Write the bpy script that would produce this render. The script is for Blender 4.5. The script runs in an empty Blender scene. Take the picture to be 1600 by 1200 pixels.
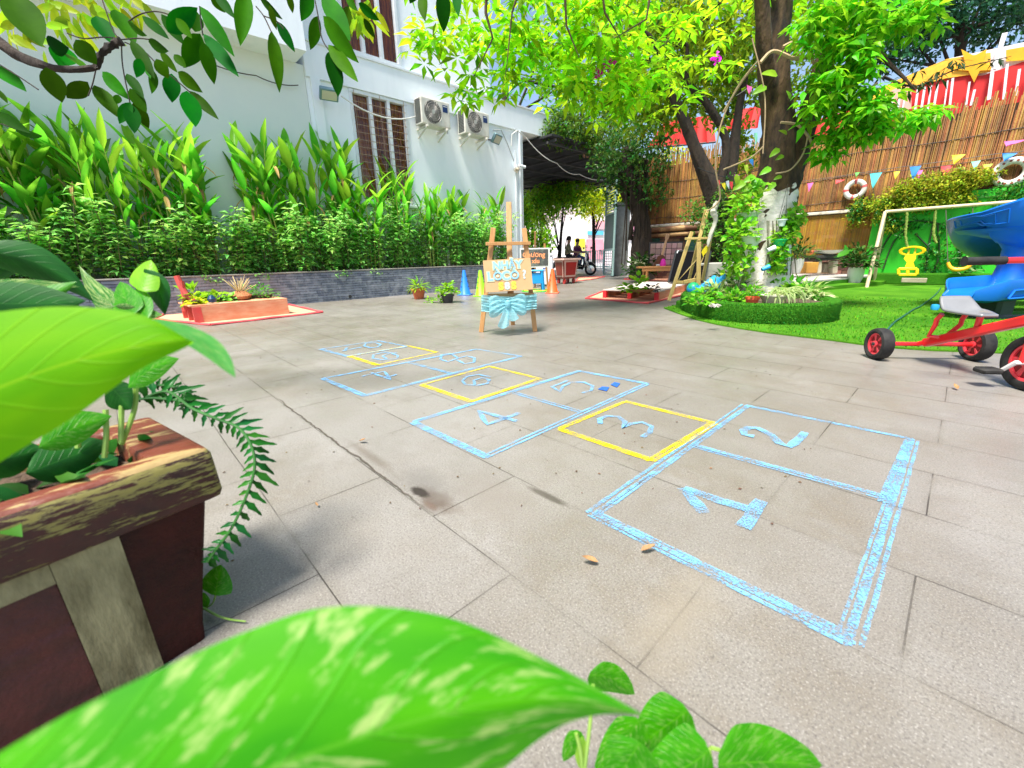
import bpy, math, random
from math import sin, cos, pi, radians, sqrt
from mathutils import Vector, Matrix
random.seed(7)
C = bpy.context.scene
COL = C.collection
# ------------------------------------------------------------------ camera
FP, PITCH, ROLL, YAW, EYE = 647.5, .294, -.0254, .8174, .8
V = Vector
CX = V((cos(YAW), sin(YAW), 0)); CY = V((-sin(YAW), cos(YAW), 0)); CZ = V((0, 0, 1))
CF = CY*cos(PITCH) - CZ*sin(PITCH); CU0 = CY*sin(PITCH) + CZ*cos(PITCH)
CR = CX*cos(ROLL) + CU0*sin(ROLL); CU = CU0*cos(ROLL) - CX*sin(ROLL)
O = V((0, 0, EYE))
cd = bpy.data.cameras.new('camera'); cam = bpy.data.objects.new('camera', cd); COL.objects.link(cam)
m = Matrix.Identity(4)
for i in range(3):
    m[i][0] = CR[i]; m[i][1] = CU[i]; m[i][2] = -CF[i]; m[i][3] = O[i]
cam.matrix_world = m
cd.sensor_width = 36; cd.lens = FP/1600*36; cd.clip_start = .02; cd.clip_end = 2000
cd.dof.use_dof = True; cd.dof.focus_distance = 3.2; cd.dof.aperture_fstop = 3.6
C.camera = cam
# ------------------------------------------------------------------ light
SUN_EL, SUN_AZ = radians(66), V((.22, -.97, 0)).normalized()
w = bpy.data.worlds.new('World'); C.world = w; w.use_nodes = True
nt = w.node_tree; bg = nt.nodes['Background']
sky = nt.nodes.new('ShaderNodeTexSky'); sky.sky_type = 'NISHITA'; sky.sun_disc = False
sky.sun_elevation = SUN_EL; sky.sun_rotation = math.atan2(SUN_AZ.x, SUN_AZ.y)
sky.air_density = 1.0; sky.dust_density = 2.0; sky.ozone_density = 1.0
nt.links.new(sky.outputs[0], bg.inputs[0]); bg.inputs[1].default_value = .088
sl = bpy.data.lights.new('sun', 'SUN'); sl.energy = 3.6; sl.angle = radians(14); sl.color = (1, .95, .87)
so = bpy.data.objects.new('sun', sl); COL.objects.link(so)
sd = SUN_AZ*cos(SUN_EL) + CZ*sin(SUN_EL)
so.rotation_euler = sd.to_track_quat('Z', 'Y').to_euler(); so.location = sd*30
C.view_settings.view_transform = 'Standard'; C.view_settings.look = 'None'
C.view_settings.exposure = 1.5; C.view_settings.gamma = 1; C.view_settings.use_curve_mapping = False
C.render.engine = 'CYCLES'
C.cycles.max_bounces = 8; C.cycles.diffuse_bounces = 4; C.cycles.transparent_max_bounces = 24
C.cycles.use_denoising = True
# ------------------------------------------------------------------ placing helpers
def ray(x, y): return CF + CR*((x-800)/FP) + CU*((600-y)/FP)
def G(x, y, z=0.):
    d = ray(x, y); return O + d*((z-EYE)/d.z)
def PX(x, y, X):
    d = ray(x, y); return O + d*(X/d.x)
def PY(x, y, Y):
    d = ray(x, y); return O + d*(Y/d.y)
def PV(x, y, dist):          # on the upright plane standing dist metres ahead
    d = ray(x, y); return O + d*(dist/d.dot(CY))
def PD(x, y, dist):
    return O + ray(x, y)*dist
R = random.random
def U(a, b): return a + (b-a)*random.random()
def rdir():
    z = U(-1, 1); a = U(0, 2*pi); r = sqrt(1-z*z); return V((r*cos(a), r*sin(a), z))
# ------------------------------------------------------------------ materials
MATS = {}
def mat(name, col, rough=.6, col2=None, scale=8., bump=0., bscale=None, rand=0., metal=0., spec=.5,
        stretch=None, contrast=(.35, .65), trans=0., emit=0., coat=0., detail=6., tcol=None, coords='Object'):
    if name in MATS: return MATS[name]
    M = bpy.data.materials.new(name); M.use_nodes = True; n = M.node_tree.nodes; L = M.node_tree.links
    P = n['Principled BSDF']; out = n['Material Output']
    P.inputs['Roughness'].default_value = rough; P.inputs['Metallic'].default_value = metal
    P.inputs['Specular IOR Level'].default_value = spec
    if coat: P.inputs['Coat Weight'].default_value = coat; P.inputs['Coat Roughness'].default_value = .08
    tc = n.new('ShaderNodeTexCoord'); vec = tc.outputs[coords]
    if stretch:
        mp = n.new('ShaderNodeMapping'); mp.inputs['Scale'].default_value = stretch
        L.new(vec, mp.inputs[0]); vec = mp.outputs[0]
    c = None
    rgb = n.new('ShaderNodeRGB'); rgb.outputs[0].default_value = (*col, 1); c = rgb.outputs[0]
    nz = n.new('ShaderNodeTexNoise'); nz.inputs['Scale'].default_value = scale; nz.inputs['Detail'].default_value = detail
    nz.inputs['Roughness'].default_value = .62
    L.new(vec, nz.inputs['Vector'])
    if col2 is not None:
        mr = n.new('ShaderNodeMapRange'); mr.inputs[1].default_value = contrast[0]; mr.inputs[2].default_value = contrast[1]
        L.new(nz.outputs[0], mr.inputs[0])
        mx = n.new('ShaderNodeMix'); mx.data_type = 'RGBA'; L.new(mr.outputs[0], mx.inputs[0])
        L.new(c, mx.inputs[6]); mx.inputs[7].default_value = (*col2, 1); c = mx.outputs[2]
    if rand:
        ge = n.new('ShaderNodeNewGeometry'); hs = n.new('ShaderNodeHueSaturation')
        a = n.new('ShaderNodeMapRange'); a.inputs[3].default_value = 1-rand; a.inputs[4].default_value = 1+rand
        L.new(ge.outputs['Random Per Island'], a.inputs[0]); L.new(a.outputs[0], hs.inputs['Value'])
        wn = n.new('ShaderNodeTexWhiteNoise'); wn.noise_dimensions = '1D'; L.new(ge.outputs['Random Per Island'], wn.inputs['W'])
        b = n.new('ShaderNodeMapRange'); b.inputs[3].default_value = .5-rand*.07; b.inputs[4].default_value = .5+rand*.07
        L.new(wn.outputs[0], b.inputs[0]); L.new(b.outputs[0], hs.inputs['Hue'])
        L.new(c, hs.inputs['Color']); c = hs.outputs[0]
    L.new(c, P.inputs['Base Color'])
    if bump:
        nb = n.new('ShaderNodeTexNoise'); nb.inputs['Scale'].default_value = bscale or scale*3; nb.inputs['Detail'].default_value = 5
        L.new(vec, nb.inputs['Vector'])
        bp = n.new('ShaderNodeBump'); bp.inputs['Strength'].default_value = bump; bp.inputs['Distance'].default_value = .02
        L.new(nb.outputs[0], bp.inputs['Height']); L.new(bp.outputs[0], P.inputs['Normal'])
    if trans:
        tr = n.new('ShaderNodeBsdfTranslucent'); ms = n.new('ShaderNodeMixShader'); ms.inputs[0].default_value = trans
        if tcol: tr.inputs[0].default_value = (*tcol, 1)
        else:
            hs2 = n.new('ShaderNodeHueSaturation'); hs2.inputs['Hue'].default_value = .485; hs2.inputs['Value'].default_value = 1.7
            L.new(c, hs2.inputs['Color']); L.new(hs2.outputs[0], tr.inputs[0])
        L.new(P.outputs[0], ms.inputs[1]); L.new(tr.outputs[0], ms.inputs[2]); L.new(ms.outputs[0], out.inputs[0])
    if emit:
        P.inputs['Emission Color'].default_value = (*col, 1); P.inputs['Emission Strength'].default_value = emit
    MATS[name] = M
    return M
def leafmat(name, col, rand=.45, rough=.38, trans=.4, col2=None, scale=3., spec=.17):
    return mat(name, col, rough, col2 or tuple(x*.7 for x in col), scale, rand=rand, trans=trans, spec=spec)
# ------------------------------------------------------------------ mesh builder
class MB:
    def __init__(s): s.v = []; s.f = []; s.uv = {}; s.smooth = True
    def add(s, vs, fs):
        o = len(s.v); s.v += [tuple(v) for v in vs]; s.f += [tuple(i+o for i in f) for f in fs]; return o
    def box(s, c, d, rot=None, bev=0.):
        c = V(c); x, y, z = [k/2 for k in d]; rot = rot or Matrix.Identity(3)
        b = min(bev, x*.9, y*.9, z*.9)
        if b <= 0:
            pts = [V((i*x, j*y, k*z)) for k in (-1, 1) for j in (-1, 1) for i in (-1, 1)]
            s.add([c+rot@p for p in pts], [(0, 2, 3, 1), (4, 5, 7, 6), (0, 1, 5, 4), (2, 6, 7, 3), (0, 4, 6, 2), (1, 3, 7, 5)])
            return
        pts = []; idx = {}
        for i in (-1, 1):
            for j in (-1, 1):
                for k in (-1, 1):
                    for a, q in enumerate([(x, y-b, z-b), (x-b, y, z-b), (x-b, y-b, z)]):
                        idx[i, j, k, a] = len(pts); pts.append(V((i*q[0], j*q[1], k*q[2])))
        fs = []
        for i in (-1, 1):
            for j in (-1, 1):
                for k in (-1, 1):
                    fs.append((idx[i, j, k, 0], idx[i, j, k, 1], idx[i, j, k, 2]))
        for a in range(3):
            for sg in (-1, 1):
                q = []
                for (p1, p2) in ((-1, -1), (1, -1), (1, 1), (-1, 1)):
                    t = [0, 0, 0]; t[a] = sg; o = [k for k in range(3) if k != a]; t[o[0]] = p1; t[o[1]] = p2
                    q.append(idx[t[0], t[1], t[2], a])
                fs.append(tuple(q))
        for a in range(3):        # edges along axis a
            o = [k for k in range(3) if k != a]
            for p1 in (-1, 1):
                for p2 in (-1, 1):
                    t0 = [0, 0, 0]; t1 = [0, 0, 0]; t0[a] = -1; t1[a] = 1
                    t0[o[0]] = t1[o[0]] = p1; t0[o[1]] = t1[o[1]] = p2
                    fs.append((idx[(*t0, o[0])], idx[(*t1, o[0])], idx[(*t1, o[1])], idx[(*t0, o[1])]))
        s.add([c+rot@p for p in pts], fs)
    def bar(s, a, b, wd, dp=None, up=None, bev=0.):
        a = V(a); b = V(b); d = (b-a); L = d.length; d.normalize(); up = V(up) if up else CZ
        if abs(d.dot(up)) > .98: up = V((1, 0, 0))
        x = d.cross(up).normalized(); z = x.cross(d)
        rot = Matrix((x, d, z)).transposed()
        s.box((a+b)/2, (wd, L, dp or wd), rot, bev)
    def tube(s, pts, rad, n=8, cap=True):
        pts = [V(p) for p in pts]; N = len(pts)
        if not hasattr(rad, '__len__'): rad = [rad]*N
        t0 = (pts[1]-pts[0]).normalized(); ref = CZ if abs(t0.z) < .9 else V((1, 0, 0))
        u = t0.cross(ref).normalized(); vs = []
        for i in range(N):
            t = (pts[min(i+1, N-1)]-pts[max(i-1, 0)])
            if t.length < 1e-9: t = t0.copy()
            t.normalize(); u = (u-t*u.dot(t)).normalized(); q = t.cross(u)
            for k in range(n):
                a = 2*pi*k/n; vs.append(pts[i]+(u*cos(a)+q*sin(a))*rad[i])
        fs = [(i*n+k, i*n+(k+1) % n, (i+1)*n+(k+1) % n, (i+1)*n+k) for i in range(N-1) for k in range(n)]
        if cap: fs += [tuple(reversed(range(n))), tuple((N-1)*n+k for k in range(n))]
        s.add(vs, fs)
    def lathe(s, prof, c=(0, 0, 0), n=20, rot=None, sx=1., closed=False):
        c = V(c); rot = rot or Matrix.Identity(3); vs = []
        for r, z in prof:
            for k in range(n):
                a = 2*pi*k/n; vs.append(c+rot@V((r*cos(a)*sx, r*sin(a), z)))
        N = len(prof); fs = [(i*n+k, i*n+(k+1) % n, (i+1)*n+(k+1) % n, (i+1)*n+k) for i in range(N-1) for k in range(n)]
        if closed: fs += [((N-1)*n+k, (N-1)*n+(k+1) % n, (k+1) % n, k) for k in range(n)]
        s.add(vs, fs)
    def prism(s, poly, thick, nrm):
        nrm = V(nrm); N = len(poly); poly = [V(p) for p in poly]
        s.add(poly+[p+nrm*thick for p in poly], [tuple(reversed(range(N))), tuple(range(N, 2*N))] +
              [(k, (k+1) % N, (k+1) % N+N, k+N) for k in range(N)])
    def sheet(s, a, b, c, d, nx=1, ny=1, fn=None):
        a, b, c, d = V(a), V(b), V(c), V(d); vs = []
        for j in range(ny+1):
            for i in range(nx+1):
                u, t = i/nx, j/ny; p = (a*(1-u)+b*u)*(1-t)+(d*(1-u)+c*u)*t
                if fn: p = p+fn(u, t)
                vs.append(p)
        s.add(vs, [(j*(nx+1)+i, j*(nx+1)+i+1, (j+1)*(nx+1)+i+1, (j+1)*(nx+1)+i) for j in range(ny) for i in range(nx)])
    def dia(s, p, d, nrm, L, W, fold=.25, droop=.15):      # folded small leaf
        side = d.cross(nrm)
        if side.length < 1e-4: side = d.cross(V((.3, .5, .8)))
        side.normalize(); up = side.cross(d)
        m = p+d*(L*.45); t = p+d*L-up*(L*droop)
        s.add([p, m+side*(W/2)+up*(W*fold), t, m-side*(W/2)+up*(W*fold), m], [(0, 1, 4), (4, 1, 2), (0, 4, 3), (4, 2, 3)])
    def leaf(s, p, d, nrm, L, W, bend=.3, fold=.2, n=5, prof=None, uv=False, wave=0.):
        side = d.cross(nrm).normalized(); up = side.cross(d).normalized(); vs = []; q = V(p); dd = d.copy()
        prof = prof or (lambda t: sin(pi*min(1, t**.75))**.8 if t < 1 else 0)
        for i in range(n+1):
            t = i/n; wd = max(prof(t), .02)*W/2; wv = wave*W*sin(t*17+L*50)
            vs += [q-side*wd+up*(wd*fold+wv), q-side*wd*.5+up*(wd*fold*.4), q.copy(), q+side*wd*.5+up*(wd*fold*.4), q+side*wd+up*(wd*fold-wv)]
            a = bend/n; dd = (dd-up*a).normalized(); up = side.cross(dd).normalized(); q = q+dd*(L/n)
        o = s.add(vs, [(i*5+k, i*5+k+1, (i+1)*5+k+1, (i+1)*5+k) for i in range(n) for k in range(4)])
        if uv:
            for i in range(n+1):
                for k in range(5): s.uv[o+i*5+k] = (i/n, k/4)
    def build(s, name, material, parent=None, flat=False):
        me = bpy.data.meshes.new(name); off = V((0, 0, 0))
        if parent is not None:
            off = V(parent.get('_o', (0, 0, 0)))
        me.from_pydata([(v[0]-off.x, v[1]-off.y, v[2]-off.z) for v in s.v], [], s.f)
        me.materials.append(material)
        if not flat: me.polygons.foreach_set('use_smooth', [True]*len(me.polygons))
        if s.uv:
            ul = me.uv_layers.new(name='UVMap')
            for l in me.loops: ul.data[l.index].uv = s.uv.get(l.vertex_index, (0, .5))
        me.update()
        if not flat and len(me.polygons) < 15000: me.set_sharp_from_angle(angle=radians(38))
        o = bpy.data.objects.new(name, me); COL.objects.link(o)
        if parent is not None: o.parent = parent; o['_o'] = tuple(off)
        return o
def tag(o, label, cat, group=None):
    o['label'] = label; o['category'] = cat
    if group: o['group'] = group
    return o
def thing(name, label, cat, loc=(0, 0, 0), group=None):
    o = bpy.data.objects.new(name, None); COL.objects.link(o); o.location = loc; o.empty_display_size = .1
    o['_o'] = tuple(loc); return tag(o, label, cat, group)
def struct(o, kind='structure'):
    o['kind'] = kind; return o
def copy_tree(o, loc=None, rz=0., sc=1., label=None):
    kids = [k for k in bpy.data.objects if k.parent == o]
    c = o.copy(); COL.objects.link(c)
    if loc is not None: c.location = loc; c.rotation_euler = (0, 0, rz); c.scale = (sc, sc, sc) if not hasattr(sc, '__len__') else sc
    if label: c['label'] = label
    for k in kids:
        q = copy_tree(k); q.parent = c
    return c
def text_mesh(body, size, origin, right, up, material, name, parent, thick=.001, align='LEFT', bold=0.):
    cu = bpy.data.curves.new('txt', 'FONT'); cu.body = body; cu.size = size; cu.align_x = align; cu.offset = bold
    cu.resolution_u = 3; cu.extrude = thick
    ob = bpy.data.objects.new('txt', cu); COL.objects.link(ob); bpy.context.view_layer.update()
    me = bpy.data.meshes.new_from_object(ob.evaluated_get(bpy.context.evaluated_depsgraph_get()))
    bpy.data.objects.remove(ob); right = V(right).normalized(); up = V(up).normalized(); nn = right.cross(up)
    mb = MB(); mb.add([V(origin)+right*v.co.x+up*v.co.y+nn*v.co.z for v in me.vertices], [tuple(p.vertices) for p in me.polygons])
    return mb.build(name, material, parent, flat=True)
def ordn(i): return ['first', 'second', 'third', 'fourth', 'fifth', 'sixth', 'seventh', 'eighth', 'ninth', 'tenth', 'eleventh', 'twelfth',
                     'thirteenth', 'fourteenth', 'fifteenth', 'sixteenth', 'seventeenth', 'eighteenth', 'nineteenth', 'twentieth'][i]
# ================================================================== PAVEMENT AND LAWN
def pavement_material():
    M = bpy.data.materials.new('granite'); M.use_nodes = True; n = M.node_tree.nodes; L = M.node_tree.links
    P = n['Principled BSDF']; tc = n.new('ShaderNodeTexCoord'); vec = tc.outputs['Object']
    def N(t, **k):
        o = n.new('ShaderNode'+t)
        for a, b in k.items(): setattr(o, a, b)
        return o
    def noise(sc, det=4, ro=.6, v=None):
        q = N('TexNoise'); q.inputs['Scale'].default_value = sc; q.inputs['Detail'].default_value = det
        q.inputs['Roughness'].default_value = ro; L.new(v or vec, q.inputs['Vector']); return q.outputs[0]
    def rng(x, a, b, c=0., d=1.):
        q = N('MapRange'); q.inputs[1].default_value = a; q.inputs[2].default_value = b
        q.inputs[3].default_value = c; q.inputs[4].default_value = d; L.new(x, q.inputs[0]); return q.outputs[0]
    def math_(op, a, b):
        q = N('Math', operation=op)
        for i, k in enumerate((a, b)):
            if isinstance(k, (int, float)): q.inputs[i].default_value = k
            else: L.new(k, q.inputs[i])
        return q.outputs[0]
    def mix(f, a, b):
        q = N('Mix', data_type='RGBA')
        if isinstance(f, (int, float)): q.inputs[0].default_value = f
        else: L.new(f, q.inputs[0])
        for i, k in ((6, a), (7, b)):
            if isinstance(k, tuple): q.inputs[i].default_value = (*k, 1)
            else: L.new(k, q.inputs[i])
        return q.outputs[2]
    mp = N('Mapping'); mp.inputs['Location'].default_value = (.295, -.25, 0); L.new(vec, mp.inputs[0])
    # a little wobble so the joints are not ruled
    wob = N('TexNoise'); wob.inputs['Scale'].default_value = 1.3; L.new(vec, wob.inputs['Vector'])
    sc = N('VectorMath', operation='SCALE'); L.new(wob.outputs[1], sc.inputs[0]); sc.inputs[3].default_value = .012
    ad = N('VectorMath', operation='ADD'); L.new(mp.outputs[0], ad.inputs[0]); L.new(sc.outputs[0], ad.inputs[1])
    br = N('TexBrick'); br.inputs['Scale'].default_value = 1; br.inputs['Mortar Size'].default_value = .0021
    br.inputs['Mortar Smooth'].default_value = .3; br.inputs['Brick Width'].default_value = .737; br.inputs['Row Height'].default_value = .363
    br.inputs['Color1'].default_value = (0, 0, 0, 1); br.inputs['Color2'].default_value = (1, 1, 1, 1); br.inputs['Bias'].default_value = 0
    br.inputs['Mortar'].default_value = (.5, .5, .5, 1)
    L.new(ad.outputs[0], br.inputs['Vector'])
    base = mix(rng(noise(1.1, 5), .35, .65), (.205, .190, .164), (.145, .131, .108))
    base = mix(rng(noise(4.5, 7, .75), .44, .68, 0, .8), base, (.15, .125, .09))
    base = mix(rng(noise(.45, 3), .45, .62, 0, .5), base, (.28, .272, .262))
    base = mix(rng(noise(1.9, 8, .78), .50, .72, 0, .7), base, (.125, .108, .082)); base = mix(rng(noise(2.7, 7, .72), .56, .70, 0, .5), base, (.27, .262, .25))
    tile = mix(math_('MULTIPLY', br.outputs['Color'], .55), base, (.19, .178, .16))
    # granite grains
    v1 = N('TexVoronoi'); v1.inputs['Scale'].default_value = 260; L.new(vec, v1.inputs['Vector'])
    g = mix(rng(noise(170, 3, .7), .36, .50, .75, 0), tile, (.09, .08, .07))
    g = mix(rng(noise(230, 2, .6), .56, .70, 0, .24), g, (.66, .63, .58))
    # dry dirt spots
    g = mix(rng(noise(30, 6, .75), .66, .74, 0, .6), g, (.13, .10, .07))
    # joints fade in and out
    br2 = N('TexBrick'); br2.inputs['Scale'].default_value = 1; br2.inputs['Mortar Size'].default_value = .022; br2.inputs['Mortar Smooth'].default_value = 1.; br2.inputs['Brick Width'].default_value = .737; br2.inputs['Row Height'].default_value = .363; L.new(ad.outputs[0], br2.inputs['Vector'])
    g = mix(math_('MULTIPLY', math_('MULTIPLY', br2.outputs['Fac'], rng(noise(5.5, 6, .75), .40, .66)), .28), g, (.085, .072, .048))
    jm = rng(noise(2.2, 3), .42, .56, .12, 1)
    jf = math_('MULTIPLY', br.outputs['Fac'], jm)
    g = mix(jf, g, (.05, .042, .034))
    # grime along the joints, wide band by the cracked row at y=.613
    sep = N('SeparateXYZ'); L.new(vec, sep.inputs[0])
    dy = math_('ABSOLUTE', math_('SUBTRACT', math_('ADD', sep.outputs[1], math_('MULTIPLY', noise(9, 5), .05)), .613+.025), 0)
    crack = math_('MULTIPLY', rng(dy, .002, .007, 1, 0), math_('MULTIPLY', rng(sep.outputs[0], -2.9, -2.6, 0, 1), rng(sep.outputs[0], -1.25, -1.0, 1, 0)))
    g = mix(math_('MULTIPLY', crack, .9), g, (.05, .038, .028))
    def blob(x, y, sx, sy, soft, nsc=14, amt=.6):
        m_ = N('Mapping'); m_.inputs['Location'].default_value = (-x/sx, -y/sy, 0); m_.inputs['Scale'].default_value = (1/sx, 1/sy, 0); L.new(vec, m_.inputs[0])
        ln = N('VectorMath', operation='LENGTH'); L.new(m_.outputs[0], ln.inputs[0])
        d = math_('ADD', ln.outputs['Value'], math_('MULTIPLY', math_('SUBTRACT', noise(nsc, 6, .7), .5), amt*2.4))
        return rng(d, 1-soft, 1, 1, 0)
    for (x, y, sx, sy, so_, co, am) in [(-1.12, .665, .14, .06, .7, (.085, .06, .045), .9), (-1.10, .635, .045, .016, .6, (.10, .06, .042), .6), (-1.25, .70, .22, .10, .8, (.12, .11, .10), .55),
                                    (-1.20, .655, .06, .025, .4, (.03, .022, .018), 1), (-.86, .955, .13, .02, .6, (.06, .05, .04), .85),
                                    (-1.0, .82, .26, .16, .9, (.17, .15, .13), .6), (-.30, .80, .10, .30, .9, (.22, .19, .14), .5),
                                    (-1.6, .66, .3, .03, .8, (.10, .08, .06), .6)]:
        g = mix(math_('MULTIPLY', blob(x, y, sx, sy, so_), am), g, co)
    L.new(g, P.inputs['Base Color'])
    ro = rng(noise(3.0, 5), .3, .7, .30, .55); L.new(ro, P.inputs['Roughness'])
    P.inputs['Specular IOR Level'].default_value = .5
    h = math_('SUBTRACT', math_('MULTIPLY', noise(160, 3), .25), math_('MULTIPLY', math_('MAXIMUM', jf, crack), 1.6))
    bp = N('Bump'); bp.inputs['Strength'].default_value = .55; bp.inputs['Distance'].default_value = .004
    L.new(h, bp.inputs['Height']); L.new(bp.outputs[0], P.inputs['Normal'])
    return M
mb = MB(); mb.sheet((-400, -300, 0), (300, -300, 0), (300, 400, 0), (-400, 400, 0), 1, 1)
struct(mb.build('pavement', pavement_material()))
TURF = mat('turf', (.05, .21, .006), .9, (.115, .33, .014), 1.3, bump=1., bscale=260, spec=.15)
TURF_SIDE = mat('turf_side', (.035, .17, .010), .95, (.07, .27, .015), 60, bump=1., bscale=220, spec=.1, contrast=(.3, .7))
edge = [G(*p)[:2] for p in [(1037, 482), (1058, 490), (1086, 500), (1120, 508), (1160, 515), (1200, 521), (1250, 527), (1300, 533), (1350, 540), (1400, 545), (1460, 549), (1520, 551), (1570, 553), (1600, 556)]]
edge += [(1.6, 5.3), (4, 5.5), (14, 6), (14, 13.9), (-3.6, 13.9), (-3.6, 10.2), (-3.2, 8.9)]
mb = MB(); mb.prism([(x, y, .002) for x, y in edge], .014, (0, 0, 1)); lawn = struct(mb.build('grass', TURF, flat=True), 'stuff')
lawn['label'] = 'bright artificial turf lawn with a curved edge against the grey paving'
mb = MB()
bl = random.Random(5)
def inpoly(x, y, P):
    c = False; j = len(P)-1
    for i in range(len(P)):
        if (P[i][1] > y) != (P[j][1] > y) and x < (P[j][0]-P[i][0])*(y-P[i][1])/(P[j][1]-P[i][1])+P[i][0]: c = not c
        j = i
    return c
k = 0
while k < 26000:
    d = 3.5+6*bl.random()**1.6; a = bl.uniform(-.15, 1.05); p = CY*(d*cos(a))+CX*(d*sin(a))
    if inpoly(p.x, p.y, edge):
        a = bl.uniform(0, 6.28); h = bl.uniform(.012, .026); s_ = bl.uniform(.002, .004)*(1+d/5)
        mb.add([(p.x-cos(a)*s_, p.y-sin(a)*s_, .014), (p.x+cos(a)*s_, p.y+sin(a)*s_, .014), (p.x+bl.uniform(-.015, .015), p.y+bl.uniform(-.015, .015), .016+h)], [(0, 1, 2)])
    k += 1
b_ = mb.build('turf_blade', mat('blade', (.075, .28, .008), .8, rand=.5, spec=.2, trans=.3), lawn, flat=True); b_['kind'] = 'stuff'
# ------------------------------------------------------------------ hopscotch in chalk
def chalk_mat(name, col, lo=.40, hi=.52):
    M = bpy.data.materials.new(name); M.use_nodes = True; n = M.node_tree.nodes; L = M.node_tree.links
    P = n['Principled BSDF']; P.inputs['Roughness'].default_value = .95; P.inputs['Base Color'].default_value = (*col, 1); P.inputs['Specular IOR Level'].default_value = .1
    tc = n.new('ShaderNodeTexCoord'); a = n.new('ShaderNodeTexNoise'); a.inputs['Scale'].default_value = 190; a.inputs['Detail'].default_value = 3
    b = n.new('ShaderNodeTexNoise'); b.inputs['Scale'].default_value = 14; b.inputs['Detail'].default_value = 5
    L.new(tc.outputs['Object'], a.inputs[0]); L.new(tc.outputs['Object'], b.inputs[0])
    ad = n.new('ShaderNodeMath'); ad.operation = 'MULTIPLY_ADD'; L.new(a.outputs[0], ad.inputs[0]); ad.inputs[1].default_value = .6
    mu = n.new('ShaderNodeMath'); mu.operation = 'MULTIPLY'; L.new(b.outputs[0], mu.inputs[0]); mu.inputs[1].default_value = .4; L.new(mu.outputs[0], ad.inputs[2])
    r = n.new('ShaderNodeMapRange'); r.inputs[1].default_value = lo; r.inputs[2].default_value = hi; r.inputs[3].default_value = .05; L.new(ad.outputs[0], r.inputs[0])
    tr = n.new('ShaderNodeBsdfTransparent'); ms = n.new('ShaderNodeMixShader'); L.new(r.outputs[0], ms.inputs[0]); L.new(tr.outputs[0], ms.inputs[1]); L.new(P.outputs[0], ms.inputs[2])
    L.new(ms.outputs[0], n['Material Output'].inputs[0]); return M
CB = chalk_mat('chalk_blue', (.15, .37, .62), .43, .58); CYL = chalk_mat('chalk_yellow', (.62, .49, .012), .40, .57)
DB = mat('navy_tape', (.02, .10, .42), .5)
hop = thing('chalk_hopscotch', 'blue and yellow chalk hopscotch numbered one to ten across the paving', 'hopscotch', (-1.2, 1.7, 0))
cr = random.Random(3)
def stroke(mb, pts, wd, z, jit=.003, close=False):
    P = []
    for i in range(len(pts)-1):
        a, b = V((*pts[i][:2], 0)), V((*pts[i+1][:2], 0)); n_ = max(1, int((b-a).length/.05))
        P += [a.lerp(b, k/n_) for k in range(n_)]
    P.append(V((*pts[-1][:2], 0))); vs = []
    for i, p in enumerate(P):
        t = (P[min(i+1, len(P)-1)]-P[max(i-1, 0)]).normalized(); s_ = V((-t.y, t.x, 0))
        j = cr.uniform(-jit, jit); wl = wd/2*(1+cr.uniform(-.15, .15))
        vs += [p+s_*(wl+j)+CZ*z, p-s_*(wl-j)+CZ*z]
    mb.add(vs, [(2*i, 2*i+1, 2*i+3, 2*i+2) for i in range(len(P)-1)])
zc = [.003]
def rectline(mb, a, b, wd, dbl=True):
    a, b = V(a), V(b); t = (b-a).normalized(); s_ = V((-t.y, t.x)); N_ = max(3, int(round(wd/.0075)))
    for i_ in range(N_):
        o_ = (-.5+i_/(N_-1))*wd+cr.uniform(-.003, .003); o2 = o_+cr.uniform(-.004, .004); zc[0] += .000012
        stroke(mb, [a+s_*o_+t*cr.uniform(-.012, .006), b+s_*o2+t*cr.uniform(-.006, .012)], cr.uniform(.006, .0105), zc[0], .0012)
    if False:
        a, b = V(a), V(b); t = (b-a).normalized(); s_ = V((-t.y, t.x)); e = cr.uniform(.50, .66)*wd
        for q in (e, -e*.96):
            zc[0] += .00003
            stroke(mb, [a+s_*q, b+s_*q*cr.uniform(.85, 1.1)], wd*.14, zc[0], .002)
blue = MB()
def divider(a, b, w__):
    m_ = MB(); rectline(m_, a, b, w__); m_.build('dividing_line', CB, hop)
g2 = lambda p: G(*p)[:2]
def quad(mb, ps, wds, k=1.):
    own = mb is None; mb = mb or MB(); wds = [w__*k for w__ in wds]; q = [g2(p) for p in ps]
    for i in range(len(q)): 
        if wds[i]: rectline(mb, q[i], q[(i+1) % len(q)], wds[i])
    mb.build('yellow_square' if own else 'blue_square', CYL if own else CB, hop)
quad(MB(), [(925, 803), (1164, 634), (1425, 687), (1327, 1000)], (.040, .024, .036, .042))
divider(g2((1085, 697)), g2((1390, 780)), .03)
divider(g2((1418, 690)), g2((1378, 785)), .020)
quad(None, [(874, 671), (977, 628), (1115, 662), (1018, 720)], (.024, .028, .030, .034), .9)
quad(MB(), [(646, 660), (905, 580), (1012, 600), (760, 714)], (.040, .036, .040, .046), .8)
divider(g2((803, 614)), g2((905, 644)), .026)
quad(None, [(659, 602), (765, 573), (843, 592), (737, 628)], (.022, .032, .04, .042), .75)
quad(MB(), [(504, 592), (745, 546), (815, 557), (570, 619)], (.038, .036, .04, .05), .72)
divider(g2((640, 567)), g2((705, 584)), .032)
quad(None, [(545, 557), (638, 541), (682, 551), (590, 571)], (.045, .045, .04, .06), .6)
quad(MB(), [(501, 546), (591, 533), (636, 542), (542, 557)], (.04, .035, .045, .05), .62)
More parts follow.
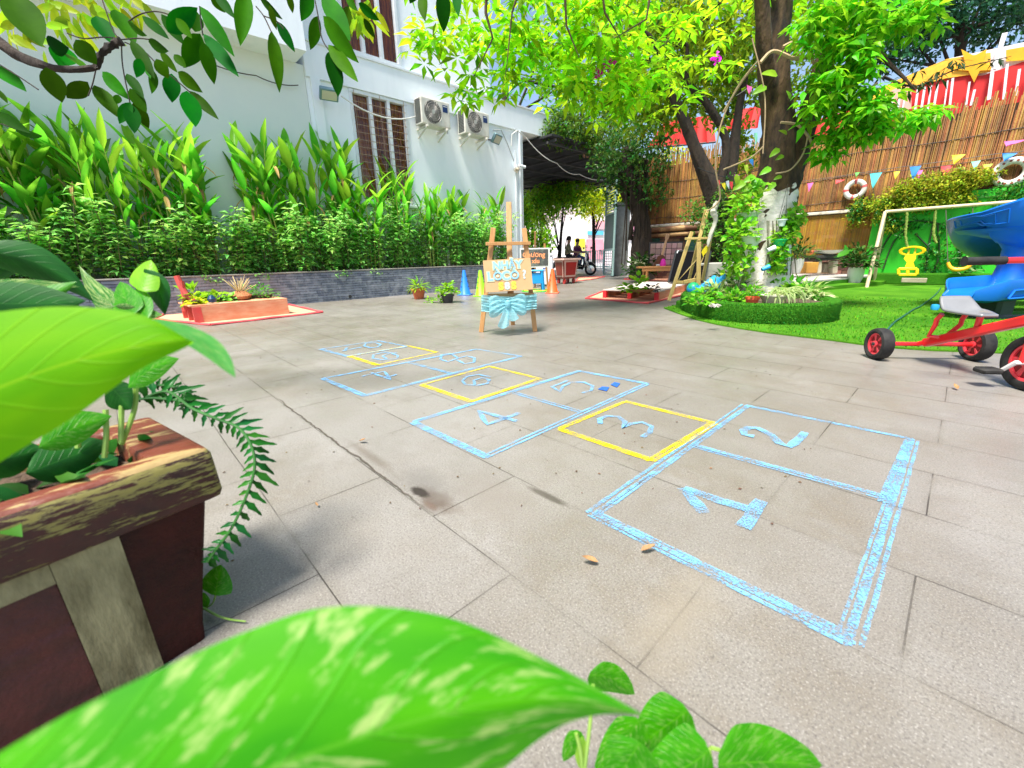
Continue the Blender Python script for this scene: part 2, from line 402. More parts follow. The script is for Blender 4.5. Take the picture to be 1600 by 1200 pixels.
digits = [
 [[(1067, 764), (1101, 803)], [(1068, 765), (1120, 782), (1168, 797)], [(1190, 784), (1161, 826)]],
 [[(1178, 683), (1164, 680), (1162, 674), (1170, 669), (1184, 670), (1203, 680), (1218, 694), (1233, 699), (1258, 677)]],
 [[(938, 663), (937, 656), (948, 651), (966, 652), (977, 660), (974, 670), (985, 663), (1003, 661), (1018, 667), (1016, 677), (1003, 684)]],
 [[(811, 646), (762, 664), (747, 643), (809, 659)]],
 [[(888, 595), (862, 605), (875, 613), (880, 604), (893, 598), (912, 598), (926, 604), (924, 611), (909, 615)]],
 [[(766, 590), (748, 586), (730, 589), (722, 596), (728, 602), (745, 603), (762, 600), (765, 594), (754, 591), (741, 595), (741, 602)]],
 [[(565, 589), (600, 581), (611, 594), (580, 583)], [(600, 591), (620, 586)]],
 [[(716, 560), (703, 553), (690, 555), (688, 562), (700, 566), (716, 560), (730, 557), (742, 560), (740, 567), (726, 569), (714, 563)]],
 [[(620, 552), (600, 551), (583, 555), (583, 561), (600, 563), (620, 561), (622, 556), (610, 552), (598, 557), (604, 562)]],
 [[(535, 549), (565, 543)], [(543, 543), (539, 549)], [(578, 544), (569, 541), (572, 537), (586, 536), (595, 539), (590, 543), (578, 544)]],
]
for i, st in enumerate(digits):
    mb = MB(); wdt = (.042, .034, .026, .028, .022, .022, .022, .022, .022, .026)[i]
    for s_ in st:
        zc[0] += .00003; stroke(mb, [g2(p) for p in s_], wdt, zc[0]+.0003, .003)
    mb.build('chalk_numeral', CB, hop)
mb = MB()
for q in ([(934, 609), (941, 605), (952, 606), (948, 612)], [(954, 602), (960, 598), (969, 600), (964, 606)]):
    mb.prism([V((*g2(p), .0045)) for p in q], .0008, (0, 0, 1))
tag(mb.build('blue_tape_scrap', DB, flat=True), 'two dark blue tape scraps inside hopscotch square five', 'tape')
# dry leaves
dl = mat('dry_leaf', (.42, .24, .10), .7, (.25, .13, .05), 40, trans=.2)
ll = ['curled tan leaf on the paving below the red tricycle', 'brown dry leaf just outside hopscotch square one', 'long thin dry leaf left of the brown leaf by square one', 'small dark dry leaf on the paving left of square four',
      'tiny dry leaf on the paving near the planter']
for (x, y, s_), lb in zip([(1496, 609, .055), (1001, 862, .045), (935, 880, .05), (561, 690, .045), (497, 792, .02)], ll):
    mb = MB(); g = G(x, y, .006); a = U(0, 6); mb.leaf(g+CZ*.004, V((cos(a), sin(a), .1)).normalized(), CZ, s_, s_*.42, bend=-.5, fold=.6, n=5)
    tag(mb.build('dry_leaf', dl), lb, 'leaf', 'dry leaves fallen on the paving')
mb = MB(); lr = random.Random(4)
for k in range(420):
    d = 1.2+7*lr.random(); a = lr.uniform(-.75, .7); p = CY*(d*cos(a))+CX*(d*sin(a)); a2 = lr.uniform(0, 6.28); s_ = lr.uniform(.002, .0065)*(1+d*.12); e = V((cos(a2), sin(a2), 0)); f = V((-sin(a2), cos(a2), 0))*lr.uniform(.3, .7)
    mb.add([p-e*s_+CZ*.003, p+f*s_+CZ*.006, p+e*s_+CZ*.004, p-f*s_+CZ*.003], [(0, 1, 2, 3)])
struct(mb.build('leaf_litter', mat('litter', (.16, .09, .04), .9, (.05, .035, .02), 3, rand=.5), flat=True), 'stuff')
# ================================================================== BUILDING
WALL = mat('white_wall', (.86, .92, .95), .8, (.70, .77, .79), 1.4, bump=.12, bscale=60, contrast=(.5, .95), stretch=(1, 1.6, .45))
WALL2 = mat('cream_wall', (.74, .79, .74), .8, (.68, .75, .71), 1.2, bump=.1, bscale=60)
TRIM = mat('white_trim', (.78, .82, .84), .5, (.68, .73, .76), 6)
GLASS = mat('dark_glass', (.012, .014, .018), .08, (.05, .035, .02), 3., spec=.8, stretch=(1, 1, .3))
FX = -10.4
house = thing('house', 'two storey white painted house with dark windows behind the planted bed', 'building', (FX, 4, 0))
mb = MB()
def wallx(mb, X0, X1, y0, y1, z0, z1): mb.box(((X0+X1)/2, (y0+y1)/2, (z0+z1)/2), (abs(X1-X0), y1-y0, z1-z0))
W1 = (4.90, 6.37, 2.2, 4.585); W2 = (4.90, 6.33, 5.29, 7.6)
wallx(mb, FX, -17, 3.98, W1[0], 0, 4.59); wallx(mb, FX, -17, W1[1], 10.48, 0, 4.59)
wallx(mb, FX, -17, W1[0], W1[1], 0, W1[2])
wallx(mb, FX-.15, -17, W1[0], W1[1], W1[2], 4.59)
mb.build('wall', WALL, house, flat=True)
mb = MB(); wallx(mb, FX-.02, -17, -14, 3.975, 0, 4.80); mb.build('wall', WALL2, house, flat=True)
mb = MB(); wallx(mb, FX+.06, -17, 3.98, 12.22, 4.592, 5.23); mb.build('canopy_beam', WALL, house, flat=True)
mb = MB(); wallx(mb, FX+.09, -17, 3.98, 12.25, 5.232, 5.27); wallx(mb, FX-.3, -17, 9.3, 12.1, 5.272, 5.36)
mb.build('ledge', TRIM, house, flat=True)
mb = MB()
wallx(mb, FX-.02, -17, 3.98, W2[0], 5.272, 11); wallx(mb, FX-.02, -17, W2[1], 9.2, 5.272, 11); wallx(mb, FX-.16, -17, W2[0], W2[1], 5.272, 11)
mb.build('upper_wall', WALL, house, flat=True)
mb = MB(); wallx(mb, -9.75, -17, -14, 3.83, 4.802, 11); mb.build('overhang', WALL, house, flat=True)
mb = MB(); wallx(mb, FX+.07, FX+.001, 4.06, 4.26, 0, 4.59); mb.build('pilaster', WALL, house, flat=True)
CURT = mat('brown_curtain', (.80, .36, .10), .8, (.30, .10, .03), 5, stretch=(1, 9, .6), contrast=(.35, .6))
CURTU = mat('orange_curtain', (.85, .30, .03), .8, (.34, .09, .015), 5, stretch=(1, 8, .5), contrast=(.35, .6))
def window(y0, y1, z0, z1, cm, bars):
    f = MB(); X = FX+.012; t = .075
    for z in (z0, z1): f.box((X-.05, (y0+y1)/2, z-(t/2 if z == z1 else -t/2)), (.14, y1-y0, t), bev=.006)
    for i in range(4):
        y = y0+t/2+(y1-y0-t)*i/3; f.box((X-.05, y, (z0+z1)/2), (.13, t, z1-z0-2*t-.004), bev=.006)
    if bars: f.box((X+.0, (y0+y1)/2, z0-.04), (.2, y1-y0+.16, .06), bev=.008)
    fr = f.build('window', TRIM, house)
    for i in range(3):
        a = y0+t+(y1-y0-t)*i/3; b = y0+(y1-y0-t)*(i+1)/3
        p = MB(); p.sheet((X-.085, a, z0+t), (X-.085, b, z0+t), (X-.085, b, z1-t), (X-.085, a, z1-t)); p.build('pane', GLASSY, fr, flat=True)
    c = MB(); c.sheet((X-.13, y0+.02, z0+.05), (X-.13, y1-.02, z0+.05), (X-.13, y1-.02, z1-.05), (X-.13, y0+.02, z1-.05), 90, 1,
                      lambda u, v: V((.022*sin(u*190)+.01*sin(u*67), 0, 0)))
    c.build('curtain', cm, fr)
    if bars:
        b = MB()
        z = z0+.12
        while z < z1-.1:
            b.tube([(X+.035, y0+.05, z), (X+.035, y1-.05, z)], .006, 5); z += .155
        for y in (y0+.1, y1-.1, (y0+y1)/2): b.tube([(X+.04, y, z0+.02), (X+.04, y, z1-.02)], .006, 5)
        b.build('security_bar', mat('bar_metal', (.35, .25, .16), .5, metal=.3), fr)
def glassy():
    M = bpy.data.materials.new('window_glass'); M.use_nodes = True; n = M.node_tree.nodes; L = M.node_tree.links
    g_ = n.new('ShaderNodeBsdfGlossy'); g_.inputs['Roughness'].default_value = .03; g_.inputs[0].default_value = (.75, .85, 1, 1)
    t = n.new('ShaderNodeBsdfTransparent'); t.inputs[0].default_value = (.85, .85, .88, 1); fr = n.new('ShaderNodeFresnel'); fr.inputs[0].default_value = 1.45
    mx = n.new('ShaderNodeMixShader'); L.new(fr.outputs[0], mx.inputs[0]); L.new(t.outputs[0], mx.inputs[1]); L.new(g_.outputs[0], mx.inputs[2])
    L.new(mx.outputs[0], n['Material Output'].inputs[0]); return M
GLASSY = glassy()
window(*W1, CURT, True); window(*W2, CURTU, False)
# roof edge out of view, drain pipe at the corner
mb = MB(); mb.tube([(FX+.05, 10.30, .0), (FX+.05, 10.30, 4.58)], .045, 10); mb.tube([(FX+.05, 10.10, .0), (FX+.05, 10.10, 4.0)], .03, 8)
mb.build('drain_pipe', TRIM, house)
# ------------------------------------------------------------------ air conditioners
ACW = mat('ac_white', (.66, .65, .58), .45, (.52, .50, .43), 7); DARK = mat('dark_metal', (.03, .03, .032), .5); GRILL = mat('grille_grey', (.48, .47, .43), .4, metal=.3)
def ac(label, y0):
    X0, X1 = FX+.12, FX+.44; z0, z1 = 4.07, 4.66; y1 = y0+.86
    t = thing('air_conditioner', label, 'air conditioner', (X1, y0, z0), 'outdoor air conditioning units on the wall')
    b = MB(); b.box(((X0+X1)/2, (y0+y1)/2, (z0+z1)/2), (X1-X0, y1-y0, z1-z0), bev=.012); body = b.build('casing', ACW, t, flat=True)
    b = MB(); b.box((X1+.004, (y0+y1)/2, (z0+z1)/2), (.008, y1-y0-.04, z1-z0-.05), bev=.003); b.build('front_panel', ACW, t)
    rot = Matrix.Rotation(pi/2, 3, 'Y'); c = V((X1+.009, y0+.33, (z0+z1)/2)); r = .255
    b = MB(); b.lathe([(0, 0), (r, 0), (r, .002)], c, 28, rot); b.build('fan_recess', DARK, t)
    g_ = MB()
    for k in range(30):
        a = 2*pi*k/30; p0 = V((0, cos(a), sin(a))); p1 = V((0, cos(a+.22), sin(a+.22)))
        g_.tube([c+p0*.05+V((.03, 0, 0)), c+p1*.16+V((.03, 0, 0)), c+p1*r+V((.008, 0, 0))], .0028, 4)
    for rr in (.10, .15, .20, .25):
        g_.tube([c+V((.028, rr*cos(2*pi*k/28), rr*sin(2*pi*k/28))) for k in range(29)], .0028, 4)
    g_.lathe([(.05, 0), (.05, .012), (0, .012)], c+V((.024, 0, 0)), 14, rot); g_.build('fan_grille', GRILL, t)
    f = MB()
    for k in range(3):
        a = 2*pi*k/3+.4; f.sheet(c+V((.006, .03*cos(a), .03*sin(a))), c+V((.006, .2*cos(a), .2*sin(a))), c+V((.018, .22*cos(a+.7), .22*sin(a+.7))), c+V((.018, .04*cos(a+.9), .04*sin(a+.9))), 4, 4)
    f.build('fan', mat('fan_grey', (.15, .14, .12), .5), t)
    b = MB(); b.box((X1+.010, y0+.71, z1-.16), (.004, .15, .16)); lb = b.build('logo_panel', mat('navy', (.012, .035, .13), .35), t, flat=True)
    b = MB(); b.box((X1+.013, y0+.71, z1-.11), (.003, .11, .014)); b.build('lettering', TRIM, lb, flat=True)
    b = MB()
    for k in range(15): b.box(((X0+X1)/2, y0-.006, z0+.06+k*.035), (.24, .008, .012))
    b.build('side_louver', DARK, t, flat=True)
    b = MB()
    for yy in (y0+.12, y1-.14):
        b.bar((FX, yy, z0-.035), (X1+.08, yy, z0-.035), .04, .05); b.bar((FX+.02, yy, z0-.24), (X1+.02, yy, z0-.06), .03)
    b.build('bracket', ACW, t, flat=True)
    b = MB(); b.tube([(FX+.1, y1-.02, z0+.18), (FX+.2, y1+.10, z0+.10), (FX+.05, y1+.16, z0-.0), (FX+.03, y1+.18, z0+.3)], .012, 6); b.build('pipe', mat('pipe_white', (.6, .6, .58), .6), t)
ac('white air conditioner nearest the window, with swirled fan grille', 6.52)
ac('white air conditioner farther right, beside the second floodlight', 7.86)
def floodlight(label, c, rz, tilt):
    t = thing('floodlight', label, 'floodlight', c, 'floodlights on the house wall'); c = V(c)
    rot = Matrix.Rotation(rz, 3, 'Z') @ Matrix.Rotation(tilt, 3, 'Y')
    b = MB(); b.box(c, (.09, .38, .26), rot, .012); b.build('housing', mat('flood_grey', (.16, .27, .30), .4, metal=.4), t)
    b = MB(); b.box(c+rot@V((.047, 0, 0)), (.006, .30, .19), rot); b.build('lens', mat('lens', (.55, .55, .45), .25, spec=.8), t, flat=True)
    b = MB(); b.bar(c, (FX, c.y, c.z+.03), .03, .02); b.bar((FX+.01, c.y-.08, c.z+.03), (FX+.01, c.y+.08, c.z+.03), .03); b.build('bracket', DARK, t, flat=True)
floodlight('grey floodlight left of the barred window, below the overhang', tuple(PX(514, 147, FX+.35)), -.2, .9)
floodlight('grey floodlight below the right air conditioner', tuple(PX(776, 217, FX+.30)), .3, .6)
CAB = mat('cable_white', (.7, .7, .66), .5); CABD = mat('cable_dark', (.07, .06, .05), .6)
def wire(name, label, cat, pts, r, m_, sag=0):
    P = [V(p) for p in pts]; o = []
    for a, b in zip(P[:-1], P[1:]):
        for k in range(8):
            t = k/8; o.append(a.lerp(b, t)-CZ*sag*4*t*(1-t))
    o.append(P[-1]); mb = MB(); mb.tube(o, r, 6); return tag(mb.build(name, m_), label, cat)
wire('cable', 'white cable drooping across the barred window to the first air conditioner', 'cable', [PX(533, 150, FX+.2), PX(653, 181, FX+.15)], .016, CAB, .22)
wire('cable', 'thin dark cable along the wall under the overhang', 'cable', [PX(300, 85, FX+.06), PX(400, 118, FX+.06), PX(466, 133, FX+.06)], .010, CABD, .06)
wire('cable', 'grey cable bundle running down the wall right of the second floodlight', 'cable', [PX(770, 203, FX+.06), PX(783, 203, FX+.08), PX(793, 225, FX+.08), PX(803, 252, FX+.08)], .014, mat('cable_grey', (.35, .37, .36), .6))
wire('cable', 'white curved cable under the canopy slab at the house corner', 'cable', [PX(799, 228, FX+.08), PX(800, 210, FX+.12), PX(808, 204, FX+.14), PX(818, 212, FX+.12), PX(826, 220, FX-.2)], .018, CAB)
wire('string_of_lights', 'string of small bulbs sagging from the house corner to the gate', 'cable', [PX(822, 215, FX+.1), PX(870, 255, -10.1), PX(905, 272, -10.0), (-10.4, 15.3, 3.75)], .012, CAB, .12)
cm_ = thing('security_camera', 'small white security camera with wiring on the house corner', 'camera', tuple(PX(815, 258, FX+.18)))
mb = MB(); c = V(cm_.location); mb.tube([c-V((.02, .10, .02)), c+V((.04, .12, -.05))], .045, 10); mb.build('camera_body', TRIM, cm_)
mb = MB(); mb.lathe([(0, -.06), (.07, -.05), (.08, 0), (.08, .04), (0, .04)], c+V((-.06, -.18, -.06)), 12); mb.bar(c+V((0, 0, 0)), (FX, c.y-.05, c.z), .03); mb.build('mount', TRIM, cm_)
mb = MB()
for k in range(9): q = c+V((-.03, -.2, -.12)); mb.tube([q+rdir()*.08, q+rdir()*.10, q+rdir()*.08-CZ*.05], .010, 5)
mb.build('wiring', mat('cable_beige', (.55, .48, .36), .7), cm_)
# ------------------------------------------------------------------ planted bed
BX = -9.42
def slate_mat():
    M = bpy.data.materials.new('slate'); M.use_nodes = True; n = M.node_tree.nodes; L = M.node_tree.links; P = n['Principled BSDF']
    tc = n.new('ShaderNodeTexCoord'); sp = n.new('ShaderNodeSeparateXYZ'); L.new(tc.outputs['Object'], sp.inputs[0]); cb = n.new('ShaderNodeCombineXYZ')
    L.new(sp.outputs[1], cb.inputs[0]); L.new(sp.outputs[2], cb.inputs[1]); L.new(sp.outputs[0], cb.inputs[2])
    nz = n.new('ShaderNodeTexNoise'); nz.inputs['Scale'].default_value = 3; L.new(cb.outputs[0], nz.inputs[0])
    ad = n.new('ShaderNodeMix'); ad.data_type = 'RGBA'; ad.blend_type = 'ADD'; ad.inputs[0].default_value = .035; L.new(cb.outputs[0], ad.inputs[6]); L.new(nz.outputs[1], ad.inputs[7])
    b = n.new('ShaderNodeTexBrick'); L.new(ad.outputs[2], b.inputs[0]); b.inputs['Scale'].default_value = 1; b.inputs['Brick Width'].default_value = .34; b.inputs['Row Height'].default_value = .052
    b.inputs['Mortar Size'].default_value = .004; b.offset = .37; b.squash = 1.5; b.squash_frequency = 3
    b.inputs['Color1'].default_value = (.09, .11, .15, 1); b.inputs['Color2'].default_value = (.21, .24, .29, 1); b.inputs['Mortar'].default_value = (.03, .035, .045, 1)
    n2 = n.new('ShaderNodeTexNoise'); n2.inputs['Scale'].default_value = 6; n2.inputs['Detail'].default_value = 8; n2.inputs['Roughness'].default_value = .7; L.new(cb.outputs[0], n2.inputs[0])
    r = n.new('ShaderNodeMapRange'); r.inputs[1].default_value = .45; r.inputs[2].default_value = .75; L.new(n2.outputs[0], r.inputs[0])
    mx = n.new('ShaderNodeMix'); mx.data_type = 'RGBA'; L.new(r.outputs[0], mx.inputs[0]); L.new(b.outputs[0], mx.inputs[6]); mx.inputs[7].default_value = (.36, .38, .41, 1)
    L.new(mx.outputs[2], P.inputs['Base Color']); P.inputs['Roughness'].default_value = .7
    bp = n.new('ShaderNodeBump'); bp.inputs['Strength'].default_value = .8; bp.inputs['Distance'].default_value = .03
    hh = n.new('ShaderNodeMath'); hh.operation = 'SUBTRACT'; L.new(n2.outputs[0], hh.inputs[0]); L.new(b.outputs['Fac'], hh.inputs[1])
    L.new(hh.outputs[0], bp.inputs['Height']); L.new(bp.outputs[0], P.inputs['Normal']); return M
bed = thing('raised_planter_bed', 'long raised bed faced in dark stacked slate below the house wall', 'planter', (BX, 3, 0))
mb = MB(); mb.box((BX-.1, 2.9, .31), (.2, 12, .62)); mb.build('slate_wall', slate_mat(), bed, flat=True)
mb = MB(); mb.box((BX-.1, 2.9, .632), (.23, 12.03, .022), bev=.004); mb.build('cap', mat('cap_stone', (.32, .30, .27), .8, (.2, .19, .16), 6), bed, flat=True)
SOIL = mat('soil', (.10, .065, .04), .95, (.05, .032, .02), 20, bump=.8, bscale=40)
mb = MB(); mb.sheet((BX-.2, -3, .58), (BX-.2, 8.8, .58), (FX, 8.8, .60), (FX, -3, .60), 60, 6, lambda u, v: V((0, 0, .03*sin(u*90)*sin(v*9)))); mb.build('soil', SOIL, bed)
mb = MB()
for yy in (3.9, 5.4): mb.lathe([(0, 0), (.035, 0), (.035, .012), (.022, .014), (0, .004)], (BX+.001, yy, .07), 12, Matrix.Rotation(pi/2, 3, 'Y'))
mb.build('drain_outlet', DARK, bed)
# ================================================================== PLANTS IN THE BED
GIN = leafmat('ginger_leaf', (.09, .38, .02), .5, .32, .5, (.17, .46, .03), 2)
CANE = mat('cane', (.34, .36, .06), .5, (.20, .28, .05), 6, rand=.3)
SHR = leafmat('shrub_leaf', (.28, .54, .15), .5, .26, .50, (.15, .42, .06), 5)
STEM = mat('stem', (.13, .10, .05), .8, (.08, .10, .03), 8)
def ginger(seed, n=9, H=2.65):
    rd = random.Random(seed); t = thing('ginger_plant', 'x', 'plant', (0, 0, 0))
    lf = MB(); cn = MB()
    for k in range(n):
        a = rd.uniform(0, 2*pi); r = rd.uniform(.02, .26); h = H*rd.uniform(.68, 1.0)
        lean = V((cos(a), sin(a), 0))*rd.uniform(.02, .22); b = V((r*cos(a)*.8, r*sin(a)*1.2, 0))
        pts = [b+lean*(q*q)*h*.5+CZ*(h*.86*q) for q in (0, .3, .6, .85, 1)]
        cn.tube(pts, [.014, .013, .011, .008, .005], 6)
        m_ = rd.randint(6, 8); pl = rd.uniform(0, pi)
        for j in range(m_):
            q = .38+.62*j/(m_-1); i = q*4; s0 = min(3, int(q/.25)); 
            p = b+lean*(q*q)*h*.5+CZ*(h*.86*q)
            aa = pl+(pi if j % 2 else 0)+rd.uniform(-.5, .5); up = .7+2.0*q+rd.uniform(-.2, .8)
            d = V((cos(aa), sin(aa), up)).normalized(); nn = V((-cos(aa)*up, -sin(aa)*up, 1)).normalized()
            L_ = rd.uniform(.42, .72)*(1.05 if q > .7 else .9)
            lf.leaf(p, d, nn, L_, L_*rd.uniform(.19, .27), bend=rd.uniform(.1, .8), fold=.35, n=5, wave=.03)
    wl = MB()
    for k in range(5):
        a = rd.uniform(0, 6.28); p = V((.2*cos(a), .2*sin(a), H*rd.uniform(.35, .75))); wl.leaf(p, V((cos(a), sin(a), rd.uniform(-.9, -.1))).normalized(), V((-cos(a)*.3, -sin(a)*.3, 1)).normalized(), rd.uniform(.3, .5), .06, rd.uniform(.5, 1.5), .5, 5, wave=.08)
    wl.build('withered_leaf', mat('withered', (.50, .36, .10), .7, (.30, .17, .05), 6, rand=.3, trans=.3), t)
    lf.build('foliage', GIN, t); cn.build('cane', CANE, t); return t
protos = [ginger(s_, n_, h_) for s_, n_, h_ in ((1, 9, 2.8), (2, 8, 2.6), (3, 11, 2.9))]
rd = random.Random(11)
ys = [-1.6, -1.0, -.45, .05, .55, 1.05, 1.55, 2.5, 3.0, 3.55, 4.25, 4.7, 5.6, 6.4, 6.95, 7.5, 8.5]
hs = [.92, .95, .95, 1.05, .98, .95, 1.05, 1.06, 1.0, .98, 1.12, .85, .90, .86, .80, .78, .76]
for i, (y, h) in enumerate(zip(ys, hs)):
    o = protos[i] if i < 3 else copy_tree(protos[rd.randrange(3)])
    o.location = (-9.98+rd.uniform(-.14, .12), y, .58); o.rotation_euler = (rd.uniform(-.06, .06), rd.uniform(-.06, .06), rd.uniform(0, 6)); h *= rd.uniform(.92, 1.10); w_ = rd.uniform(.8, 1.15); o.scale = (h*w_, h*w_, h)
    look = 'tall ginger clump'
    o['label'] = f'{look}, {ordn(i)} from the left against the white house wall'; o['group'] = 'tall ginger clumps along the house wall'
def shrub(seed, H=1.25, n=13, mat_=None):
    rd = random.Random(seed); t = thing('leafy_shrub', 'x', 'shrub', (0, 0, 0)); lf = MB(); st = MB()
    for k in range(n):
        a = rd.uniform(0, 2*pi); r = rd.uniform(.0, .18); b = V((r*cos(a), r*sin(a), 0)); h = H*rd.uniform(.55, 1.05)
        lean = V((cos(a), sin(a), 0))*rd.uniform(.05, .35); f = lambda q: b+lean*(q*q)*h+CZ*(h*q)
        st.tube([f(0), f(.35), f(.7), f(1)], [.009, .008, .006, .003], 5)
        j = .10+rd.random()*.1
        while j < 1.02:
            p = f(j); w_ = rd.randint(4, 7); off = rd.uniform(0, 6); sp = rd.uniform(.03, .12)
            if rd.random() < .9:
                for q in range(w_):
                    aa = off+2*pi*q/w_+rd.uniform(-.3, .3); d = V((cos(aa), sin(aa), rd.uniform(-.25, .5))).normalized()
                    L_ = rd.uniform(.10, .165); lf.dia(p+d*sp*rd.random(), d, (CZ+rdir()*.4).normalized(), L_, L_*.5, .12, rd.uniform(.1, .4))
            j += rd.uniform(.055, .11)
    lf.build('foliage', mat_ or SHR, t, flat=True); st.build('stem', STEM, t); return t
sp_ = [shrub(20), shrub(21, 1.15, 15), shrub(22, 1.3, 12)]
for i in range(26):
    y = -2.0+i*.43+rd.uniform(-.08, .08); o = sp_[i] if i < 3 else copy_tree(sp_[rd.randrange(3)])
    h = rd.uniform(.78, 1.18)*(1.0 if y < 3 else 1.18)
    o.location = (-9.74+rd.uniform(-.12, .10), y, .58); o.rotation_euler = (0, 0, rd.uniform(0, 6)); o.scale = (1.0, 1.0, h)
    pos = f'{ordn(i)} from the left' if i < 13 else (f'{ordn(25-i)} from the right' if i < 25 else 'at the right end')
    o['label'] = f'pale green leafy shrub on thin stems, {pos} along the slate bed'; o['group'] = 'leafy shrubs along the slate bed'
# trailing bits over the cap
for i, y in enumerate((1.4, 2.25, 3.8, 4.6)):
    mb = MB(); 
    for k in range(40):
        p = V((BX-.04+U(-.05, .07), y+U(-.16, .16), .63-abs(U(-.12, .14))+.03)); d = V((U(.2, 1), U(-1, 1), U(-.6, .2))).normalized(); mb.dia(p, d, (CZ+V((1, 0, 0))*.6).normalized(), U(.05, .08), .035)
    tag(mb.build('trailing_plant', SHR, flat=True), f'small plant tuft spilling over the slate bed edge, {ordn(i)} from the left', 'plant', 'tufts spilling over the bed edge')
# ================================================================== POTS AND CONES BY THE BED
TERRA = mat('terracotta', (.55, .13, .045), .7, (.42, .10, .04), 12)
LIME = leafmat('lime_leaf', (.22, .48, .02), .4, .4, .4)
def leafy(mb, c, r, n, L_, asp=.5, up=.4, kind='dia', h=1.):
    c = V(c)
    for k in range(n):
        d = rdir(); d.z = abs(d.z)*h; p = c+V((d.x*r, d.y*r, d.z*r))*U(.25, 1)
        dd = (V((d.x, d.y, d.z*.4+up*U(-.6, 1)))).normalized(); l_ = L_*U(.7, 1.2)
        if kind == 'dia': mb.dia(p, dd, (CZ+rdir()*.5).normalized(), l_, l_*asp, .12, .2)
        else: mb.leaf(p, dd, (CZ+rdir()*.3).normalized(), l_, l_*asp, bend=U(.2, .9), fold=.3, n=4)
def pot_prof(r0, r1, h, lip=.015): return [(0, 0), (r0, 0), (r1, h-.03), (r1+lip, h-.03), (r1+lip, h), (r1, h), (r1-.01, h-.03), (0, h-.04)]
g = G(655, 467); t = thing('potted_plant', 'small terracotta pot with arching lime grass by the slate bed', 'potted plant', tuple(g))
mb = MB(); mb.lathe(pot_prof(.10, .14, .22), g, 18); mb.build('pot', TERRA, t)
mb = MB(); leafy(mb, g+CZ*.22, .17, 70, .22, .14, .6, 'leaf'); mb.build('foliage', LIME, t)
g = G(700, 473); t = thing('potted_plant', 'bushy lime green plant in a small dark pot near the blue cone', 'potted plant', tuple(g))
mb = MB(); mb.lathe(pot_prof(.09, .12, .16), g, 18); mb.build('pot', DARK, t)
mb = MB(); leafy(mb, g+CZ*.16, .24, 150, .09, .75, .2); leafy(mb, g+V((-.18, -.1, .02)), .12, 40, .08, .7, .1); mb.build('foliage', LIME, t, flat=True)
g = G(672, 473); mb = MB(); leafy(mb, g, .10, 30, .07, .7, .1); tag(mb.build('ground_sprig', LIME, flat=True), 'tiny green sprig on the paving between the two small pots', 'plant')
def cone(label, p, h, col, nm, slot=True):
    t = thing('traffic_cone', label, 'cone', tuple(p)); m_ = mat(nm, col, .38, tuple(c*.8 for c in col), 3, spec=.6)
    mb = MB(); mb.lathe([(0, .025), (.135, .025), (.13, .03), (.035, h-.02), (.028, h), (0, h)], p, 24); mb.build('cone_body', m_, t)
    mb = MB(); mb.box(V(p)+CZ*.0125, (.30, .30, .025), Matrix.Rotation(.6, 3, 'Z'), .006); mb.build('base', m_, t)
    mb = MB()
    for k in (.3, .5, .7):
        r_ = .13+(.035-.13)*k+.004
        for a in (0.2, 1.7, 3.3, 4.8): mb.lathe([(0, 0), (.012, 0), (.012, .003), (0, .003)], V(p)+V((r_*cos(a), r_*sin(a), .03+h*k)), 8, V((cos(a), sin(a), .18)).to_track_quat('Z', 'Y').to_matrix())
    mb.build('peg_hole', DARK, t)
cone('tall blue plastic cone at the foot of the slate bed', G(727, 461), .57, (.02, .20, .75), 'cone_blue')
cone('lime green plastic cone half behind the wooden easel', G(752, 463), .57, (.30, .75, .02), 'cone_green')
cone('orange traffic cone in front of the red planter cart', G(863, 458), .55, (.95, .12, .02), 'cone_orange')
# ================================================================== EASEL WITH THE HOPSCOTCH SIGN
PINE = mat('pine', (.50, .27, .10), .55, (.40, .19, .06), 9, stretch=(6, 6, .8), contrast=(.3, .7))
CARD = mat('cardboard', (.44, .27, .13), .85, (.40, .24, .11), 5)
es = thing('easel', 'pine easel holding a cardboard hopscotch sign wrapped in pale blue tulle', 'easel', (-3.45, 3.3, 0))
fl, fr_, bk = G(752, 519), G(836, 518), G(801, 511)+V((-.12, .12, 0))
TL, TR = PV(771, 356, 4.72), PV(819, 357, 4.80); dr = (fr_-fl).normalized(); fn = dr.cross(CZ).normalized()
if fn.dot(CY) > 0: fn = -fn
mt = PV(795, 316, 4.90); mbm = PV(797, 470, 4.62)
for a, b in ((fl, TL), (fr_, TR)): mb = MB(); mb.bar(a, b, .052, .03, fn, .003); mb.build('leg', PINE, es)
mb = MB(); mb.bar(bk, PV(797, 395, 4.86), .05, .03, fn, .003); mb.build('leg', PINE, es)
mb = MB(); mb.bar(mbm+V((0, 0, -.05)), mt, .055, .028, fn, .003); mb.build('mast', PINE, es)
mb = MB(); a = PV(759, 381, 4.66); b = PV(829, 380, 4.76); mb.bar(a, b, .035, .035, fn, .003); mb.build('crossbar', PINE, es)
mb = MB(); a = PV(756, 466, 4.56); b = PV(834, 464, 4.66); mb.bar(a, b, .04, .09, CZ, .003); mb.build('tray', PINE, es)
A, B_, Cc, D_ = PV(757, 407, 4.60), PV(831, 402, 4.68), PV(833, 452, 4.56), PV(759, 457, 4.50)
sg = thing('cardboard_sign', 'cardboard sign hand lettered in blue bubble letters on the pine easel', 'sign', tuple(D_))
r_ = (Cc-D_).normalized(); u_ = (A-D_); u_ = (u_-r_*u_.dot(r_)).normalized(); nf = r_.cross(u_).normalized(); H__ = (A-D_).length; A = D_+u_*H__; B_ = Cc+u_*H__
mb = MB(); mb.prism([D_, Cc, B_, A], -.008, nf); mb.build('board', CARD, sg, flat=True)
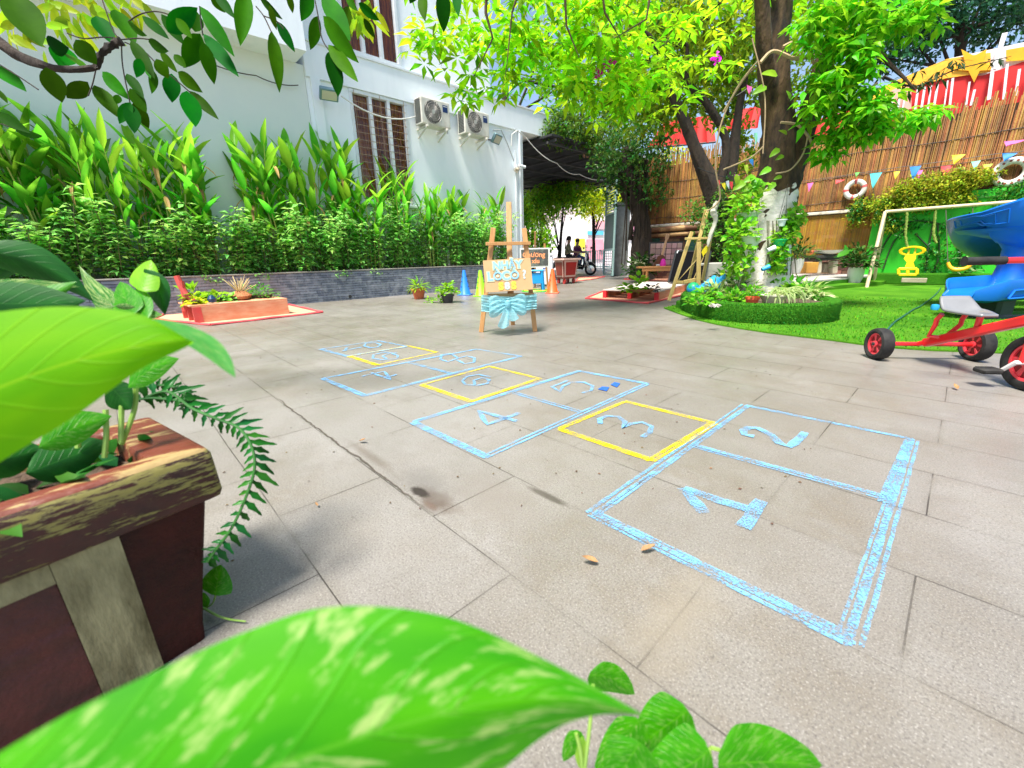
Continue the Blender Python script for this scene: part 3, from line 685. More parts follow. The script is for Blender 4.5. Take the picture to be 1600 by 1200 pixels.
LB = mat('marker_blue', (.13, .32, .50), .7, (.22, .40, .48), 30); LH = mat('marker_halo', (.36, .44, .32), .8, (.38, .38, .24), 30); LY = mat('marker_yellow', (.70, .42, .04), .8); LW = mat('marker_pale', (.36, .42, .40), .8)
W_ = (Cc-D_).length; H_ = (A-D_).length
def put(s_, sz, x, y, nm=1):
    text_mesh(s_, sz, D_+r_*x*W_+u_*y*H_+nf*.0035, r_, u_, LH, 'letter_halo', sg, .0012, 'CENTER', .014*sz/.11)
    text_mesh(s_, sz, D_+r_*x*W_+u_*y*H_+nf*.0055, r_, u_, LB, 'lettering', sg, .0012, 'CENTER', .003)
put('NHẢY', .112, .50, .70); put('LÒ', .125, .22, .36); put('CÒ', .125, .55, .36)
text_mesh('?', .13, D_+r_*.84*W_+u_*.36*H_+nf*.0035, r_, u_, LW, 'lettering', sg, .001, 'CENTER', .005)
for s_, x in (('8', .33), ('8', .60)): text_mesh('S' if s_ == '8' else s_, .105, D_+r_*x*W_+u_*.06*H_+nf*.0035, r_, u_, LY, 'lettering', sg, .001, 'CENTER', .008)
text_mesh('8', .105, D_+r_*.46*W_+u_*.06*H_+nf*.0035, r_, u_, LW, 'lettering', sg, .001, 'CENTER', .006)
# tulle band and bow
def tulle():
    M = mat('tulle', (.26, .62, .70), .8, (.36, .70, .76), 22, bump=.5, bscale=30, stretch=(1, 1, 4), trans=.4, tcol=(.35, .70, .76))
    n = M.node_tree.nodes; L = M.node_tree.links; out = n['Material Output']; src = out.inputs[0].links[0].from_socket
    tr = n.new('ShaderNodeBsdfTransparent'); ms = n.new('ShaderNodeMixShader'); ms.inputs[0].default_value = .80
    L.new(tr.outputs[0], ms.inputs[1]); L.new(src, ms.inputs[2]); L.new(ms.outputs[0], out.inputs[0]); return M
TU = tulle()
tb = thing('tulle_bow', 'pale blue tulle sash tied in a bow around the pine easel legs', 'bow', tuple(PV(793, 475, 4.5)))
a0, a1 = PV(752, 462, 4.53), PV(838, 460, 4.62); b0, b1 = PV(752, 488, 4.50), PV(838, 483, 4.60)
mb = MB(); mb.sheet(b0, b1, a1, a0, 30, 22, lambda u, v: nf*(.03+.012*sin(v*38+sin(u*7)*2)+.008*sin(v*21+u*9))+CZ*(.02*sin(u*pi)*-1.2))
mb.sheet(b0-fn*.10, b1-fn*.10, a1-fn*.10, a0-fn*.10, 16, 12, lambda u, v: nf*(.010*sin(v*38))); mb.build('sash', TU, tb)
kn = PV(793, 476, 4.46); 
def loop(c, dirv, L_, Wd):
    mb = MB(); 
    prof = []
    for i in range(25):
        t = i/24; ang = 2*pi*t; x = (1-cos(ang))/2*L_; y = sin(ang)*Wd*.42*(.5+x/L_); prof.append((x, y))
    vs = []; 
    for x, y in prof:
        for j in range(9):
            s_ = (j/8-.5); vs.append(c+dirv*x+nf*(y*.5+.02+.008*sin(j*2.3+x*30))+CZ*(s_*Wd*(.25+.75*sin(pi*min(1, x/L_*.62)))+y*.3-.10*x))
    mb.add(vs, [(i*9+j, i*9+j+1, (i+1)*9+j+1, (i+1)*9+j) for i in range(24) for j in range(8)]); return mb
loop(kn, -r_, .20, .17).build('loop', TU, tb); loop(kn, r_, .20, .17).build('loop', TU, tb)
mb = MB(); mb.lathe([(0, -.045), (.028, -.03), (.036, 0), (.028, .03), (0, .045)], kn+nf*.03, 14); mb.build('knot', TU, tb)
for sg_, x_, l_ in ((1, -.05, .23), (1, .06, .16)):
    mb = MB(); mb.sheet(kn+nf*.03-r_*.02, kn+nf*.03+r_*.02, kn+nf*.06+r_*(x_+.055)-CZ*l_, kn+nf*.06+r_*(x_-.07)-CZ*l_, 14, 14, lambda u, v: nf*(.010*sin(u*8+v*2)*v)-CZ*.03*sin(u*pi)*v); mb.build('tail', TU, tb)
# ================================================================== TREES
BARK = mat('bark', (.040, .026, .016), .95, (.012, .009, .007), 7, bump=1., bscale=30, stretch=(1, 1, .35))
BARK2 = mat('bark_light', (.10, .060, .028), .95, (.012, .008, .006), 8, bump=1., bscale=26, stretch=(1, 1, .35))
WHITEW = mat('whitewash', (.84, .78, .72), .9, (.50, .44, .36), 9, bump=.8, bscale=22, contrast=(.45, .9))
def trunk_tube(mb, pts, rad, n=12, k=5, rough=.12):
    P = []; Rr = []; pts = [V(p) for p in pts]
    for i in range(len(pts)-1):
        p0 = pts[max(0, i-1)]; p1 = pts[i]; p2 = pts[i+1]; p3 = pts[min(len(pts)-1, i+2)]
        for j in range(k):
            t = j/k; P.append(.5*((2*p1)+(-p0+p2)*t+(2*p0-5*p1+4*p2-p3)*t*t+(-p0+3*p1-3*p2+p3)*t**3)); Rr.append(rad[i]*(1-t)+rad[i+1]*t)
    P.append(pts[-1]); Rr.append(rad[-1]); o = len(mb.v); mb.tube(P, Rr, n)
    for q in range(len(P)*n):
        v = V(mb.v[o+q]); i = q//n; d = v-P[i]; mb.v[o+q] = tuple(P[i]+d*(1+rough*sin(q*2.1+i*.7)*.6+rough*U(-.6, .6)))
    return P
def palm_cluster(mb, p, sz, n=6, asp=.36, droop=.5):
    ax = V((U(-.5, .5), U(-.5, .5), 1)).normalized(); e = ax.orthogonal().normalized(); f = ax.cross(e); o = U(0, 6)
    for k in range(n):
        a = o+2*pi*k/n+U(-.15, .15); d = (e*cos(a)+f*sin(a)-ax*U(0, droop)).normalized(); L_ = sz*U(.75, 1.1)
        mb.dia(p+d*sz*.10, d, ax, L_, L_*asp, .12, .18)
def cloud(mb, c, rx, ry, rz, n, fn_):
    c = V(c)
    for k in range(n):
        d = rdir()*(R()**.42); fn_(mb, c+CX*(d.x*rx)+CY*(d.y*ry)+CZ*(d.z*rz))
BIGL = leafmat('canopy_leaf', (.15, .42, .006), .6, .4, .6, (.28, .52, .015), 1.2)
T1 = thing('big_tree', 'large leafy tree with a whitewashed trunk growing from the round turf planter', 'tree', (-2.3, 6.9, 0))
DT = 6.35
tb0 = PV(1193, 462, DT)
mb = MB()
P1 = trunk_tube(mb, [tb0-CZ*.1, PV(1194, 430, DT), PV(1200, 380, DT), PV(1207, 330, DT), PV(1216, 285, DT), PV(1216, 200, DT), PV(1208, 110, DT), PV(1212, 20, DT), PV(1222, -90, DT)], [.35, .31, .27, .26, .27, .19, .18, .17, .15], 14)
trunk_tube(mb, [PV(1216, 310, DT), PV(1238, 265, DT-.05), PV(1254, 210, DT-.1), PV(1275, 140, DT-.15), PV(1298, 70, DT-.2), PV(1330, -20, DT-.3)], [.2, .15, .13, .12, .11, .09], 12)
trunk_tube(mb, [PV(1214, 180, DT), PV(1196, 90, DT-.2), PV(1190, 0, DT-.3), PV(1180, -90, DT-.4)], [.1, .09, .08, .07], 10)
trunk_tube(mb, [PV(1222, -60, DT), PV(1050, -160, DT-1.2), PV(850, -120, DT-2), PV(760, 0, DT-2.2)], [.13, .09, .05, .015], 8)
trunk_tube(mb, [PV(1330, -10, DT-.3), PV(1440, -100, DT-1), PV(1600, -150, DT-1.4)], [.09, .06, .02], 8)
trunk_tube(mb, [PV(1298, 70, DT-.2), PV(1340, 60, DT-.6), PV(1400, 110, DT-.9), PV(1430, 140, DT-1)], [.05, .035, .02, .008], 6)
trunk_tube(mb, [PV(1254, 210, DT-.1), PV(1300, 215, DT-.5), PV(1380, 190, DT-.8)], [.04, .02, .008], 6)
for (x0, y0, x1, y1, x2, y2) in [(890, -100, 885, 40, 905, 90), (940, -130, 945, 20, 972, 65), (1050, -150, 1010, 30, 960, 60), (760, -20, 770, 60, 740, 120), (850, -100, 800, 20, 790, 120)]:
    mb.tube([PV(x0, y0, 5), PV((x0+x1)/2-6, (y0+y1)/2, 5), PV(x1, y1, 5), PV(x2, y2, 5)], [.02, .015, .01, .004], 6)
mb.build('trunk', BARK2, T1)
mb = MB(); trunk_tube(mb, [tb0-CZ*.1, PV(1194, 430, DT), PV(1200, 380, DT), PV(1207, 330, DT), PV(1211, 302, DT)], [.37, .335, .292, .275, .275], 16, 8, .05); 
for i_ in range(len(mb.v)-16, len(mb.v)): v_ = mb.v[i_]; mb.v[i_] = (v_[0], v_[1], v_[2]+.07*sin(i_*1.9)+U(-.06, .05))
mb.build('whitewashed_bark', WHITEW, T1)
mb = MB(); pc = lambda m_, p: palm_cluster(m_, p, U(.15, .25), random.choice((5, 6, 6, 7))) if R() < .36 else None
for (x, y, d, rx, rz, n) in [(700, 60, 5.6, .5, .35, 60), (760, 25, 5.6, .7, .5, 100), (790, 105, 5.8, .5, .45, 80), (735, 130, 5.7, .28, .3, 22), (860, 40, 6.0, .9, .7, 210), (880, 115, 6.4, .8, .45, 170), 
    (960, 60, 6.2, .9, .8, 230), (970, 120, 6.6, .8, .45, 150), (1040, 10, 6.6, .8, .5, 90), (1050, 130, 7.0, .5, .4, 22), (1120, 50, 7.2, .6, .7, 40), (930, 165, 6.8, .7, .2, 50), (1000, 170, 7., .4, .2, 20),
    (1160, 0, 6.5, .7, .4, 50), (1260, -40, 6.2, 1., .5, 80), (800, -60, 5.4, 1.4, .4, 90), (1000, -80, 5.6, 1.4, .4, 90), (1150, 150, 7.2, .4, .6, 14)]:
    cloud(mb, PV(x, y, d), rx, rx*.8, rz, n, pc)
mb.build('crown', BIGL, T1, flat=True)
mb = MB(); pc = lambda m_, p: palm_cluster(m_, p, U(.13, .20), 5, .42, .9)
for (x, y, d, rx, rz, n) in [(1330, 30, 5.6, .5, .4, 120), (1320, 110, 5.5, .36, .38, 90), (1350, 165, 5.4, .40, .25, 80), (1300, 225, 5.6, .22, .22, 22), (1420, 30, 5.6, .35, .3, 55), (1280, 150, 5.5, .22, .3, 22), (1345, 205, 5.5, .3, .16, 30), (1405, 185, 5.5, .34, .13, 30), (1270, 30, 5.5, .3, .3, 26), (1300, 245, 5.6, .12, .12, 8), (1440, 178, 5.5, .2, .09, 10)]:
    cloud(mb, PV(x, y, d), rx, rx*.8, rz, n, pc)
mb.build('crown', leafmat('canopy_leaf_right', (.10, .38, .010), .5, .35, .5, (.16, .44, .015), 2), T1, flat=True)
# pale vine round the stems
VIN = mat('vine_stem', (.48, .34, .20), .8, (.35, .25, .15), 10)
vt = thing('climbing_vine', 'pale looping vine with broad leaves climbing the forked trunk of the big tree', 'vine', tuple(PV(1240, 270, 6.2)))
mb = MB()
def vpath(pts, r, d=6.0):
    trunk_tube(mb, [PV(x, y, d) for x, y in pts], [r]*len(pts), 6, 6, .1)
vpath([(1292, 48), (1296, 62), (1285, 78), (1268, 88), (1240, 91), (1208, 80), (1188, 98)], .022); vpath([(1223, 73), (1240, 66), (1258, 70), (1268, 88), (1275, 108), (1287, 130), (1300, 146), (1325, 152), (1350, 145), (1370, 130)], .018)
vpath([(1220, 191), (1245, 195), (1262, 212), (1270, 228)], .016); vpath([(1263, 208), (1255, 240), (1235, 265), (1212, 271)], .010); vpath([(1198, 90), (1180, 100), (1150, 140), (1125, 200), (1118, 260), (1125, 310), (1105, 330)], .012, 7)
vpath([(1190, 100), (1165, 120), (1130, 175)], .014, 6.5); vpath([(1175, 60), (1195, 150), (1192, 240)], .008); vpath([(1130, 265), (1175, 245), (1200, 220)], .012, 6.4)
mb.build('vine_stem', VIN, vt)
mb = MB()
for (x, y, s_, a) in [(1215, 118, .22, 2.8), (1198, 135, .2, 3.5), (1265, 165, .2, 1.2), (1262, 180, .2, 4.4), (1290, 178, .16, .1), (1230, 210, .13, 2.5), (1218, 232, .16, 3.8), (1225, 243, .12, 3.5), (1205, 262, .17, 3.6), (1190, 280, .2, 3.7), (1175, 288, .2, 3.6), (1212, 285, .16, 3.9), (1192, 300, .18, 3.9), (1222, 275, .12, 3.4), (1170, 300, .17, 3.8), (1150, 272, .16, 4.9), (1180, 275, .18, 3.5), (1165, 283, .2, 3.7), (1300, 60, .2, 1.), (1235, 155, .12, 2.)]:
    d = CX*cos(a)+CZ*sin(a)*.8-CY*.3; mb.leaf(PV(x, y, 6.0), d.normalized(), (-CY+CZ*.6).normalized(), s_, s_*.5, bend=.6, fold=.2, n=5, prof=lambda t: max(0, sin(pi*t**.6))**.7)
mb.build('foliage', leafmat('vine_leaf', (.22, .46, .03), .4, .35, .4), vt)
# second tree: dark leaning trunk
OLV = leafmat('olive_leaf', (.10, .22, .010), .55, .4, .5, (.20, .30, .012), 1.)
DKL = leafmat('dark_leaf', (.025, .09, .012), .6, .4, .25, (.05, .14, .02), 1.)
T2 = thing('leaning_tree', 'dark leaning tree with forked branches left of the whitewashed tree', 'tree', (-5.0, 11.4, 0))
D2 = 10.5; mb = MB()
trunk_tube(mb, [PV(1128, 452, D2), PV(1130, 400, D2), PV(1126, 340, D2), PV(1108, 285, D2), PV(1085, 230, D2), PV(1070, 190, D2), PV(1052, 150, D2), PV(1038, 125, D2), PV(1030, 85, D2)], [.36, .32, .27, .19, .13, .11, .10, .09, .085], 12)
trunk_tube(mb, [PV(1030, 85, D2), PV(1045, 65, D2), PV(1080, 42, D2), PV(1110, 22, D2), PV(1130, 0, D2)], [.085, .08, .07, .06, .05], 10)
trunk_tube(mb, [PV(1031, 80, D2), PV(1018, 60, D2), PV(1005, 48, D2)], [.07, .05, .03], 8)
trunk_tube(mb, [PV(1116, 320, D2), PV(1135, 230, D2), PV(1110, 170, D2), PV(1075, 130, D2), PV(1073, 95, D2), PV(1073, 70, D2), PV(1055, 72, D2)], [.14, .09, .08, .07, .045, .035, .02], 10)
trunk_tube(mb, [PV(1040, 105, D2), PV(1020, 98, D2), PV(1005, 85, D2)], [.05, .04, .02], 6)
trunk_tube(mb, [PV(1140, 300, D2), PV(1150, 200, D2), PV(1165, 120, D2)], [.16, .10, .06], 8)
mb.build('trunk', BARK, T2)
mb = MB(); sm = lambda s0, s1: (lambda m_, p: [m_.dia(p+rdir()*.05, rdir(), (CZ+rdir()*.7).normalized(), U(s0, s1), U(s0, s1)*.5) for _ in range(3)])
for (x, y, d, rx, rz, n) in [(1040, 20, 11, 1.5, 1.2, 420), (1110, 60, 11, 1.2, 1.2, 300), (1090, 150, 11.2, 1.0, .8, 170), (1010, 120, 11, 1.2, .9, 260), (1160, 130, 11, .7, 1.2, 160), (1020, 185, 11.5, .9, .45, 130), (1080, -60, 11, 2.5, 1.2, 500), (1180, 60, 10.5, .9, 1.2, 200), (1150, 250, 11, .5, .6, 80)]:
    cloud(mb, PV(x, y, d), rx, rx, rz, n, sm(.11, .2))
mb.build('crown', OLV, T2, flat=True)
mb = MB()
for (x, y, rx, rz, n) in [(1115, 340, .5, .5, 160), (1085, 330, .35, .3, 90), (1120, 400, .55, .5, 160), (1140, 310, .4, .5, 110), (1105, 370, .4, .4, 90), (1100, 430, .5, .3, 60)]:
    cloud(mb, PV(x, y, D2-.35), rx, rx*.5, rz, n, sm(.05, .11))
mb.build('ivy', leafmat('ivy_leaf', (.03, .13, .012), .6, .35, .25, (.09, .20, .02), 2), T2, flat=True)
# third tree by the gate
T3 = thing('gate_tree', 'dark twisted tree trunk standing beside the grey gate pillar', 'tree', tuple(PV(1003, 436, 14.5)))
D3 = 14.5; mb = MB()
trunk_tube(mb, [PV(1003, 438, D3), PV(1000, 400, D3), PV(1004, 360, D3), PV(998, 320, D3), PV(985, 280, D3), PV(978, 230, D3)], [.42, .32, .28, .26, .2, .15], 12)
trunk_tube(mb, [PV(996, 330, D3), PV(975, 305, D3), PV(968, 270, D3)], [.15, .10, .07], 8)
trunk_tube(mb, [PV(984, 375, D3), PV(990, 340, D3), PV(1008, 300, D3), PV(1010, 250, D3)], [.07, .08, .08, .06], 8)
for k in range(9):
    x = U(975, 1020); mb.tube([PV(x, U(240, 270), D3-.3), PV(x+U(-4, 4), 320, D3-.3), PV(x+U(-6, 6), U(360, 420), D3-.3)], .018, 5)
mb.build('trunk', BARK, T3)
mb = MB()
for (x, y, rx, rz, n) in [(985, 250, 1.3, .9, 380), (1010, 300, .8, .7, 180), (960, 250, .9, .6, 160), (1020, 220, .9, .7, 180), (965, 300, .5, .5, 60)]:
    cloud(mb, PV(x, y, D3), rx, rx, rz, n, sm(.10, .2))
mb.build('crown', DKL, T3, flat=True)
def PZ(x, D, z):             # on the upright plane D ahead, picture column x, height z
    a, b = -3000., 2500.
    for _ in range(50):
        m_ = (a+b)/2
        if PV(x, m_, D).z > z: a = m_
        else: b = m_
    return PV(x, m_, D)
# ================================================================== BEYOND THE HOUSE: DARK ROOF, GATE, STREET
rf = thing('carport_roof', 'dark open roof over the entrance beyond the house corner', 'roof', (-13, 15, 4.3))
mb = MB(); mb.box((-14.4, 16, 4.52), (9.2, 9.6, .06)); mb.build('roof_sheet', mat('roof_shaded', (.02, .022, .025), .8), rf, flat=True)  # near-black sheet colour stands in for the shade on the underside
mb = MB()
for k in range(10): mb.box((-14.4, 11.4+k*1.02, 4.40), (9.2, .05, .08))
for k in range(6): mb.box((-18.5+k*1.7, 16, 4.33), (.06, 9.6, .06))
mb.build('rafter', mat('rafter', (.05, .05, .05), .7), rf, flat=True)
mb = MB()
for x, y in ((-18.8, 20.5), (-18.8, 11.5)): mb.box((x, y, 2.15), (.14, .14, 4.3))
mb.build('post', DARK, rf, flat=True)
mb = MB()
for (x, y, z, r, rz, n) in [(-10.3, 11.7, 4.75, .5, .4, 160), (-10.8, 12.2, 5.2, .7, .5, 220), (-10.2, 12.3, 4.9, 1.0, .6, 420), (-10.3, 13.8, 5.0, 1.1, .7, 420), (-10.0, 15.2, 4.9, 1.1, .6, 360), (-11.5, 13.5, 5.4, 1.5, .7, 420), (-9.7, 13.3, 4.6, .5, .45, 150), (-9.6, 15.4, 4.2, .6, .6, 180), (-11, 16, 5.8, 1.4, .8, 300), (-9.9, 12.6, 5.7, .8, .5, 120)]:
    cloud(mb, (x, y, z), r, r, rz, n, sm(.09, .17))
o = tag(mb.build('creeper', leafmat('creeper_leaf', (.10, .20, .02), .7, .4, .4, (.04, .12, .012), 1.4), flat=True), 'dense olive creeper heaped on the dark entrance roof', 'creeper')
mb = MB()
for k in range(70):
    c = V((U(-10.3, -9.5), U(13.3, 15.4), U(4.2, 5.0))); mb.dia(c, rdir(), rdir(), .16, .09)
tag(mb.build('dry_creeper_twig', mat('dry_leaf2', (.50, .34, .17), .8, rand=.4, trans=.3), flat=True), 'patch of dry tan leaves in the creeper on the roof edge', 'leaves')
GG = mat('gate_green', (.02, .10, .09), .45, (.03, .13, .11), 5); GE = mat('gate_edge', (.35, .55, .52), .4)
gt = thing('metal_gate', 'tall green metal gate leaf standing open with louvres above and below', 'gate', tuple(PZ(957, 17, 0)))
gn, gf = PZ(957.5, 16.9, 0), PZ(943, 18.4, 0); gd = (gf-gn).normalized(); gw = (gf-gn).length
mb = MB(); z1 = PV(957.5, 280, 16.9).z
gpt = lambda u, z: gn+gd*(gw*u)+CZ*z
for u in (.02, .98): mb.bar(gpt(u, .05), gpt(u, z1), .06, .06)
for z in (.08, z1*.30, z1*.68, z1-.03): mb.bar(gpt(0, z), gpt(1, z), .05, .06)
mb.build('gate_frame', GE, gt, flat=True)
mb = MB(); mb.bar(gpt(.05, z1*.49), gpt(.95, z1*.49), .02, z1*.37); mb.build('panel', GG, gt, flat=True)
mb = MB()
for k in range(9): mb.bar(gpt(.03, .16+k*z1*.27/9), gpt(.97, .16+k*z1*.27/9), .09, .02)
for k in range(9): mb.bar(gpt(.03, z1*.71+k*z1*.27/9), gpt(.97, z1*.71+k*z1*.27/9), .09, .02)
mb.build('louvre', GE, gt, flat=True)
mb = MB(); q = gpt(.03, z1*.45)+CX*.08; mb.tube([q-CX*.06, q, q-CZ*.5, q-CZ*.5-CX*.06], .02, 6); mb.build('handle', DARK, gt)
pp = PZ(967, 18.2, 0); pl = thing('gate_pillar', 'grey rendered concrete gate pillar with a stepped cap', 'pillar', tuple(pp)); zt = PV(967, 322, 18.2).z
rz_ = Matrix.Rotation(YAW, 3, 'Z'); CONC = mat('concrete', (.22, .25, .24), .85, (.13, .15, .14), 4, bump=.3, bscale=40)
mb = MB(); mb.box(pp+CZ*(zt/2), (.56, .5, zt), rz_, .02); mb.build('shaft', CONC, pl); mb = MB(); mb.box(pp+CZ*(zt+.06), (.66, .6, .12), rz_, .02); mb.build('cap', CONC, pl)
# street beyond
hd = thing('street_hoarding', 'pale pink and white printed hoarding along the sunny street', 'hoarding', tuple(PZ(900, 33, 0)))
HW = mat('hoard_white', (.80, .78, .80), .7, (.85, .60, .68), .5, contrast=(.45, .6)); a, b = PZ(780, 33, 0), PZ(1080, 33, 0)
mb = MB(); mb.sheet(a, b, b+CZ*4.6, a+CZ*4.6, 1, 1, None); mb.prism([a-CY*-.02, b-CY*-.02, b+CZ*4.6+CY*.02, a+CZ*4.6+CY*.02], .08, CY); mb.build('board', HW, hd, flat=True)
def poster(nm, col, x0, y0, x1, y1):
    mb = MB(); mb.prism([PV(x0, y1, 32.9), PV(x1, y1, 32.9), PV(x1, y0, 32.9), PV(x0, y0, 32.9)], .03, CY); mb.build(nm, mat('poster_'+nm+str(x0), col, .6, tuple(c*.8 for c in col), 1.5), hd, flat=True)
poster('yellow_poster', (.90, .80, .05), 898, 373, 914, 387); poster('blue_banner', (.10, .50, .80), 918, 361, 943, 367); poster('pink_panel', (.85, .32, .42), 916, 374, 943, 405)
poster('pink_panel', (.85, .42, .48), 925, 345, 945, 358); poster('magenta_panel', (.85, .12, .45), 936, 390, 943, 398); poster('pink_panel', (.80, .35, .50), 980, 345, 1003, 375)
poster('yellow_poster', (.95, .85, .25), 897, 388, 914, 402)
rl = thing('street_railing', 'pale teal metal railing in front of the pink hoarding', 'railing', tuple(PZ(935, 29, 0))); mb = MB()
ra, rb = PZ(905, 29, 0), PZ(975, 29, 0)
for k in range(26): q = ra.lerp(rb, k/25); mb.bar(q, q+CZ*1.15, .04)
for z in (.15, 1.15): mb.bar(ra+CZ*z, rb+CZ*z, .05)
mb.build('bar', mat('teal_paint', (.30, .55, .55), .5), rl, flat=True)
# road beyond the gate
mb = MB(); p = [PZ(600, 24, .004), PZ(1150, 24, .004), PZ(1150, 33, .004), PZ(600, 33, .004)]; mb.add(p, [(0, 1, 2, 3)])
struct(mb.build('road', mat('road', (.42, .41, .40), .7, (.36, .35, .34), 2)))
def tree(label, x, D, z0, z1, rx, n, m_, lo=.16, hi=.30, tr=.16, name='tree', blobs=7):
    p = PZ(x, D, 0); t = thing(name, label, 'tree', tuple(p), None); mb = MB(); top = p+CZ*(z0+(z1-z0)*.6)
    trunk_tube(mb, [p-CZ*.05, p+CZ*z0*.6+CX*U(-.2, .2), top+CX*U(-.3, .3)], [tr*1.3, tr, tr*.4], 8)
    for k in range(5): mb.tube([p+CZ*z0*U(.6, 1), p+CZ*(z0+U(.3, .7)*(z1-z0))+CX*U(-rx, rx)*.6+CY*U(-rx, rx)*.6], [tr*.4, tr*.12], 5)
    mb.build('trunk', BARK, t); mb = MB()
    for k in range(blobs):
        c = p+CX*U(-.62, .62)*rx+CY*U(-.6, .6)*rx+CZ*(z0+(z1-z0)*U(.2, .82)); cloud(mb, c, rx*.5, rx*.5, (z1-z0)*.25, n//blobs, sm(lo, hi))
    mb.build('crown', m_, t, flat=True); return t
BRT = leafmat('bright_leaf', (.12, .34, .015), .6, .4, .5, (.24, .44, .02), .7); YLW = leafmat('yellow_leaf', (.36, .50, .015), .5, .4, .5, (.50, .55, .02), .7)
tree('bright green leafy tree beyond the house corner under the dark roof edge', 872, 24.5, 1.9, 5.0, 2.4, 2300, BRT, .12, .26, .1, blobs=11)
tree('yellow green tree hanging over the pink street hoarding', 928, 27.5, 2.6, 5.6, 1.9, 1300, YLW, .12, .26, .1, blobs=8)
tree('low dark bush beside the house corner behind the blackboard easel', 833, 15.5, .5, 2.9, .8, 620, BRT, .09, .2, .05, blobs=6)
tree('far bright tree above the street hoarding', 990, 38, 3, 8.5, 4.5, 1500, YLW, .25, .45, .2)
tree('far green tree behind the dark entrance roof', 860, 40, 4, 11, 6, 1800, BRT, .25, .5, .25)
# ------------------------------------------------------------------ people and scooters
SKIN = mat('skin', (.52, .30, .19), .6)
def skin_mesh(name, verts, edges, m_, parent, root=0):
    off = V(parent['_o']); me = bpy.data.meshes.new(name); me.from_pydata([tuple(V(v[:3])-off) for v in verts], edges, []); me.materials.append(m_)
    o = bpy.data.objects.new(name, me); COL.objects.link(o); o.parent = parent; o['_o'] = tuple(off)
    md = o.modifiers.new('Skin', 'SKIN'); me.skin_vertices or None
    for v, sv in zip(verts, me.skin_vertices[0].data): sv.radius = (v[3], v[3]); sv.use_root = False
    me.skin_vertices[0].data[root].use_root = True
    for p_ in me.polygons: p_.use_smooth = True
    md.use_smooth_shade = True; s_ = o.modifiers.new('Sub', 'SUBSURF'); s_.levels = 1; s_.render_levels = 2; return o
def rider(label, base, fwd, shirt, trousers, hair, longhair=False):
    base = V(base); f = V(fwd).normalized(); s = f.cross(CZ); t = thing('person', label, 'person', tuple(base))
    P = lambda a, b, z, r: (*(base+f*a+s*b+CZ*z), r)
    bv = [P(0, 0, .80, .13), P(-.01, 0, 1.0, .12), P(.02, 0, 1.22, .14), P(.03, 0, 1.36, .055), P(.05, 0, 1.47, .085), P(.06, 0, 1.56, .09)]
    be = [(0, 1), (1, 2), (2, 3), (3, 4), (4, 5)]
    for sg in (-1, 1):
        k = len(bv); bv += [P(.02, sg*.17, 1.28, .055), P(.12, sg*.22, 1.03, .042), P(.36, sg*.24, 1.0, .034), P(.44, sg*.235, 1.0, .036)]
        be += [(2, k), (k, k+1), (k+1, k+2), (k+2, k+3)]
        for j, (a, z) in enumerate(((.50, 1.0), (.51, .98), (.50, .96), (.48, .945))): bv.append(P(a, sg*(.235+.012*j), z, .011)); be.append((k+3, k+4+j))
        bv.append(P(.45, sg*.20, .985, .012)); be.append((k+3, k+8))
        k = len(bv); bv += [P(.05, sg*.10, .78, .09), P(.42, sg*.13, .74, .065), P(.40, sg*.13, .36, .045), P(.50, sg*.13, .31, .04)]
        be += [(0, k), (k, k+1), (k+1, k+2), (k+2, k+3)]
    skin_mesh('body', bv, be, SKIN, t)
    sv = [P(0, 0, .82, .155), P(-.01, 0, 1.0, .15), P(.02, 0, 1.22, .165), P(.03, 0, 1.34, .08)]; se = [(0, 1), (1, 2), (2, 3)]
    for sg in (-1, 1): k = len(sv); sv += [P(.02, sg*.17, 1.28, .075), P(.12, sg*.22, 1.03, .06), P(.30, sg*.24, 1.0, .05)]; se += [(2, k), (k, k+1), (k+1, k+2)]
    skin_mesh('shirt', sv, se, shirt, t)
    sv = [P(0, 0, .80, .15)]; se = []
    for sg in (-1, 1): k = len(sv); sv += [P(.05, sg*.10, .78, .11), P(.42, sg*.13, .74, .08), P(.40, sg*.13, .40, .06)]; se += [(0, k), (k, k+1), (k+1, k+2)]
    skin_mesh('trousers', sv, se, trousers, t)
    mb = MB(); mb.lathe([(0, .13), (.07, .115), (.105, .06), (.11, 0), (.09, -.05)], base+f*.045+CZ*1.56, 14)
    if longhair: mb.sheet(base-f*.04+s*.09+CZ*1.60, base-f*.04-s*.09+CZ*1.60, base-f*.12-s*.08+CZ*1.15, base-f*.12+s*.08+CZ*1.15, 6, 8, lambda u, v: -f*.03*sin(u*pi))
    mb.build('hair', hair, t)
    mb = MB(); e = base+f*.145+CZ*1.535; mb.lathe([(0, .03), (.012, 0), (0, -.004)], e, 6)
    mb.build('nose', SKIN, t)
    return t
BLK = mat('scooter_black', (.015, .016, .02), .25, coat=.6); RUB = mat('rubber', (.010, .010, .011), .75, (.028, .027, .025), 14, spec=.3); CHR = mat('chrome', (.6, .6, .62), .2, metal=1)
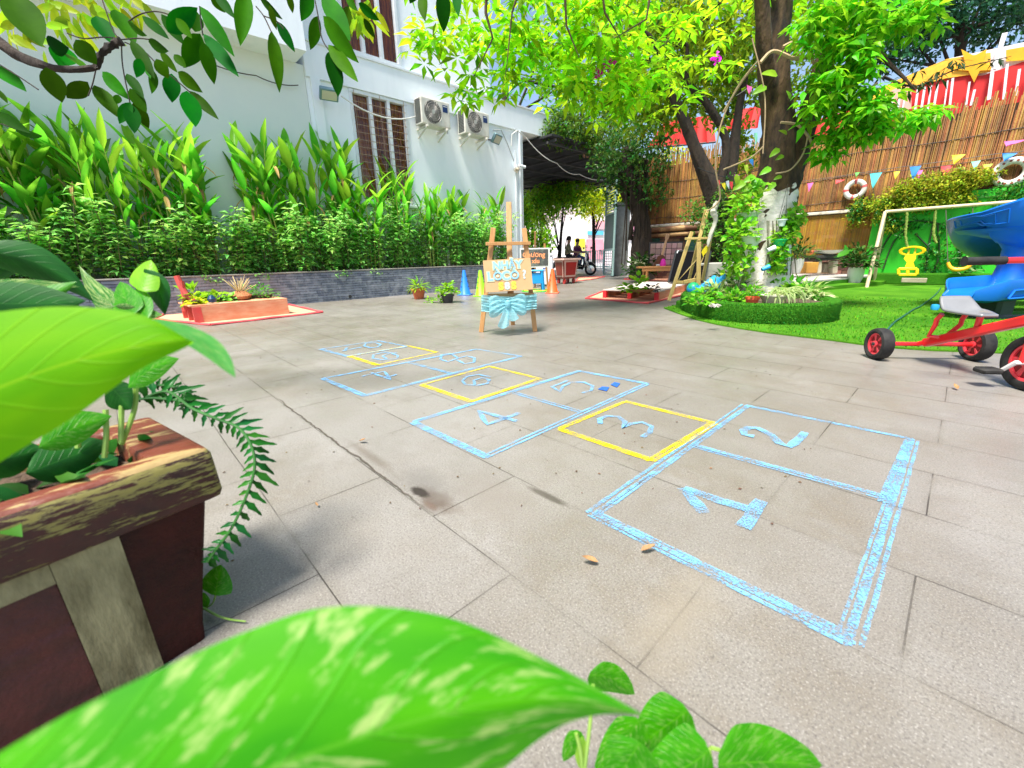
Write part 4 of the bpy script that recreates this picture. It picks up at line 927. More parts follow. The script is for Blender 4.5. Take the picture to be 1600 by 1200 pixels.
def scooter(label, base, fwd, col):
    base = V(base); f = V(fwd).normalized(); s = f.cross(CZ); t = thing('scooter', label, 'scooter', tuple(base), 'motor scooters parked beyond the gate')
    P = lambda a, b, z: base+f*a+s*b+CZ*z; rot = Matrix((f, s, CZ)).transposed()
    for a in (-.48, .72):
        w_ = MB(); rr = Matrix((f, CZ, s)).transposed(); w_.lathe([(.17, -.045), (.235, -.04), (.26, 0), (.235, .04), (.17, .045), (.17, -.045)], P(a, 0, .26), 22, rr); wh = w_.build('tyre', RUB, t)
        w_ = MB(); w_.lathe([(.17, -.02), (.05, -.03), (.05, .03), (.17, .02)], P(a, 0, .26), 14, rr); w_.build('rim', CHR, wh)
    def loft(secs, n=12):
        m2 = MB(); vs = []
        for (a, z, wy, hz) in secs:
            for k in range(n): q = 2*pi*k/n; vs.append(P(a, wy*cos(q), z+hz*sin(q)))
        N = len(secs); m2.add(vs, [(i*n+k, i*n+(k+1) % n, (i+1)*n+(k+1) % n, (i+1)*n+k) for i in range(N-1) for k in range(n)]+[tuple(range(n)), tuple((N-1)*n+k for k in range(n))]); return m2
    loft([(-.85, .66, .04, .04), (-.75, .64, .11, .10), (-.45, .55, .15, .16), (-.1, .50, .14, .15), (.12, .34, .13, .07), (.35, .32, .14, .06)]).build('body', col, t)
    loft([(.33, .30, .15, .06), (.42, .45, .20, .18), (.50, .70, .19, .20), (.50, .92, .10, .08)]).build('front_shield', col, t)
    loft([(-.72, .73, .05, .03), (-.6, .76, .12, .05), (-.2, .75, .14, .05), (.05, .70, .11, .05), (.12, .68, .05, .03)]).build('seat', RUB, t)
    loft([(.50, .52, .03, .03), (.62, .54, .07, .03), (.80, .52, .07, .03), (.98, .38, .05, .02)]).build('mudguard', col, t)
    mb = MB(); mb.tube([P(.46, -.33, 1.0), P(.5, -.1, 1.02), P(.5, .1, 1.02), P(.46, .33, 1.0)], .018, 6); mb.build('handlebar', DARK, t)
    for sg in (-1, 1):
        mb = MB(); mb.tube([P(.5, sg*.2, 1.02), P(.5, sg*.27, 1.2)], .008, 5); mb.lathe([(0, 0), (.06, .005), (.06, .02), (0, .025)], P(.5, sg*.28, 1.22), 12, Matrix((s, CZ, f)).transposed()); mb.build('mirror', DARK, t)
    mb = MB(); mb.lathe([(0, .05), (.06, .03), (.08, 0)], P(.55, 0, .95), 12, Matrix((s, CZ, f)).transposed()); mb.build('headlight', CHR, t)
    mb = MB(); mb.box(P(-.86, 0, .66), (.05, .16, .07), rot, .01); mb.build('tail_light', mat('tail_red', (.7, .02, .01), .3), t)
    mb = MB(); mb.tube([P(.62, .06, .26), P(.52, .05, .62)], .02, 6); mb.tube([P(.70, .06, .28), P(.56, .05, .62)], .018, 6); mb.build('fork', CHR, t)
    return t
sdir = (CX*.9-CY*.25)
scooter('black scooter seen side on behind the red planter cart', PZ(897, 19.2, 0), sdir, BLK)
scooter('dark scooter farther back by the gate opening', PZ(905, 22.0, 0), CX*.8+CY*.5, BLK)
rider('rider in an olive shirt sitting on the black scooter behind the red cart', PZ(897, 19.2, 0)-sdir.normalized()*.30, sdir, mat('olive_shirt', (.20, .20, .11), .9, (.30, .27, .16), 12), mat('dark_trouser', (.03, .03, .04), .9), mat('hair', (.02, .012, .01), .6), True)
rider('rider in a maroon jacket on the scooter farther back', PZ(905, 22.0, 0)-(CX*.8+CY*.5).normalized()*.2, CX*.8+CY*.5, mat('maroon', (.28, .05, .10), .9, (.12, .04, .16), 10), mat('blue_trouser', (.04, .06, .16), .9), mat('hair', (.02, .012, .01), .6))
scooter('grey scooter half hidden behind the white cooler box', PZ(866, 20.5, 0), -CX*.5+CY*.8, mat('scooter_grey', (.10, .10, .11), .4))
# ------------------------------------------------------------------ cart, cooler, stool, hoop, blackboard easel
REDP = mat('red_paint', (.50, .02, .018), .5, (.36, .02, .015), 6); REDB = mat('red_brown', (.26, .035, .022), .6, (.36, .07, .045), 5); PINKT = mat('pale_trim', (.75, .50, .42), .6)
ct = thing('planter_cart', 'red wooden cart box with pale framed panels on small wheels', 'cart', tuple(G(888, 440)))
c0 = PZ(866, 13.6, .0); c1 = PZ(880, 13.0, .0); c2 = PZ(903, 13.5, .0); h0, h1 = .16, .74
def slab(mb, pts, nrm, th): mb.prism(pts, th, nrm)
ex = (c2-c1); ey = (c0-c1)
def cp(u, v, z): fl_ = .78+.22*(z-h0)/(h1-h0); ce = c1+(ex+ey)/2; return ce+(c1+ex*u+ey*v-ce)*fl_+CZ*z
mb = MB(); mb.add([cp(u, v, z) for z in (h0, h1) for (u, v) in ((0, 0), (1, 0), (1, 1), (0, 1))], [(0, 1, 5, 4), (1, 2, 6, 5), (2, 3, 7, 6), (3, 0, 4, 7), (0, 3, 2, 1), (4, 5, 6, 7)]); mb.build('box', REDB, ct, flat=True)
def panel(u0, u1, side, nm, m_, z0, z1, off):
    nr = (ex.cross(CZ) if side == 0 else CZ.cross(ey)).normalized()
    if nr.dot(CY) > 0: nr = -nr
    f = (lambda u, z: cp(u, 0, z)) if side == 0 else (lambda u, z: cp(0, u, z))
    mb = MB(); mb.prism([f(u0, z0)+nr*off, f(u1, z0)+nr*off, f(u1, z1)+nr*off, f(u0, z1)+nr*off], .01, nr); mb.build(nm, m_, ct, flat=True)
panel(.05, .95, 0, 'panel_frame', PINKT, .21, .70, .004); panel(.13, .87, 0, 'panel', REDP, .26, .65, .016)
panel(.05, .95, 1, 'panel_frame', PINKT, .21, .70, .004); panel(.13, .87, 1, 'panel', REDB, .26, .65, .016)
mb = MB(); tp = [cp(-.06, -.06, h1), cp(1.06, -.06, h1), cp(1.06, 1.06, h1), cp(-.06, 1.06, h1)]
for i in range(4): mb.bar(tp[i], tp[(i+1) % 4], .06, .05)
mb.build('rim', PINKT, ct, flat=True)
for (u, v) in ((.1, .1), (.9, .1), (.9, .9), (.1, .9)):
    mb = MB(); q = cp(u, v, h0); q.z = .08; mb.lathe([(0, -.03), (.08, -.03), (.08, .03), (0, .03)], q, 14, Matrix((ey.normalized(), CZ, ex.normalized())).transposed()); mb.bar(q, V((q.x, q.y, h0)), .04); mb.build('wheel', REDP, ct)
bb = thing('blackboard_easel', 'white framed blackboard with orange chalk writing on a light wooden easel', 'blackboard', tuple(PZ(838, 11.8, 0)))
DB_ = 11.6
mb = MB(); mb.prism([PV(814, 419, DB_), PV(859, 417, DB_), PV(859, 387, DB_), PV(812, 388, DB_)], .03, CY); mb.build('frame', mat('pale_frame', (.70, .72, .66), .6), bb, flat=True)
BRD = mat('chalkboard', (.06, .065, .06), .8, (.22, .26, .20), 5, contrast=(.5, .75))
mb = MB(); mb.prism([PV(815, 416, DB_-.01), PV(856.5, 414.5, DB_-.01), PV(856.5, 389, DB_-.01), PV(814, 390, DB_-.01)], .008, CY); mb.build('board', BRD, bb, flat=True)
ORC = mat('orange_chalk', (.90, .34, .14), .8)
r2 = (PV(856, 401, DB_)-PV(815, 402, DB_)).normalized(); u2 = CZ
text_mesh('Chương', .18, PV(816.5, 402, DB_-.014), r2, u2, ORC, 'lettering', bb, .001, 'LEFT', .004)
text_mesh('trí xíu', .17, PV(819, 411.5, DB_-.014), r2, u2, ORC, 'lettering', bb, .001, 'LEFT', .004)
for x0, x1, yt in ((820, 816, 372), (836, 836, 362), (851, 856, 380)):
    mb = MB(); mb.bar(PV(x0, yt, DB_+.03), PZ(x1, DB_+(.5 if x0 == 836 else .02), 0), .05, .03); mb.build('leg', PINE, bb)
cw = PZ(850, 12.6, 0); t = thing('cooler_box', 'tall white plastic box standing behind the blackboard easel', 'box', tuple(cw))
PLW = mat('plastic_white', (.72, .74, .80), .4)
mb = MB(); mb.box(cw+CZ*.44, (.50, .42, .80), rz_, .03); mb.build('body', PLW, t); mb = MB(); mb.box(cw+CZ*.88, (.54, .46, .08), rz_, .02); mb.build('lid', PLW, t)
mb = MB(); mb.box(cw+CZ*.5-CY*.213, (.10, .004, .03), rz_); mb.box(cw+CZ*.44-CY*.213, (.10, .004, .012), rz_); mb.build('marking', DB, t, flat=True)
st_ = PZ(838, 10.6, 0); BP = mat('plastic_blue', (.01, .28, .62), .35); t = thing('plastic_stool', 'small bright blue plastic stool under the blackboard', 'stool', tuple(st_))
mb = MB(); mb.box(st_+CZ*.50, (.36, .34, .04), rz_, .015); mb.build('seat', BP, t)
for i in (-1, 1):
    for j in (-1, 1): mb = MB(); mb.bar(st_+CX*(i*.14)+CY*(j*.13)+CZ*.48, st_+CX*(i*.17)+CY*(j*.16), .07, .05, None, .008); mb.build('leg', BP, t)
mb = MB(); mb.box(st_+CZ*.32-CY*.12, (.30, .03, .26), rz_, .01); mb.build('apron', BP, t)
hp = G(838, 455); t = MB(); mj = .20
for (r_h, nm, col, lb, dz) in ((.36, 'hoop_green', (.10, .60, .05), 'green plastic hoop lying on the ground behind the easel', .012), (.32, 'hoop_yellow', (.85, .70, .03), 'yellow plastic hoop lying on top of the green hoop', .034)):
    mb = MB(); n_ = 36; mb.tube([hp+V((r_h*cos(2*pi*k/n_), r_h*sin(2*pi*k/n_), dz)) for k in range(n_+1)], .011, 6); tag(mb.build('hoop', mat(nm, col, .35)), lb, 'hoop')
# ================================================================== LEFT PALLET DISPLAY
PW = mat('pallet_wood', (.55, .22, .11), .7, (.62, .34, .20), 5, stretch=(1, 1, 4)); PRED = mat('pallet_red', (.60, .06, .05), .6, (.50, .09, .07), 8); MAT1 = mat('mat_orange', (.62, .27, .17), .85, (.68, .36, .22), 6); MATR = mat('mat_red', (.62, .07, .08), .7)
def on_mat(label, pts, wd=.06):
    q = [G(*p) for p in pts]; t = thing('floor_mat', label, 'mat', tuple(q[0])); mb = MB(); c = sum(q, V((0, 0, 0)))/len(q)
    mb.prism([c+(p-c)*.97+CZ*.004 for p in q], .006, (0, 0, 1)); mb.build('mat', MAT1, t, flat=True); mb = MB()
    for i in range(len(q)):
        a, b = q[i], q[(i+1) % len(q)]; mb.tube([a.lerp(b, k/6)+CZ*(.014+.006*sin(k*2.2+i)) for k in range(7)], .018, 6)
    mb.build('edge_roll', MATR, t)
on_mat('orange floor mat with red rolled edges under the left plant crate', [(240, 500), (330, 509), (504, 489), (452, 477), (262, 490)])
pa, pb, pc_ = G(306, 506), G(452, 491), None
ex = (pb-pa); ux = ex.normalized(); uy = V((-ux.y, ux.x, 0)); 
if uy.dot(CY) < 0: uy = -uy
t = thing('plant_crate', 'low reddish wooden crate with scalloped red handle displaying small plants', 'crate', tuple(pa)); Lx = ex.length; Ly = .95; hz = .24
P = lambda u, v, z: pa+ux*(u*Lx)+uy*(v*Ly)+CZ*z
mb = MB(); mb.bar(P(0, 0, hz/2), P(1, 0, hz/2), .025, hz-.002, CZ); mb.bar(P(0, 1, hz/2), P(1, 1, hz/2), .025, hz-.002, CZ); mb.bar(P(1, .02, hz/2), P(1, .98, hz/2), .025, hz-.01, CZ); mb.build('side_board', PW, t, flat=True)
mb = MB()
for k in range(5): mb.bar(P(-.02, .1+.2*k, hz+.012), P(1.01, .1+.2*k, hz+.012), Ly*.185, .022, CZ, .003)
mb.build('deck_board', PW, t, flat=True)
mb = MB()
for v in (.02, .5, .98): mb = MB(); mb.bar(P(0, v, hz/2), P(.08, v, hz/2), .07, hz-.01, CZ); mb.build('end_block', PRED, t, flat=True)
# red handle: two slanting bars joined at the top
q0, q1 = PV(288, 492, 0), None
hb = P(-.01, .55, hz); dref = (hb-O).dot(CY); mb = MB(); mb.tube([PV(276, 431, dref), PV(283, 447, dref), PV(292, 462, dref), PV(303, 470, dref)], [.04, .045, .04, .03], 8); mb.tube([PV(283, 440, dref), PV(289, 465, dref), PV(290, 486, dref)], [.04, .035, .035], 8); mb.tube([PV(292, 470, dref), PV(303, 470, dref)], .025, 8)
mb.build('handle', PRED, t)
def crate_plant(label, cat, u, v, r, n, m_, L_=.09, h=1., kind='dia', asp=.6, zz=0):
    p = P(u, v, hz+.024+zz); mb = MB(); leafy(mb, p, r, n, L_, asp, .4, kind, h); t_ = thing('small_plant', label, cat, tuple(p)); mb.build('foliage', m_, t_, flat=(kind == 'dia'))
    mb = MB(); mb.lathe([(0, 0), (r*.55, 0), (r*.6, .05), (0, .055)], p, 12); mb.build('root_ball', SOIL, t_)
crate_plant('tall lime lettuce at the handle end of the left crate', 'plant', .10, .6, .15, 70, LIME, .13, 1.7)
crate_plant('yellow green leafy tuft next to the tall lettuce in the left crate', 'plant', .08, .25, .12, 60, YLW, .09, .8)
crate_plant('broad lime cabbage leaves in the middle left of the crate', 'plant', .33, .5, .20, 110, LIME, .11, .7)
crate_plant('bluish green tuft beside the coconut in the left crate', 'plant', .47, .4, .12, 60, SHR, .09, .7)
crate_plant('dense low green herbs at the right end of the left crate', 'plant', .84, .55, .26, 260, leafmat('herb', (.10, .34, .04), .4, .4, .4), .055, .9)
crate_plant('round green herb bush behind the dense herbs in the crate', 'plant', .70, .75, .17, 120, leafmat('herb', (.10, .34, .04), .4, .4, .4), .06, 1.3)
p = P(.58, .5, hz+.02); cc = thing('sprouting_coconut', 'brown coconut husk with dry stalks sprouting on the left crate', 'coconut', tuple(p)); HUS = mat('husk', (.45, .17, .06), .9, (.30, .12, .05), 18, bump=1.)
mb = MB(); mb.lathe([(0, 0), (.13, .02), (.17, .07), (.10, .13), (0, .15)], p, 14); mb.lathe([(0, 0), (.08, .03), (.09, .07), (0, .13)], p-uy*.2-ux*.02, 12); mb.build('husk', HUS, cc)
mb = MB()
for k in range(36): d = V((U(-1, 1), U(-1, 1), U(.5, 1.6))).normalized(); mb.tube([p+CZ*.1, p+CZ*.1+d*U(.15, .36)], [.008, .003], 4)
mb.build('dry_stalk', mat('straw', (.58, .45, .22), .9, rand=.3), cc)
mb = MB(); q = P(.22, .12, hz+.03); mb.lathe([(0, 0), (.05, .01), (.06, .06), (.03, .11), (0, .12)], q, 14); tag(mb.build('small_jug', mat('navy_gloss', (.01, .04, .10), .25)), 'small dark navy jug in front of the lettuce on the crate', 'jug')
# ================================================================== RIGHT PALLETS
def pallet(label, px, h, m_, hole=True):
    a, b, c = G(*px[0]), G(*px[1]), G(*px[2]); d = a+(c-b); t = thing('wooden_pallet', label, 'pallet', tuple(a)); n1 = (b-a).normalized(); n2 = (c-b).normalized()
    mb = MB(); N = 6
    for k in range(N):
        u = (k+.5)/N; w_ = (c-b).length/N*.93; mb.bar(a.lerp(d, u)+CZ*(h-.012), b.lerp(c, u)+CZ*(h-.012), w_, .024, CZ, .003)
    mb.build('deck_board', mat('deck_grey', (.60, .54, .50), .8, (.46, .40, .36), 5), t, flat=True)
    mb = MB()
    for u in (.015, .5, .985): mb = MB(); mb.bar(a.lerp(b, u)+CZ*((h-.03)/2), a.lerp(b, u)+n2*.09+CZ*((h-.03)/2), .07, h-.026, CZ); mb.build('end_block', mat('bright_red', (.75, .02, .03), .5), t, flat=True)
    mb = MB()
    for u in (.015, .5, .985): mb.bar(a.lerp(b, u)+n2*.10+CZ*((h-.03)/2), d.lerp(c, u)+CZ*((h-.03)/2), .05, h-.026, CZ)
    mb.build('side_beam', PW, t, flat=True); return t
on_mat('orange mat with red edge under the pallet by the leaning easel', [(915, 467), (1012, 475), (1095, 456), (1070, 449), (945, 455)])
pallet('low pallet with red painted block ends facing the camera', [(943, 466), (1026, 470), (1078, 453)], .17, None)
q = G(1000, 456, .17); t = thing('potted_plant', 'lime lettuce and dark rosette in a shallow dish on the pallet', 'plant', tuple(q)); mb = MB(); mb.lathe([(0, 0), (.22, .01), (.26, .05), (.24, .05), (0, .03)], q, 20); mb.build('dish', HUS, t)
mb = MB(); leafy(mb, q-CX*.22+CZ*.02, .20, 40, .12, .8, .4, 'leaf', .6); leafy(mb, q-CX*.05+CZ*.05, .15, 30, .12, .7, 1., 'leaf', 2.); mb.build('lettuce', LIME, t)
mb = MB(); leafy(mb, q+CX*.20+CZ*.02, .16, 50, .09, .6, .6, 'leaf', .7); mb.build('dark_rosette', mat('dark_rosette', (.03, .03, .025), .5, (.35, .38, .33), 14, contrast=(.55, .62)), t)
for lb, pts in (('peach coloured mat in the sun before the bench', [(975, 437), (1060, 441), (1045, 431), (990, 430)]), ('orange mat strip on the paving before the gate', [(900, 440), (925, 437), (945, 433), (905, 433)])): on_mat(lb, pts)
# ================================================================== FENCE
FY = 14.0
fe = thing('bamboo_fence', 'high brown bamboo reed fence above a stone rail at the back of the garden', 'fence', (-2, FY, 0))
BAM = mat('bamboo', (.28, .130, .020), .6, (.11, .042, .008), 2.2, rand=.35, stretch=(1, 1, .8), contrast=(.4, .7), bump=.3, bscale=40)
BAM2 = mat('bamboo_gold', (.36, .19, .012), .6, (.27, .13, .008), 3, rand=.25)
def topz(x): 
    pts = [(-8.3, 4.05), (-7, 4.0), (-5, 3.80), (-3.2, 3.68), (-.9, 3.70), (.1, 3.80), (3, 3.9), (8, 4.1)]
    for (a, za), (b, zb) in zip(pts, pts[1:]):
        if a <= x <= b: return za+(zb-za)*(x-a)/(b-a)
    return pts[-1][1]
mb = MB(); x = -8.3; fr = random.Random(9)
while x < 6:
    r = fr.uniform(.008, .012); zt_ = topz(x)+fr.uniform(-.16, .06)-(fr.random() < .12)*fr.uniform(0, .3); dx = fr.uniform(-.02, .02); yy = FY+fr.uniform(-.012, .012)
    zs = [1.80]; 
    while zs[-1] < zt_: zs.append(zs[-1]+fr.uniform(.28, .5))
    P_ = []; Rr = []
    for z in zs:
        z = min(z, zt_); u = (z-1.8)/2.2; P_ += [(x+dx*u, yy, z), (x+dx*u, yy, z+.006)]; Rr += [r*1.25, r]
    mb.tube(P_, Rr, 5); x += r*1.9
sc1 = mb.build('bamboo_screen', BAM, fe, flat=False)
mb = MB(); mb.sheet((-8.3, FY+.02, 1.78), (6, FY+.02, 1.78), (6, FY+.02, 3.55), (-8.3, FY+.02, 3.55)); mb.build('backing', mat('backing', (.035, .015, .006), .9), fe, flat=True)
mb = MB()
for z in (1.98, 2.55, 3.05): 
    mb.tube([(-8.3+k*.3, FY-.018+.004*sin(k*2.), z+.02*sin(k*.7)) for k in range(48)], .006, 4)
mb.build('binding_wire', DARK, fe)
mb = MB(); x = -4.35
while x < -1.7: r = fr.uniform(.010, .015); mb.tube([(x, FY-.03, .62), (x+.01, FY-.03, 1.68)], r, 5); x += r*1.9
mb.build('lower_bamboo_screen', BAM2, fe)
mb = MB(); mb.box((-1.15, FY, 1.735), (14.3, .20, .07), bev=.01); mb.build('rail', mat('rail_stone', (.60, .55, .45), .8, (.25, .20, .14), 7, contrast=(.5, .7)), fe)
BRK = mat('brick_dark', (.16, .07, .045), .85, (.08, .05, .04), 5)
mb = MB()
for row in range(17):
    x = -8.3-(row % 2)*.12
    while x < 6:
        if not (-1.7 < x < 6 and row > 9): mb.box((x+.115, FY+.02+fr.uniform(-.008, .008), .05+row*.1), (.222, .10, .088))
        x += .235
mb.build('brick', mat('brick_wall', (.22, .10, .06), .85, (.12, .06, .045), 2, rand=.5), fe, flat=True)
mb = MB(); mb.box((-1.15, FY+.08, .85), (14.3, .10, 1.68)); mb.build('mortar', mat('mortar', (.10, .08, .065), .9), fe, flat=True)
mb = MB(); mb.tube([(-8.2, FY-.10, 1.60), (-6.9, FY-.11, 1.62), (-5.6, FY-.10, 1.60)], [.075, .08, .07], 10); mb.tube([(-8.2, FY-.09, 1.43), (-5.6, FY-.09, 1.44)], .06, 10); mb.build('log', mat('log', (.20, .09, .045), .7, (.60, .36, .16), 1.2, contrast=(.5, .6)), fe)
for x in (-7.55, -6.2): mb = MB(); mb.box((x, FY-.06, 1.03), (.44, .03, .62)); mb.build('green_shutter', mat('shutter_green', (.008, .055, .04), .6), fe, flat=True)
# green board behind the swings
gb = thing('green_board', 'vivid green painted board behind the swings', 'board', (1, FY-.18, 0)); VG = mat('vivid_green', (.03, .50, .012), .6, (.02, .38, .010), 1.5)
mb = MB(); mb.box((1.6, FY-.18, .98), (6.7, .04, 1.62)); mb.build('panel', VG, gb, flat=True)
mb = MB(); mb.box((1.6, FY-.19, 1.88), (6.8, .03, .14)); mb.build('top_strip', VG, gb, flat=True)
mb = MB(); mb.box((1.6, FY-.20, 1.80), (6.8, .03, .03)); mb.build('lath', mat('lath_green', (.10, .35, .05), .6), gb, flat=True)
# dark creeping stems on the board
cr_ = thing('creeping_vine', 'dark climbing vine arching across the green board', 'vine', (-.6, FY-.3, 0)); mb = MB(); YB = FY-.24
for pts in ([(1366, 425), (1380, 385), (1400, 358), (1430, 345), (1470, 350)], [(1370, 380), (1390, 350), (1400, 340)], [(1465, 350), (1467, 400), (1455, 430)], [(1430, 365), (1445, 380), (1465, 400)], [(1380, 420), (1395, 380), (1420, 352)], [(1490, 345), (1500, 400), (1495, 425)], [(1445, 430), (1450, 390), (1460, 340)]):
    trunk_tube(mb, [PY(x, y, YB) for x, y in pts], [.018]*len(pts), 5, 4)
mb.build('stem', mat('vine_dark', (.02, .05, .012), .8), cr_); mb = MB()
for (x, y, r, n) in [(1400, 350, .30, 120), (1420, 360, .3, 90), (1450, 400, .3, 110), (1455, 425, .3, 90), (1490, 400, .45, 200), (1520, 420, .5, 200), (1470, 365, .25, 60), (1390, 335, .3, 100), (1540, 380, .5, 120), (1500, 350, .3, 50), (1440, 340, .3, 50)]:
    cloud(mb, PY(x, y, YB-.08), r, .1, r*.8, n//3, sm(.05, .12))
mb.build('foliage', leafmat('vinegreen', (.02, .14, .015), .6, .35, .3, (.05, .22, .02), 3), cr_, flat=True)
# yellowish bush hanging over the fence
bu = thing('hanging_bush', 'golden green bush spilling over the rail in front of the bamboo fence', 'bush', (-1.0, FY-.4, 2)); mb = MB()
for (x, y, r, rz, n) in [(1395, 305, .28, .2, 120), (1425, 295, .4, .28, 260), (1460, 292, .45, .3, 300), (1495, 285, .45, .33, 300), (1520, 280, .35, .22, 130), (1450, 318, .5, .18, 240), (1400, 322, .4, .15, 150), (1365, 320, .25, .18, 90), (1345, 325, .2, .25, 90), (1337, 345, .15, .2, 50), (1500, 312, .4, .15, 160), (1545, 275, .25, .15, 60), (1375, 340, .25, .15, 70), (1390, 355, .15, .2, 50)]:
    cloud(mb, PY(x, y, FY-.3), r, .25, rz, n, sm(.05, .10))
mb.build('foliage', leafmat('gold_leaf', (.16, .25, .012), .8, .4, .4, (.36, .38, .03), 4), bu, flat=True)
mb = MB()
for k in range(16): x = U(1350, 1540); trunk_tube(mb, [PY(x, 330, FY-.15), PY(x+U(-15, 15), U(285, 305), FY-.3)], [.012, .005], 5, 3)
mb.build('stem', STEM, bu)
mb = MB()
cloud(mb, PY(1580, 305, FY-.3), .5, .3, .22, 260, sm(.05, .1)); cloud(mb, PY(1340, 330, FY-.35), .2, .2, .3, 120, sm(.05, .1))
tag(mb.build('dark_creeper', leafmat('vinegreen', (.02, .14, .015)), flat=True), 'dark green creeper below the right life ring', 'creeper')
# life rings
def ring(label, x, y, r, tilt):
    c = PY(x, y, FY-.10); t = thing('life_ring', label, 'life ring', tuple(c), 'life rings hung on the bamboo fence'); rot = Matrix.Rotation(pi/2, 3, 'X') @ Matrix.Rotation(0, 3, 'Z')
    tr_ = r*.24; prof = [((r-tr_)+tr_*cos(2*pi*k/12), tr_*.8*sin(2*pi*k/12)) for k in range(12)]
    mb = MB(); mb.lathe(prof, c, 36, rot, closed=True); mb.build('ring', mat('ring_white', (.72, .70, .66), .5, (.52, .48, .42), 6), t); return t, c, tr_, rot
t, c, tr_, rot = ring('white life ring with faded red patches on the bamboo fence', 1336, 296, .235, 0)
for a in (.3, 1.6, 3.2, 4.6):
    mb = MB(); r = .235; vs = []
    for i in range(5):
        b = a+(i-2)*.07
        for k in range(12): q = 2*pi*k/12; rr = (r-tr_)+tr_*1.05*cos(q); vs.append(c+rot@V((rr*cos(b), rr*sin(b), tr_*.86*sin(q))))
    mb.add(vs, [(i*12+k, i*12+(k+1) % 12, (i+1)*12+(k+1) % 12, (i+1)*12+k) for i in range(4) for k in range(12)]); mb.build('red_band', mat('ring_red', (.60, .10, .10), .6), t)
t, c, tr_, rot = ring('cream life ring dotted with brown marks at the right edge', 1580, 269, .285, 0)
for k in range(14):
    a = 2*pi*k/14; mb = MB(); mb.lathe([(0, .006), (.022, .004), (.022, 0)], c+rot@V(((.285-tr_)*cos(a), (.285-tr_)*sin(a), tr_*.8)), 8, rot); mb.build('brown_mark', mat('mark_brown', (.28, .05, .03), .7), t)
# bunting
FLC = {'p': (.85, .12, .42), 'r': (.80, .06, .07), 'c': (.10, .65, .68), 'y': (.85, .72, .02), 'b': (.02, .25, .70), 'g': (.10, .50, .08), 'm': (.25, .70, .50), 'l': (.55, .75, .05), 'v': (.75, .03, .60), 'w': (.55, .65, .75)}
def bunting(label, cord, flags, Y, size):
    P_ = [PY(x, y, Y) if Y else PV(x, y, 7.4) for x, y in cord]; t = thing('bunting', label, 'bunting', tuple(P_[0])); mb = MB(); trunk_tube(mb, P_, [.006]*len(P_), 5, 6, 0); mb.build('cord', DARK, t)
    for (x, y, cc_, sx, sy, skew) in flags:
        c = PY(x, y, Y-.02) if Y else PV(x, y, 7.35); d = (c-O).dot(CF); k_ = d/FP*.86; ax = V((1, 0, 0)) if Y else CX; ay = V((0, 1, 0)) if Y else CY
        mb = MB(); a = c-ax*sx*k_*.5+CZ*sy*k_*.5; b = c+ax*sx*k_*.5+CZ*sy*k_*(.5+skew*.25)+ay*.03; tp_ = c-CZ*sy*k_*.5+ax*skew*sx*k_*.5-ay*.05
        mb.sheet(a, b, tp_+ax*.004, tp_, 4, 5, lambda u, v: ay*.012*sin(v*5+u*3)); mb.build('pennant', mat('flag_'+cc_, FLC[cc_], .6, trans=.3, tcol=FLC[cc_]), t)
bunting('string of mixed colour pennants across the bamboo fence between the tree and the life rings', [(1240, 285), (1300, 277), (1360, 268), (1430, 258), (1500, 249), (1560, 240), (1600, 236), (1660, 228)],
        [(1265, 293, 'p', 9, 15, .1), (1312, 284, 'r', 14, 8, -.6), (1339, 273, 'g', 7, 8, 0), (1366, 283, 'c', 17, 27, 0), (1400, 274, 'y', 9, 13, .1), (1428, 271, 'b', 16, 24, .1), (1436, 273, 'p', 8, 14, .2), (1477, 269, 'r', 16, 21, .1), (1496, 249, 'y', 18, 17, -.3), (1523, 259, 'm', 12, 15, .2), (1542, 263, 'l', 12, 14, 0), (1577, 245, 'b', 20, 15, -.5), (1587, 223, 'p', 30, 10, -.7)], FY-.2, 1)
bunting('short string of pennants hanging left of the whitewashed trunk', [(1090, 262), (1130, 276), (1160, 272), (1200, 262)],
        [(1123, 287, 'r', 4, 12, .3), (1130, 293, 'y', 8, 14, .5), (1136, 291, 'w', 7, 16, .6), (1142, 292, 'r', 8, 18, .1), (1151, 282, 'v', 11, 20, 0), (1160, 295, 'm', 8, 17, 0), (1165, 268, 'l', 9, 20, .5), (1173, 256, 'b', 9, 14, .6), (1180, 220, 'm', 8, 26, .2)], None, 1)
bunting('paper pennants tangled in the vine on the big tree fork', [(1150, 150), (1190, 130), (1205, 170)], [(1171, 142, 'p', 12, 20, -.5), (1201, 124, 'b', 8, 10, 0), (1200, 148, 'b', 7, 12, 0), (1186, 178, 'r', 10, 22, -.3)], None, 1)
# ================================================================== BACKDROP BEHIND THE FENCE
bn = thing('banner_wall', 'red and yellow banner with a yellow star above the bamboo fence', 'banner', (-1, 16, 0)); BY = 16.0
YO_ = mat('banner_orange', (.90, .36, .02), .6, (.85, .50, .03), 6); WB = mat('banner_white', (.74, .72, .74), .7, (.60, .58, .62), 2); RB = mat('banner_red', (.80, .035, .03), .6, (.68, .03, .03), 3, trans=.3, tcol=(.9, .1, .05)); YB_ = mat('banner_yellow', (.90, .55, .01), .6, (.85, .42, .02), 2, trans=.3, tcol=(.95, .65, .05)); PKB = mat('banner_pink', (.80, .30, .26), .7, (.85, .45, .35), 2)
def bp_(pts, m_, nm, Y, th=.02):
    mb = MB(); mb.prism([PY(x, y, Y) for x, y in pts], th, (0, 1, 0)); mb.build(nm, m_, bn, flat=True)
bp_([(1360, 230), (1700, 230), (1700, 50), (1600, 66), (1480, 92), (1400, 135)], WB, 'backing_board', BY)
bp_([(1270, 240), (1700, 240), (1700, 88), (1600, 96), (1535, 118), (1480, 118), (1400, 138), (1340, 168), (1270, 190)], RB, 'red_cloth', BY-.06)
